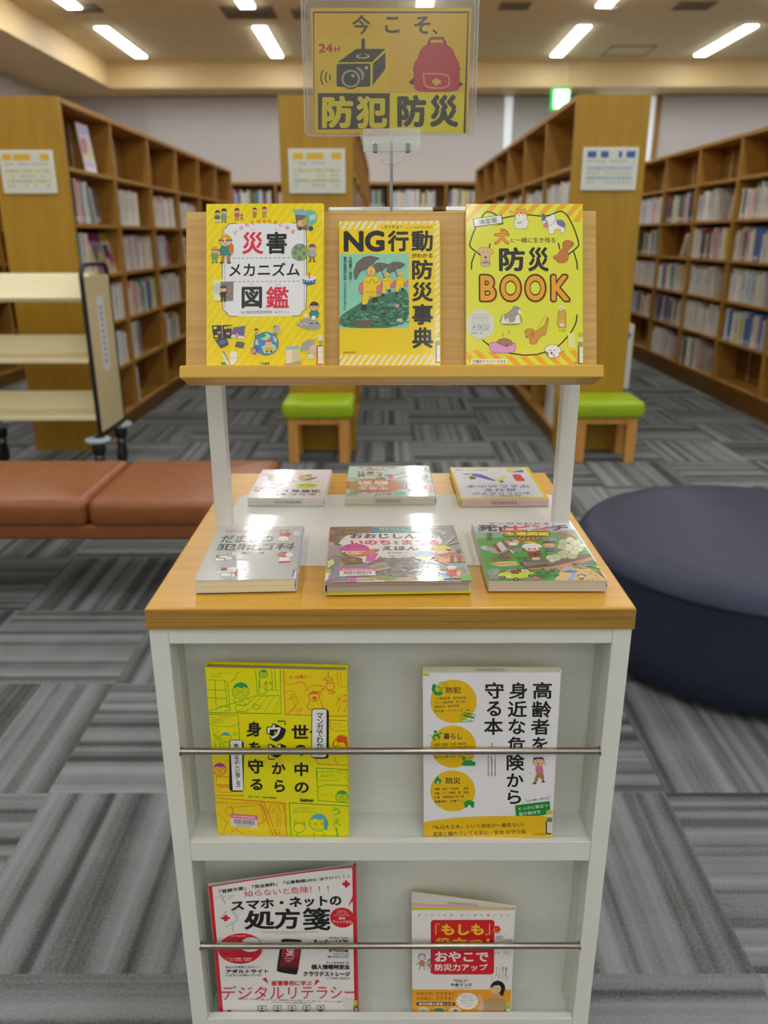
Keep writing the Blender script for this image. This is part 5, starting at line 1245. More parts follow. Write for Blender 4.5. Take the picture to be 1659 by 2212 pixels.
# two hikers
a.pg([(590, 385), (690, 380), (710, 410), (680, 440), (600, 440), (580, 410)], '#8a2a30'); a.ln([(600, 415), (680, 412)], 5, '#2a2022'); a.pg([(640, 395), (655, 393), (655, 440), (640, 440)], '#2a2022'); a.el(620, 362, 74, 26, '#2c2420'); a.el(620, 364, 68, 22, '#e8bc94'); a.el(620, 345, 95, 36, '#3a3630', 22, 180, 360); a.el(620, 344, 90, 33, '#f0eee8', 22, 180, 360); a.pg([(530, 340), (712, 338), (700, 352), (535, 354)], '#f0eee8'); a.el(600, 310, 56, 16, '#d8d020', 14, 180, 360); a.el(590, 362, 18, 10, '#f4f4f0', 10); a.el(650, 360, 18, 10, '#f4f4f0', 10); a.el(594, 363, 9, 8, '#3a4a7a', 8); a.el(646, 362, 9, 8, '#3a4a7a', 8); a.pg([(620, 440), (690, 438), (688, 460), (625, 462)], '#d8cc98'); a.ln([(575, 385), (540, 370)], 5, '#3a3630'); a.tx('ヘルメット', (560, 332, 650, 340), '#6a6a66')
a.el(775, 330, 60, 26, '#d0b428'); a.el(775, 332, 50, 20, '#d89c74'); a.el(770, 310, 62, 16, '#2a2420', 16, 180, 360); a.el(755, 328, 12, 9, '#f4f2ee', 9); a.el(795, 328, 12, 9, '#f4f2ee', 9); a.el(755, 329, 6, 6, '#3a2c24', 7); a.el(795, 329, 6, 6, '#3a2c24', 7); a.pg([(745, 352), (815, 350), (820, 380), (740, 384)], '#5a4a70')
# car, trees, river
a.pg([(210, 560), (300, 540), (340, 560), (300, 610), (230, 600)], '#6a9a9a')
for k in range(5): a.ln([(225 + k * 20, 600), (265 + k * 20, 552)], 6, ('#7ab0b0', '#a87a5a', '#c8b898')[k % 3])
a.pg([(240, 600), (690, 610), (700, 640), (560, 648), (230, 640)], '#8a8886'); a.pg([(640, 625), (700, 620), (690, 645), (600, 648)], '#c86a60')
a.pg([(298, 600), (340, 572), (400, 545), (480, 538), (580, 545), (630, 570), (645, 600), (600, 625), (480, 645), (400, 640), (320, 625)], '#4a5010'); a.pg([(304, 600), (344, 576), (560, 575), (625, 572), (640, 598), (598, 620), (480, 638), (400, 634), (324, 620)], '#c4d420'); a.pg([(352, 576), (405, 550), (480, 543), (500, 572)], '#8a9ca0'); a.pg([(420, 570), (440, 555), (490, 552), (505, 590), (440, 590)], '#7a3a34'); a.pg([(525, 572), (520, 548), (575, 550), (605, 572)], '#b8c8cc')
for x, y in ((355, 625), (475, 638), (612, 606)): a.el(x, y, 28, 14, '#2a2826', 14); a.el(x, y, 14, 7, '#9a9a96', 10)
a.el(415, 612, 16, 8, '#e8e8dc', 8)
a.pg([(820, 650), (860, 580), (900, 540), (1050, 500), (1180, 560), (1290, 645)], '#d8b468'); a.pg([(920, 650), (980, 600), (960, 560), (890, 520), (930, 512), (1010, 560), (1010, 600), (980, 650)], '#7aacd8'); a.el(960, 565, 70, 12, '#5a6a90', 12)
for i in range(40):
    x, y = rng.uniform(660, 850), rng.uniform(545, 625); a.el(x, y, 22, 10, rng.choice(('#2c7a2c', '#3a9038', '#236324')), 7)
for i in range(30):
    x, y = rng.uniform(1080, 1260), rng.uniform(560, 640); a.ln([(x, y), (x + 14, y - 8), (x + 26, y + 4)], 4, '#a87c3c')
for i in range(20):
    x, y = rng.uniform(990, 1190), rng.uniform(480, 540); a.el(x, y, 20, 7, rng.choice(('#5a5a9a', '#3a8a3a', '#8a8a98', '#9a7a5a')), 7)
for i in range(24):
    x, y = rng.uniform(490, 590), rng.uniform(430, 480); a.el(x, y, 14, 8, rng.choice(('#2c7a2c', '#3a9038')), 6)
a.el(1060, 605, 36, 16, '#3a3a34'); a.el(1060, 610, 26, 11, '#e0d0b8'); a.rc(1040, 620, 1085, 638, '#5a5650')
l1 = sub(a); l1.pg([(1215, 545), (1232, 545), (1285, 630), (1262, 632)], '#d0405a'); l1.pg([(1228, 548), (1250, 556), (1296, 632), (1278, 630)], '#ece6e0'); l1.pg([(1185, 515), (1212, 515), (1224, 535), (1196, 535)], '#c8cc30')
book('green manga survival book with hikers and a yellow car, front right of the counter', rot(.130, .9161, .8665, -.19, 0, 0), .1496, .2175, .0142, a, '#dcdcd8', FILM, pages='#cfc6b4', labels=[('spine_label', l1)])

# ---- three books lying on the rear half of the counter, facing the other way
Q = [(365, 85), (1590, 85), (1445, 580), (85, 590)]
a = Art(Q, .1284, .170)
a.rc(0, 0, 1700, 700, '#e4dcde')
for i in range(16):
    x, y = rng.uniform(200, 1450), rng.uniform(100, 560); a.ln([(x, y), (x + 60, y - 10), (x + 110, y + 6)], 5, '#d8c4c8')
a.pg([(340, 170), (430, 155), (510, 158), (500, 190), (360, 195)], '#d8b0b0'); a.pg([(950, 160), (1110, 152), (1050, 172)], '#d8a8a0'); a.ring(570, 108, 50, 14, 5, '#d8b0b0', 14)
for x, y, c_ in ((575, 235, '#9aa87c'), (1130, 235, '#c8a078')):
    a.el(x, y, 120, 55, '#6a6a50'); a.el(x, y, 115, 51, c_); a.el(x + 20, y + 5, 70, 30, '#dcbc94'); a.ln([(x - 20, y + 10), (x + 10, y + 12)], 6, '#6a5a48')
a.pg([(690, 175), (780, 168), (850, 190), (760, 205)], '#9aa0a0'); a.pg([(720, 310), (790, 240), (880, 225), (940, 300), (850, 330)], '#6a6a64'); a.pg([(735, 305), (800, 248), (875, 235), (920, 295), (850, 320)], '#e8e4dc'); a.pg([(1130, 190), (1180, 165), (1280, 180), (1190, 210)], '#7f9a5a'); a.pg([(1110, 262), (1240, 235), (1340, 208), (1330, 232), (1240, 262), (1140, 275)], '#4a3c30'); a.pg([(480, 335), (600, 322), (590, 340), (500, 352)], '#8a8474'); a.pg([(560, 358), (700, 335), (760, 358), (660, 385)], '#a09884')
a.ln([(930, 290), (1080, 298)], 6, '#8aa070'); a.ln([(1190, 300), (1400, 290)], 8, '#b8a098')
a.pg([(920, 360), (980, 330), (1060, 335), (1160, 312), (1240, 335), (1365, 345), (1300, 380), (1330, 400), (1160, 420), (960, 418), (985, 385)], '#c4d418'); a.tx('身近に潜む', (1000, 348, 1280, 378), '#5a5a18', .02, flip=True)
a.tx('40', (305, 388, 612, 440), '#e0306a', .06, flip=True); a.tx('例', (222, 398, 288, 424), '#3a3434', .02, flip=True)
a.tx('消費者トラブル', (175, 436, 1390, 492), '#2e2a2a', .03, flip=True); a.tx('あなたを狙う', (345, 502, 1310, 540), '#3a3838', .02, flip=True)
book('pale pink book with a magenta forty, lying on the rear of the counter, left', rot(-.2309, 1.2547, .8665, -.45, 0, 0), .1284, .170, .0146, a, '#e4dcde', FILM, pages='#e6e4d6', spine='R', back='#8ab8b0', spinecol='#d8e0dc', stamp=('near', .34, .73, True))
Q = [(150, 60), (1480, 60), (1600, 580), (110, 585)]
a = Art(Q, .1506, .187)
a.rc(0, 0, 1700, 700, '#b8d8cc')
a.pg([(130, 250), (700, 300), (1600, 300), (1580, 360), (1250, 330), (900, 330), (120, 290)], '#a8b4b0'); a.pg([(700, 330), (1500, 310), (1200, 400), (800, 420)], '#b0b8b8'); a.pg([(760, 340), (1320, 328), (820, 560), (560, 585)], '#a8b8b4')
a.pg([(290, 75), (900, 65), (1000, 85), (720, 130), (560, 135), (380, 130)], '#a88a78'); a.pg([(340, 108), (420, 88), (480, 95), (400, 122)], '#e8e4de'); a.pg([(520, 85), (600, 84), (605, 105), (560, 106)], '#e8e4de'); a.pg([(612, 84), (715, 88), (715, 110), (612, 106)], '#e8e4de'); a.pg([(730, 90), (880, 95), (800, 110), (730, 110)], '#e8e4de')
a.pg([(900, 210), (1080, 150), (1300, 150), (1000, 290), (850, 290)], '#b4acb4'); a.pg([(880, 250), (1050, 205), (1100, 210), (920, 270)], '#dcE8e2'.lower())
a.pg([(300, 145), (330, 145), (345, 205), (375, 150), (410, 150), (418, 240), (310, 248)], '#a8825a'); a.pg([(292, 205), (420, 210), (412, 252), (305, 252)], '#4a8a4a'); a.pg([(310, 258), (360, 240), (410, 262), (360, 275)], '#e8e0d0')
a.rr(455, 155, 570, 190, 8, '#4a4a68'); a.el(520, 212, 55, 18, '#d88a3a'); a.pg([(420, 205), (470, 195), (480, 205), (430, 215)], '#6a4a4a'); a.pg([(600, 168), (710, 172), (690, 186), (605, 182)], '#c84a3a'); a.pg([(650, 195), (722, 190), (700, 222), (650, 225)], '#4a7a6a'); a.pg([(590, 220), (690, 225), (680, 242), (600, 240)], '#d8803a'); a.rr(750, 208, 890, 235, 6, '#8a7a68'); a.pg([(800, 235), (885, 235), (880, 292), (815, 292)], '#d86a78')
a.el(690, 275, 90, 22, '#7a8a3a'); a.el(690, 252, 22, 14, '#7a8a3a')
a.el(580, 405, 465, 125, '#c47a3c'); a.el(300, 400, 190, 90, '#b4936c'); a.pg([(118, 330), (180, 300), (160, 440), (110, 450)], '#c8742c')
a.tx('防', (575, 315, 802, 382), '#f0e8e0', .04, flip=True); a.tx('犯', (312, 315, 545, 382), '#f0e8e0', .04, flip=True); a.tx('からの', (355, 386, 750, 418), '#f0e8e0', .02, flip=True); a.tx('中高生', (312, 420, 812, 468), '#f0e8e0', .02, flip=True)
for x in (410, 450, 560, 600, 660, 700): a.el(x, 520, 22, 8, '#e8e4e0', 8)
for x in (390, 440, 500, 560, 620, 680, 740): a.el(x, 490, 9, 4, '#7a4a28', 7)
for x, y in ((1250, 270), (1410, 260)): a.el(x, y, 66, 36, '#6a6484'); a.pg([(x - 60, y - 40), (x - 30, y - 50), (x - 10, y), (x - 50, y)], '#6a6484'); a.pg([(x + 20, y - 55), (x + 45, y - 55), (x + 50, y), (x + 15, y)], '#6a6484'); a.pg([(x - 20, y + 30), (x + 20, y + 30), (x + 30, y + 42), (x - 30, y + 42)], '#6a6484')
a.el(1140, 236, 42, 14, '#6a7078'); a.pg([(1020, 340), (1130, 340), (1130, 450), (980, 470), (1040, 400)], '#9a8cb0')
for y in (368, 396, 424): a.el(1084, y, 14, 9, '#e8e4e8', 8)
a.el(1290, 360, 44, 12, '#a08468'); a.pg([(1140, 455), (1220, 460), (1200, 500), (1160, 490)], '#7a6a5a'); a.rr(1250, 405, 1570, 515, 50, '#dc7684'); a.el(1385, 440, 72, 26, '#3f8a48')
for x in (1470, 1556): a.el(x, 430, 18, 12, '#f0dcd8', 8); a.el(x, 460, 18, 12, '#f0dcd8', 8)
a.pg([(900, 520), (1000, 500), (1110, 505), (1120, 560), (900, 565)], '#5ab488'); a.el(1040, 515, 40, 10, '#2f7a4a'); a.el(840, 545, 30, 14, '#3a3a40'); a.el(250, 520, 85, 15, '#5aa84a'); a.tx('全国防犯協会', (1390, 545, 1540, 562), '#8a9a98', flip=True); a.tx('少年写真新聞', (110, 540, 320, 562), '#5a5a58', .01, flip=True); a.el(1260, 548, 60, 12, '#8ac4b0')
a.el(1390, 110, 80, 42, '#3a9a44'); a.el(1290, 158, 120, 16, '#5ab060'); a.el(1250, 74, 80, 8, '#6ab070')
l1 = sub(a); l1.pg([(950, 90), (1310, 92), (1320, 138), (960, 136)], '#e8c4d4'); l1.pg([(950, 90), (1310, 92), (1314, 120), (955, 118)], '#ece6e4'); l1.tx('栃木市都賀図書館', (990, 100, 1270, 116), '#6a5a5e')
l2 = sub(a); l2.pg([(1440, 130), (1500, 128), (1512, 160), (1460, 160)], '#c8c020'); l2.pg([(1445, 90), (1485, 88), (1492, 122), (1450, 124)], '#e4ece8')
book('mint green book with an orange bubble title, lying on the rear of the counter, middle', rot(-.067, 1.2592, .8668, .62, 0, 0), .1506, .187, .0148, a, '#b8d8cc', FILM, pages='#e2d9bf', spine='R', spinecol='#c8d8d0', stamp=('near', .31, .63, False), labels=[('barcode_sticker', l1), ('spine_label', l2)])
Q = [(75, 80), (1260, 80), (1600, 570), (270, 570)]
a = Art(Q, .147, .1925)
a.rc(0, 0, 1800, 800, '#e4cc08'); a.pg([(115, 95), (1205, 92), (1520, 530), (1500, 545), (300, 548), (270, 530)], '#dfe0e4')
a.tx('危険回避メソッド', (250, 118, 660, 132), '#4a4a50', .02, flip=True); a.tx('39', (158, 114, 242, 132), '#d03a4a', .04, flip=True)
a.pg([(240, 188), (300, 178), (520, 180), (640, 225), (790, 295), (760, 300), (560, 250), (400, 205)], '#3a4ab0')
a.pg([(355, 180), (400, 188), (430, 215), (450, 225), (380, 222)], '#e0d820'); a.pg([(370, 222), (450, 225), (490, 255), (430, 270), (390, 268)], '#2a2a24'); a.ln([(285, 238), (375, 245)], 6, '#2a2a24')
a.ln([(680, 145), (720, 180), (700, 230), (740, 255)], 6, '#c8a8a8'); a.ln([(850, 145), (825, 170), (858, 210), (850, 250)], 6, '#c8a8a8'); a.ln([(720, 175), (830, 172)], 5, '#c8a8a8'); a.pg([(740, 250), (860, 262), (900, 230), (920, 215), (930, 235), (900, 278), (790, 290), (735, 268)], '#e2da20'); a.el(905, 222, 24, 12, '#e8b8a0'); a.el(850, 300, 48, 18, '#e8b8a0'); a.el(870, 304, 36, 14, '#4a4038')
a.pg([(925, 130), (1150, 122), (1000, 165), (955, 170)], '#e4dc20'); a.pg([(990, 165), (1175, 124), (1205, 165)], '#3a40a0'); a.tx('ALSOK', (920, 104, 1160, 116), '#4a4a8a', .03, flip=True)
a.pg([(1020, 200), (1080, 190), (1160, 196), (1170, 230), (1230, 285), (1220, 298), (1090, 302), (1070, 270), (1050, 260), (1045, 230)], '#d82a38')
a.tx('監修：ALSOK', (660, 336, 925, 346), '#4a4a50', .01, flip=True)
BL = '#2f5aa8'
a.tx('守るための本', (335, 354, 1300, 400), BL, .02, flip=True); a.tx('自分を', (605, 410, 1085, 456), BL, .025, flip=True); a.tx('おひとり女子が', (435, 468, 1305, 505), BL, .02, flip=True); a.tx('ALSOK', (835, 513, 1190, 536), '#3a3a44', .03, flip=True); a.tx('が教える', (590, 514, 820, 534), '#5a5a64', .01, flip=True)
l1 = sub(a); l1.pg([(66, 80), (108, 80), (140, 150), (92, 150)], '#ece8dc'); l1.ln([(70, 120), (130, 120)], 5, '#c8b020')
book('yellow and white self-defence book with blue title, lying on the rear of the counter, right', rot(.1246, 1.249, .8655, .69, 0, 0), .147, .1925, .0132, a, '#e4cc08', FILM, pages='#e6c8cc', spine='L', spinecol='#d8c408', stamp=('near', .34, .66, True), labels=[('spine_label', l1)])
# ---- upper pocket, left: yellow manga hardback
Q = [(105, 150), (1505, 210), (1535, 1835), (235, 1815)]
a = Art(Q, .182, .2617)
Y4 = '#ece400'; GN = '#5fb41c'; OG = '#e88a1c'
a.rc(60, 100, 1600, 1900, Y4)
a.pg([(860, 195), (1510, 215), (1510, 650), (900, 630)], '#f0d808'); a.pg([(150, 1030), (420, 1030), (490, 1430), (180, 1430)], '#f0d808'); a.pg([(190, 1450), (920, 1480), (940, 1830), (225, 1820)], '#f0d408')
def pl(p, c=GN, w=7): a.ln(p, w, c)
pl([(855, 175), (865, 618), (120, 598)], '#3f9a1c', 8); pl([(120, 270), (300, 282), (330, 540)]); pl([(300, 282), (330, 300), (355, 560), (330, 540)]); pl([(130, 580), (600, 440), (850, 440)]); pl([(125, 370), (310, 380)]); pl([(125, 450), (315, 462)]); pl([(200, 275), (215, 540)])
for k in range(5): pl([(430 + 90 * k, 600), (620 + 60 * k, 440)], GN, 4)
pl([(610, 185), (630, 430), (650, 430)]); pl([(640, 185), (660, 370)]); pl([(770, 190), (780, 390), (850, 385)]); pl([(800, 190), (812, 380)]); pl([(210, 570), (260, 530), (340, 545), (370, 580), (290, 585)]); pl([(580, 545), (610, 520), (660, 535), (650, 565), (590, 565), (580, 545)])
def kid(x, y, k, hair, c, glasses=True):
    a.ring(x, y, 85 * k, 75 * k, 7, c); a.pg([(x - 75 * k, y - 25 * k), (x - 60 * k, y - 70 * k), (x, y - 92 * k), (x + 60 * k, y - 72 * k), (x + 78 * k, y - 20 * k), (x + 40 * k, y - 42 * k), (x + 10 * k, y - 25 * k), (x - 30 * k, y - 45 * k)], hair)
    if glasses:
        for s_ in (-1, 1): a.ring(x + s_ * 36 * k, y + 10 * k, 30 * k, 32 * k, 6, c); a.el(x + s_ * 30 * k, y + 10 * k, 8 * k, 12 * k, c, 8)
    else:
        for s_ in (-1, 1): a.el(x + s_ * 30 * k, y + 8 * k, 7 * k, 12 * k, c, 8)
    a.ring(x, y + 46 * k, 18 * k, 8 * k, 5, c, 10, 0, 180)
kid(460, 390, 1.0, '#2fa050', '#4fae1c'); pl([(400, 460), (390, 490), (430, 530), (520, 530), (560, 490), (520, 460)]); pl([(420, 530), (400, 570), (430, 590), (520, 590), (540, 560)]); a.ring(480, 510, 28, 22, 6, GN)
kid(690, 225, .5, '#2fa050', GN); pl([(650, 265), (640, 400), (680, 430), (720, 400), (715, 280)]); a.ring(735, 350, 42, 36, 6, GN); pl([(700, 320), (712, 298), (725, 318)]); pl([(745, 318), (758, 296), (768, 322)])
a.tx('よし、待ってろよ', (158, 198, 356, 224), '#6aa81c'); a.tx('マサオ！', (158, 230, 248, 252), '#6aa81c')
pl([(360, 300), (420, 250), (415, 215), (470, 195)])
# orange panel
pl([(890, 190), (905, 625), (1510, 650)], '#e0641c', 8); a.tx('あっ地震だ！！', (945, 240, 1165, 276), '#e0641c', .015)
pl([(895, 290), (930, 330), (1080, 310), (1130, 400)], OG); pl([(1000, 330), (1050, 300), (1110, 320)], OG); pl([(1090, 400), (1160, 340), (1300, 350), (1270, 390), (1130, 440)], OG); pl([(905, 400), (980, 390), (1040, 500), (930, 620)], OG); pl([(920, 480), (980, 470), (1010, 560), (920, 620)], OG); pl([(1410, 210), (1420, 350), (1510, 370)], OG); pl([(1440, 215), (1450, 340)], OG)
a.fr(955, 430, 975, 465, 5, OG); a.fr(985, 430, 1005, 465, 5, OG); kid(1190, 450, .62, '#e8703a', '#e0641c', False); a.el(1195, 465, 20, 14, '#e0641c', 10); pl([(1150, 500), (1110, 560), (1200, 600), (1290, 580), (1250, 490)], '#e0641c'); a.ring(1325, 290, 45, 22, 7, '#e0641c', 16, 180, 360); pl([(1280, 292), (1370, 296)], '#e0641c'); pl([(1325, 200), (1325, 268)], '#e0641c'); a.ring(1345, 355, 42, 36, 7, '#e0641c'); pl([(1310, 332), (1312, 300), (1335, 320)], '#e0641c'); pl([(1360, 320), (1378, 305), (1382, 335)], '#e0641c'); pl([(1320, 400), (1350, 395), (1400, 410), (1370, 425), (1330, 420)], '#e0641c')
a.tx('ニャー', [(1240, 340), (1290, 345), (1290, 450), (1250, 450)], OG, .02); a.tx('グラ', [(1400, 440), (1510, 410), (1510, 620), (1410, 610)], OG, .0); a.tx('グ', (1010, 560, 1080, 625), OG)
# green panel left
pl([(140, 615), (438, 628), (455, 930)], '#3f9a1c', 7); a.tx('でも、この人気ブランド', (165, 635, 395, 655), '#7aae1c'); a.tx('この値段って、', (165, 660, 330, 680), '#7aae1c'); a.tx('安過ぎない？', (165, 685, 300, 706), '#7aae1c'); a.ring(300, 700, 150, 40, 4, GN, 16, 0, 180)
kid(310, 850, .62, '#4aa8b0', GN, False); pl([(290, 900), (290, 960)]); a.ring(405, 810, 22, 14, 5, GN); a.tx('う〜ん', [(172, 740), (235, 740), (275, 950), (200, 950)], GN, .01)
# orange panel left low
kid(250, 1170, .8, '#b03a90', '#e0641c'); a.fr(215, 1240, 365, 1320, 7, '#e0641c'); pl([(190, 1330), (490, 1350), (490, 1430), (200, 1425)], '#e0641c'); pl([(225, 1370), (300, 1330), (440, 1360), (360, 1400), (230, 1390)], OG)
# right column
pl([(1335, 680), (1510, 690)], '#e0641c'); pl([(1345, 690), (1355, 770), (1420, 790), (1510, 790)], OG); a.tx('疑い深い', (1378, 712, 1470, 730), '#e0961c'); a.tx('ヤツだなぁ', (1378, 742, 1490, 760), '#e0961c')
a.pg([(1405, 870), (1440, 830), (1510, 850), (1520, 960), (1480, 900), (1430, 900)], '#e0501c'); a.ring(1460, 920, 78, 90, 7, '#e0641c'); a.ring(1400, 910, 26, 32, 6, '#e0641c'); pl([(1210, 1040), (1225, 1110), (1525, 1125)], '#e0641c'); pl([(1400, 1040), (1395, 1080), (1430, 1110)], '#e0641c')
pl([(1215, 1150), (1235, 1470), (1530, 1490)], '#3f9a1c', 7); pl([(1215, 1150), (1520, 1165)], '#3f9a1c', 7); a.fr(1225, 1185, 1435, 1270, 5, GN); a.tx('助けて！', (1258, 1208, 1388, 1245), '#6aa81c'); pl([(1235, 1340), (1300, 1315), (1530, 1320)]); a.tx('なんだ…？', (1258, 1402, 1372, 1424), '#6aa81c'); kid(1465, 1430, .7, '#2fa050', GN); a.tx('ビク', (1445, 1160, 1530, 1210), GN, .0); a.tx('ッ', (1490, 1230, 1530, 1280), GN)
# bottom panels
pl([(200, 1450), (915, 1500)], '#e0641c'); a.tx('げげっ！', (222, 1482, 340, 1512), '#e0641c', .01); pl([(360, 1510), (690, 1490), (740, 1700), (430, 1740), (370, 1530)], OG); pl([(390, 1540), (660, 1520), (700, 1680)], OG); pl([(690, 1480), (830, 1830)], '#e0641c'); pl([(660, 1480), (790, 1830)], '#e0641c'); pl([(905, 1500), (925, 1830)], '#e0641c'); pl([(740, 1580), (770, 1510), (815, 1520), (790, 1590), (740, 1580)], OG); pl([(840, 1520), (880, 1500), (900, 1580), (865, 1590), (840, 1520)], OG); a.fr(830, 1610, 860, 1730, 6, OG); a.ring(830, 1780, 30, 22, 6, OG); a.ring(350, 1580, 42, 38, 6, OG); pl([(230, 1600), (330, 1700), (280, 1820)], OG); pl([(360, 1800), (420, 1760), (480, 1810)], OG)
pl([(950, 1495), (970, 1830)], '#3f9a1c', 7); pl([(950, 1495), (1530, 1520)], '#3f9a1c', 7); a.tx('こんなはずじゃ', (990, 1532, 1200, 1556), '#6aa81c'); a.tx('なかったのに〜！', (990, 1568, 1222, 1592), '#6aa81c'); kid(1240, 1690, 1.05, '#5ab0c8', GN, False); a.pg([(1290, 1640), (1330, 1680), (1325, 1760), (1295, 1740)], '#4aa8c8'); a.ring(1050, 1740, 55, 48, 6, GN); pl([(1000, 1710), (1005, 1670), (1035, 1695)]); pl([(1070, 1690), (1100, 1675), (1105, 1712)]); pl([(1030, 1790), (1030, 1830)]); pl([(1190, 1780), (1200, 1830)]); pl([(1290, 1780), (1310, 1830)])
a.tx('う', (1365, 1535, 1450, 1610), GN); a.tx('え', (1380, 1640, 1460, 1708), GN); pl([(1410, 1730), (1430, 1830)], GN, 14)
# title
for ch, b_ in (('世', (970, 725, 1136, 862)), ('の', (998, 920, 1118, 1030)), ('中', (1000, 1095, 1136, 1230)), ('の', (1003, 1290, 1142, 1396)), ('か', (775, 1095, 912, 1212)), ('ら', (802, 1265, 906, 1388)), ('身', (520, 690, 670, 840)), ('を', (545, 890, 665, 1010)), ('守', (535, 1060, 692, 1206)), ('る', (560, 1260, 684, 1370))): a.tx(ch, b_, K, .03)
a.ln([(830, 688), (905, 688), (908, 726)], 10, K); a.ln([(742, 1030), (742, 1062), (805, 1062)], 10, K)
for ch, b_ in (('ウ', (722, 712, 872, 870)), ('ソ', (735, 908, 875, 1030))):
    for d_ in range(0, 46, 6): a.tx(ch, (b_[0] + d_, b_[1] + d_ * .45, b_[2] + d_, b_[3] + d_ * .45), K, .055)
    a.tx(ch, b_, K, .07); a.tx(ch, (b_[0] + 9, b_[1] + 9, b_[2] - 9, b_[3] - 9), '#f2f0e8', .03)
a.rr(1176, 578, 1334, 1056, 26, K); a.rr(1166, 566, 1318, 1048, 26, K); a.pg([(1172, 775), (1145, 795), (1172, 812)], K); a.rr(1172, 573, 1312, 1042, 22, '#eeeee8'); a.vt('マンガでわかる', (1214, 612, 1280, 1020), K, .015)
a.rr(358, 880, 494, 1385, 26, K); a.rr(350, 868, 480, 1376, 26, K); a.pg([(356, 874), (474, 874), (490, 1372), (384, 1372)], '#eeeee8'); a.vt('情報の正しい接し方', [(392, 905), (438, 905), (466, 1340), (418, 1340)], K, .015)
a.tx('［監修］下村健一（白鴎大学客員教授）', [(540, 1424), (825, 1436), (825, 1454), (540, 1442)], K, .01); a.tx('Gakken', (1055, 1446, 1190, 1480), K, .04)
l1 = sub(a); l1.barcode([(366, 1605), (634, 1622), (632, 1750), (362, 1732)], '#e0609a', '栃木市都賀図書館', '501947667')
book('yellow manga hardback with big black title behind the upper bar, left pocket', rot(-.2335, .8938, .4932, -2.1, 89.6, -.4), .182, .2617, .0165, a, Y4, GLOSS, pages='#b89a7c', hard=True, spine='L', labels=[('barcode_sticker', l1)])

# ---- upper pocket, right: protecting the elderly
Q = [(105, 205), (1480, 205), (1385, 1840), (120, 1840)]
a = Art(Q, .1744, .2585)
YC, GG = '#ecc010', '#1f9a3c'
a.rc(60, 150, 1560, 1900, '#eeecee')
for cy in (488, 940, 1380): a.el({488: 415, 940: 412, 1380: 407}[cy], cy, 232 - (cy - 488) * .008, 217 - (cy - 488) * .014, YC, 40)
for rows, y in ((('防犯', 'ニセ電話詐欺　還付金詐欺', 'ネット通販詐欺　押し売り', '霊感商法　婚活詐欺', '空き巣・ひったくり　etc.'), 345), (('暮らし', '転倒・転落　火事　熱中症', 'ヒートショック　誤嚥　感染症', '', '危ない食べ方　etc.'), 805), (('防災', '地震（在宅・外出時）　津波', '台風　ゲリラ豪雨　雷　突風', '大雪　非常用持ち出し袋', '避難場所　災害デマ　etc.'), 1248)):
    a.tx(rows[0], (340 if y != 805 else 315, y, 485 if y != 805 else 502, y + 62), K, .015)
    for k, r_ in enumerate(rows[1:]):
        if r_: a.tx(r_, [(225, y + 102 + 42 * k), (225 + 23.5 * len(r_) * .98 + 40, y + 92 + 40 * k), (225 + 23.5 * len(r_) * .98 + 40, y + 118 + 40 * k), (225, y + 128 + 42 * k)], '#3a3020', .008)
cols = [('高', (1205, 298, 1394, 466)), ('齢', (1194, 486, 1390, 652)), ('者', (1184, 664, 1370, 822)), ('を', (1198, 845, 1352, 985)), ('身', (968, 300, 1152, 466)), ('近', (955, 486, 1146, 646)), ('な', (963, 664, 1132, 816)), ('危', (954, 840, 1132, 990)), ('険', (944, 1018, 1122, 1178)), ('か', (946, 1205, 1112, 1340)), ('ら', (953, 1368, 1088, 1508)), ('守', (728, 298, 917, 462)), ('る', (746, 488, 890, 636)), ('本', (718, 655, 908, 822))]
for ch, b_ in cols: a.tx(ch, b_, K, .022)
a.vt('監修', (790, 898, 808, 935), '#3a3836')
for k, s_ in enumerate(('田中慶子（老年問題研究所理事）', '国崎信江（危機管理教育代表取締役）', '三平洵（地域防災支援協会代表理事）')): a.vt(s_, (822 - 34 * k, 950, 838 - 34 * k, 1250), '#5a5856')
a.ln([(755, 942), (845, 940)], 3, '#6a6866')
# green pictograms
a.ln([(218, 330), (210, 370), (240, 410), (285, 412)], 34, GG); a.el(222, 335, 22, 22, GG); a.el(282, 405, 22, 20, GG); a.ring(300, 325, 40, 30, 6, '#5a9a4a'); a.ln([(280, 370), (305, 400)], 5, GG); a.ln([(262, 350), (300, 372)], 5, GG)
for q in ([(482, 622), (588, 612), (596, 690), (480, 695)], [(510, 595), (632, 622), (612, 690), (496, 660)]): a.ln(q + [q[0], q[1]], 6, GG)
a.pg([(520, 620), (622, 642), (616, 660), (512, 638)], GG)
a.el(232, 790, 16, 16, GG); a.ln([(215, 830), (255, 820), (275, 850)], 26, GG); a.ln([(222, 815), (205, 850), (235, 875)], 12, GG); a.ln([(255, 815), (290, 810), (298, 790)], 12, GG); a.ln([(262, 845), (270, 870)], 14, GG); a.ln([(170, 830), (200, 830), (200, 850), (225, 850), (235, 885)], 5, GG)
a.rr(500, 1085, 635, 1130, 20, GG); a.el(518, 1055, 18, 16, GG); a.ln([(515, 1080), (600, 1080)], 12, GG)
for x in (572, 592, 612): a.ln([(x, 1070), (x - 8, 1060), (x + 4, 1050), (x - 4, 1040)], 5, GG)
a.pg([(220, 1300), (232, 1265), (258, 1225), (268, 1262), (285, 1255), (298, 1290), (270, 1310), (240, 1312)], GG); a.pg([(245, 1305), (258, 1275), (272, 1302)], '#eeecee')
a.pg([(505, 1500), (570, 1465), (635, 1495), (620, 1500), (620, 1545), (588, 1545), (588, 1520), (556, 1520), (556, 1545), (525, 1545), (525, 1505)], GG)
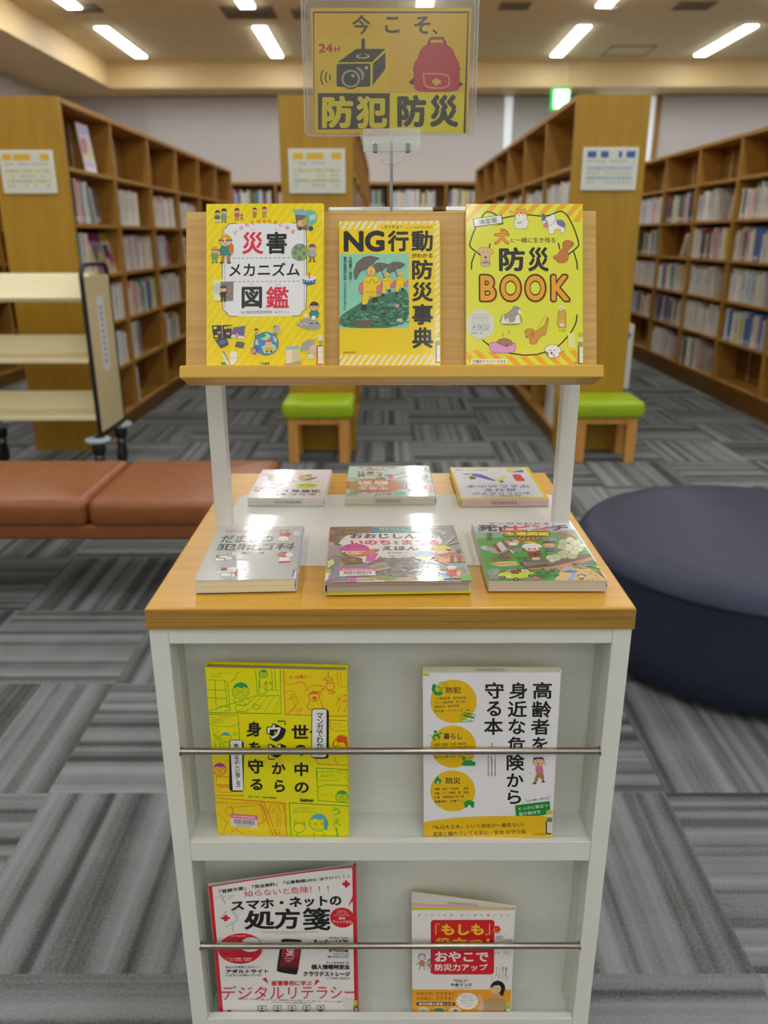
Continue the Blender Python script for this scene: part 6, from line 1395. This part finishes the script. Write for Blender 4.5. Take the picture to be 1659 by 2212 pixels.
# walking man
a.el(1262, 1090, 58, 44, '#5a4a3c'); a.el(1262, 1092, 54, 41, '#e8bc94'); a.pg([(1210, 1075), (1215, 1045), (1300, 1042), (1320, 1070), (1300, 1062), (1240, 1062)], '#4a3428'); a.el(1258, 1108, 8, 12, '#a04030'); a.ln([(1235, 1075), (1248, 1075)], 3, '#4a3428'); a.ln([(1275, 1074), (1288, 1074)], 3, '#4a3428')
a.pg([(1228, 1130), (1302, 1130), (1310, 1198), (1236, 1206)], '#d87a9a'); a.ln([(1230, 1140), (1215, 1175), (1185, 1200)], 14, '#f0eee8'); a.ln([(1300, 1140), (1335, 1150), (1330, 1120)], 14, '#f0eee8'); a.el(1182, 1202, 10, 10, '#e8bc94'); a.el(1330, 1112, 12, 12, '#e8bc94'); a.pg([(1238, 1204), (1310, 1196), (1318, 1280), (1300, 1285), (1270, 1230), (1240, 1300), (1215, 1295)], '#a8824a'); a.el(1222, 1302, 20, 10, '#5a4a3c'); a.el(1308, 1286, 16, 10, '#5a4a3c')
a.pg([(1028, 1522), (1370, 1478), (1378, 1560), (1345, 1612), (1040, 1656)], '#1c8a34'); a.pg([(1330, 1612), (1378, 1560), (1340, 1575)], '#c8c8c0'); a.tx('とっさに役立つ', [(1060, 1540), (1352, 1502), (1356, 1536), (1064, 1574)], '#e8f0dc', .015); a.tx('貼り紙付き', [(1066, 1592), (1276, 1566), (1280, 1600), (1070, 1626)], '#e8f0dc', .015)
a.ln([(1130, 1455), (1160, 1492)], 4, '#5a5650'); a.ln([(1378, 1420), (1350, 1465)], 4, '#5a5650'); a.tx('切り離して使える', [(1162, 1466), (1350, 1436), (1352, 1456), (1164, 1484)], '#4a4640', .008)
a.pg([(60, 1702), (250, 1668), (480, 1640), (760, 1628), (1560, 1622), (1560, 1900), (60, 1900)], YC)
a.tx('「私は大丈夫」という自信が一番危ない！', [(208, 1722), (1112, 1690), (1114, 1732), (210, 1764)], '#3a3018', .01); a.tx('家族と離れていても安心・安全 お守り帖', [(210, 1786), (1134, 1758), (1136, 1800), (212, 1834)], '#3a3018', .01); a.tx('池田書店', (1222, 1796, 1336, 1818), '#5a4a20'); a.ring(1208, 1807, 9, 10, 3, '#5a4a20', 10)
l1 = sub(a); l1.rc(1346, 1600, 1402, 1640, '#e8e0c0'); l1.rc(1345, 1642, 1402, 1680, '#7a7a50'); l1.rc(1332, 1680, 1400, 1806, '#2c2c3c'); l1.rc(1344, 1684, 1400, 1794, '#e0d8c8'); l1.rc(1350, 1570, 1404, 1606, '#d8c418')
l2 = sub(a); l2.rc(100, 205, 172, 232, '#d8cc20')
book('white book on protecting the elderly with yellow circles, upper right pocket', rot(.0523, .8876, .4932, -1.7, 90.2, 1.2), .1744, .2585, .0135, a, '#eeecee', GLOSS, pages='#dcd8c4', spine='R', back='#e2d040', wedge=.017, stamp=('far', .38, .62, False), labels=[('spine_label', l1), ('corner_tab', l2)])

# ---- lower pocket, left: smartphone and internet magazine, its top corner slumping forward
Q = [(105, 225), (1515, 60), (1530, 1515), (245, 1505)]
a = Art(Q, .21, .285)
RD = '#d8202e'
a.fine = True; a.dz = 1.2e-5
a.ln([(112, 215), (255, 1540)], 46, RD); a.ln([(95, 228), (1540, 59)], 22, RD); a.ln([(1508, 50), (1518, 1540)], 34, RD)
for ch, b_ in (('ヤ', (165, 315, 335, 420)), ('バ', (200, 480, 390, 575)), ('イ', (265, 580, 375, 710))): a.tx(ch, b_, '#cfccc8')
a.tx('「登録不要」「完全無料」「公衆無線LAN」はヤバイ！！！', [(200, 272), (1450, 148), (1455, 182), (206, 312)], K, .02)
a.tx('知らないと危険！！！', [(418, 302), (1236, 256), (1240, 326), (422, 362)], RD, .0)
a.tx('スマホ・ネットの', [(305, 398), (1370, 352), (1372, 458), (310, 500)], K, .04)
a.tx('処', (428, 500, 712, 690), K, .03); a.tx('方', (705, 485, 950, 690), K, .03); a.tx('箋', (975, 478, 1255, 700), K, .02)
a.tx('The internet and security of smart phone', (580, 702, 1125, 730), '#a8a49e'); a.tx('The operation is dangerous', (705, 728, 972, 742), '#b8b4ae')
for x, y, k in ((1424, 240, 1.0), (266, 568, .9), (320, 1478, 1.0)): a.rc(x - 40 * k, y - 14 * k, x + 40 * k, y + 14 * k, RD); a.rc(x - 15 * k, y - 34 * k, x + 15 * k, y + 34 * k, RD)
a.pg([(1505, 330), (1510, 380), (1440, 468)], RD)
a.el(1380, 572, 126, 98, RD, 32); a.tx('あなたの', (1340, 500, 1420, 515), '#f4e8e4', .01); a.tx('スマホ、PCが', (1318, 520, 1440, 535), '#f4e8e4', .01); a.tx('ヒューキみどうか？', (1295, 541, 1458, 556), '#f4e8e4', .01); a.tx('簡単', (1342, 566, 1412, 592), '#f4e8e4', .02); a.tx('チェック方法', (1282, 598, 1478, 626), '#f4e8e4', .015)
a.el(405, 872, 195, 148, RD, 36); a.tx('for beginner', (318, 740, 452, 758), '#f4e8e4'); a.tx('全部', (362, 772, 410, 790), '#4a1a1a', .02); a.tx('セキュリティ', (218, 804, 396, 828), '#f4e8e4', .02); a.tx('8', (412, 765, 572, 905), '#f2ece8', .1); a.tx('ZEROウイルスセキュリティ', (255, 912, 535, 930), '#5a1a1a', .01); a.tx('ノートンウイルスバスター', (272, 936, 512, 952), '#5a1a1a', .01); a.tx('ウイルスの種類、感染経路、', (282, 960, 510, 974), '#f4e8e4', .01); a.tx('そして対処法、治療法', (310, 978, 495, 992), '#f4e8e4', .01)
# phone with a skull
a.pg([(790, 780), (960, 790), (976, 812), (930, 1112), (915, 1126), (745, 1098), (732, 1078), (772, 795)], '#1c1a1c'); a.pg([(795, 822), (962, 838), (938, 1078), (758, 1052)], '#4a1018'); a.pg([(788, 870), (955, 885), (942, 1040), (765, 1020)], '#b01c2c'); a.pg([(776, 950), (950, 965), (940, 1055), (762, 1035)], '#7a1420'); a.el(860, 890, 34, 24, '#f0e4e0'); a.rc(845, 905, 876, 920, '#f0e4e0'); a.el(848, 892, 8, 8, '#7a1420', 8); a.el(873, 892, 8, 8, '#7a1420', 8); a.ln([(820, 920), (895, 945)], 9, '#f0e4e0'); a.ln([(895, 918), (820, 945)], 9, '#f0e4e0'); a.tx('MALWARE', (806, 960, 892, 978), '#e8c8c4', .01); a.tx('ALERT', (818, 985, 872, 1002), '#e8c8c4', .01)
a.tx('誰も教えてくれない', (1248, 760, 1448, 776), '#3a3836', .015); a.tx('Androidと', (1075, 780, 1446, 845), K, .045); a.tx('iPhone', (1240, 870, 1440, 905), K, .02); a.tx('セキュリティが', (1282, 915, 1450, 935), '#2c2a28', .01); a.tx('強いのはどっちだ？', (1228, 940, 1450, 962), '#2c2a28', .01)
a.tx('他人には相談できない！！', (275, 1038, 588, 1060), '#2c2a28', .01); a.tx('アダルトサイト', (282, 1070, 658, 1108), K, .04); a.tx('にはなにが潜んでいる？', (282, 1115, 598, 1136), '#2c2a28', .01)
a.tx('ネット民の恐るべき', (1212, 998, 1450, 1018), '#2c2a28', .01); a.tx('個人情報特定法', (1062, 1026, 1452, 1072), K, .035); a.tx('クラウドストレージ', (985, 1092, 1455, 1138), K, .035); a.tx('って本当に安全か？', (1210, 1146, 1455, 1166), '#2c2a28', .01)
a.pg([(603, 1162), (635, 1148), (660, 1205)], RD); a.pg([(1115, 1166), (1148, 1182), (1090, 1226)], RD); a.tx('被害事例に学ぶ', (685, 1178, 1068, 1226), RD, .02); a.tx('デジタルリテラシー', (250, 1224, 1512, 1350), RD, -.004)
a.tx('あなたのPC、スマホは「利用」されている？「振替詐欺行」★ブロックチェーンって、安全じゃな？「マウントゴックス事件」', [(395, 1334), (1370, 1370), (1370, 1388), (395, 1350)], '#3a3836', .008); a.tx('「ターゲティング広告」は法的に問題はないのか？', [(695, 1368), (1075, 1380), (1075, 1394), (695, 1382)], '#3a3836', .008)
for x in (605, 745, 880, 1018, 1155): a.fr(x - 36, 1408, x + 36, 1448, 5, '#6a6866'); a.pg([(x - 12, 1450), (x + 12, 1450), (x + 24, 1466), (x - 24, 1466)], '#6a6866'); a.ln([(x - 55, 1474), (x + 55, 1476)], 3, '#8a8886'); a.el(x, 1428, 12, 10, '#7a7876', 8)
l1 = sub(a); l1.rc(1490, 1362, 1545, 1412, '#c8c418'); l1.rc(1494, 1410, 1548, 1440, '#7a7a28'); l1.rc(1494, 1440, 1506, 1512, '#3a3a6a'); l1.rc(1506, 1440, 1548, 1512, '#e0dcd6')
l2 = sub(a); l2.rc(1378, 1345, 1490, 1420, '#d8d6d4')
def slump(x, y, z):
    u = max(0.0, 1 - x / .21); v = max(0.0, y / .285)
    return (x + .002 * u * v, y - .030 * u ** 1.25 * v ** 1.6, z + .003 * u ** 1.5 * v * v)
book('white and red internet safety magazine slumped in the lower left pocket', rot(-.2544, .8915, .1502, .6, 89.7, .1), .21, .285, .006, a, '#eeebe6', GLOSS, pages='#ddd8cc', spine='R', spinecol=RD, bend=slump, labels=[('spine_label', l1), ('faded_sticker', l2)])

# ---- lower pocket, right: parent and child disaster handbook
Q = [(120, 405), (1375, 410), (1335, 1705), (108, 1705)]
a = Art(Q, .148, .21)
RD2 = '#d81c28'; OY = '#f0a41c'
a.rc(60, 350, 1450, 1800, '#eeebe4')
for k, ch in enumerate('BOUSAI'): a.tx(ch, (205 + 78 * k, 448, 226 + 78 * k, 472), ('#c8303a', '#d8c050')[k % 2], .03)
for k, ch in enumerate('HANDBOOK'): a.tx(ch, (724 + 80 * k, 452, 746 + 80 * k, 476), ('#c8303a', '#d8c050')[k % 2], .03)
a.rr(352, 518, 1132, 1175, 40, RD2); a.pg([(352, 700), (400, 700), (400, 1160), (342, 1160)], RD2); a.el(1160, 632, 44, 42, RD2)
YY = '#f0cc20'
a.ln([(415, 698), (415, 566), (462, 566)], 12, YY); a.tx('もしも', (484, 566, 1000, 700), YY, .045); a.ln([(1072, 566), (1072, 692), (1022, 692)], 12, YY); a.tx('に', (1120, 612, 1178, 658), YY, .02)
a.tx('役立つ！', (405, 728, 1075, 858), YY, .045); a.tx('おやこで', (402, 895, 1062, 1022), '#f0ece8', .04); a.tx('防災力アップ', (398, 1046, 1052, 1130), '#f0ece8', .03)
def lf(x, y, k, c):
    a.ring(x, y, 42 * k, 44 * k, 7, '#4a4a44'); a.ln([(x - 42 * k, y - 10 * k), (x, y - 30 * k), (x + 42 * k, y - 10 * k)], 8, '#4a4a44'); a.el(x - 14 * k, y + 6 * k, 5, 6, '#3a3a34', 7); a.el(x + 14 * k, y + 6 * k, 5, 6, '#3a3a34', 7)
    a.pg([(x - 30 * k, y + 50 * k), (x + 30 * k, y + 50 * k), (x + 36 * k, y + 110 * k), (x - 36 * k, y + 110 * k)], c); a.ln([(x - 34 * k, y + 60 * k), (x - 70 * k, y + 100 * k)], 7, '#4a4a44'); a.ln([(x + 34 * k, y + 60 * k), (x + 70 * k, y + 90 * k)], 7, '#4a4a44'); a.ln([(x - 20 * k, y + 110 * k), (x - 34 * k, y + 155 * k)], 7, '#4a4a44'); a.ln([(x + 20 * k, y + 110 * k), (x + 30 * k, y + 155 * k)], 7, '#4a4a44')
lf(238, 962, 1.0, '#e07a5a'); lf(338, 1015, .62, '#e07a5a'); a.ring(1270, 792, 36, 30, 6, '#5a5a54'); a.ring(1330, 765, 20, 14, 5, '#5a5a54'); a.fr(1152, 712, 1240, 746, 5, '#6a6a64'); a.tx('中身は', (1162, 718, 1230, 740), '#4a4a44')
for q in ([(1155, 690), (1148, 680)], [(1200, 690), (1200, 678)], [(1260, 700), (1275, 692)], [(1260, 745), (1278, 748)]): a.ln(q, 5, '#6a6a64')
a.ln([(1145, 925), (1160, 900)], 6, '#5a5a54'); a.ln([(1190, 925), (1185, 905)], 6, '#5a5a54'); a.ln([(1250, 930), (1262, 905)], 6, '#5a5a54'); a.ln([(1300, 930), (1290, 905)], 6, '#5a5a54')
a.vt('家族みんなで', [(1275, 1085), (1298, 1085), (1284, 1210), (1262, 1210)], '#4a4844', .01); a.vt('防災シミュ', [(1232, 1078), (1258, 1078), (1246, 1210), (1222, 1210)], '#d84a5a', .01); a.vt('レーション', [(1196, 1100), (1218, 1100), (1204, 1228), (1184, 1228)], '#d84a5a', .01); a.vt('をしてね！', [(1158, 1080), (1178, 1080), (1166, 1215), (1146, 1215)], '#4a4844', .01)
a.ln([(1095, 1185), (1120, 1255)], 4, '#6a6a64'); a.ln([(1322, 1185), (1278, 1250)], 4, '#6a6a64')
a.tx('管理栄養士・防災士', (630, 1236, 826, 1252), '#4a4844', .01); a.tx('災害食専門員', (652, 1256, 780, 1270), '#4a4844', .01); a.tx('今泉マユ子', (590, 1282, 860, 1324), K, .02); a.tx('Imaizumi Mayuko', (648, 1334, 852, 1350), '#c8605a')
a.rc(60, 1362, 1450, 1800, OY)
a.tx('そのとき、どうする？', (162, 1392, 632, 1430), '#3a2a14', .01); a.tx('そのあと、どうする？', (162, 1452, 628, 1490), '#3a2a14', .01); a.rr(158, 1518, 652, 1562, 22, '#241c14'); a.tx('防災対策＆即食レシピ', (192, 1524, 624, 1556), '#f0ece0', .03)
for x, y, c1, c2 in ((242, 1638, '#dcdca0', '#c8cc80'), (442, 1636, '#7a9a3a', '#c89a70'), (645, 1640, '#ece0cc', '#b8783c')):
    a.el(x, y, 84, 60, '#e8e4da', 28); a.el(x, y, 76, 53, c1, 26)
    for i in range(16): t_ = rng.uniform(0, 6.28); r_ = rng.uniform(0, 46); a.el(x + r_ * math.cos(t_), y + r_ * .66 * math.sin(t_), 15, 10, c2 if i % 3 else rng.choice(('#a03a2c', '#e8dcc0', '#6a5a2c')), 7)
for k in range(16): t_ = k / 16 * 6.283; a.el(800 + 112 * math.cos(t_), 1502 + 82 * math.sin(t_), 30, 26, '#f2efe6', 10)
a.el(800, 1502, 120, 90, '#f2efe6')
for k, s_ in enumerate(('TBSテレビ', '「マツコの', '知らない世界」', '日本テレビ', '「ヒルナンデス！」', 'に出演')): a.tx(s_, (800 - 12 * len(s_), 1436 + 25 * k, 800 + 12 * len(s_), 1452 + 25 * k), '#6a6254', .005)
# smiling woman in a beige top
a.pg([(1000, 1500), (1060, 1480), (1130, 1465), (1230, 1465), (1280, 1490), (1290, 1600), (1285, 1800), (1000, 1800), (985, 1620)], '#b8986c'); a.pg([(910, 1640), (960, 1560), (1005, 1510), (1010, 1620), (950, 1680)], '#e0b088'); a.pg([(920, 1650), (960, 1500), (925, 1430), (955, 1420), (1000, 1500), (1005, 1600)], '#e2b48c'); a.el(950, 1455, 34, 40, '#e6ba94')
a.pg([(1130, 1400), (1215, 1410), (1205, 1470), (1140, 1465)], '#d8a47c'); a.el(1180, 1330, 88, 82, '#221c1c'); a.el(1155, 1350, 66, 66, '#ecc4a0'); a.pg([(1090, 1350), (1100, 1285), (1180, 1262), (1265, 1290), (1278, 1360), (1262, 1330), (1190, 1300), (1130, 1310)], '#1c1616'); a.pg([(1210, 1370), (1275, 1340), (1245, 1440), (1212, 1430)], '#1c1616'); a.el(1135, 1345, 9, 5, '#3a2a24', 8); a.el(1180, 1350, 9, 5, '#3a2a24', 8); a.ln([(1140, 1388), (1160, 1396), (1182, 1392)], 6, '#c04a48'); a.el(1098, 1372, 10, 14, '#e0b48c', 8)
l1 = sub(a); l1.rc(1285, 1500, 1352, 1560, '#c8c818'); l1.rc(1280, 1560, 1352, 1600, '#a8a830'); l1.rc(1272, 1598, 1286, 1720, '#3a3a6a'); l1.rc(1286, 1598, 1352, 1720, '#e4e0da')
book('white and red disaster handbook for parents, fanned open in the lower right pocket', rot(.040, .8918, .1502, -.98, 90.4, .95), .148, .21, .010, a, '#eeebe4', GLOSS, pages='#d8d4c8', spine='R', back='#c8bc38', wedge=.036, stamp=('far', .34, .66, False), labels=[('spine_label', l1)])

# ---------------------------------------------------------------- tidy up
bpy.data.objects.remove(_to)
bpy.data.curves.remove(_tc)
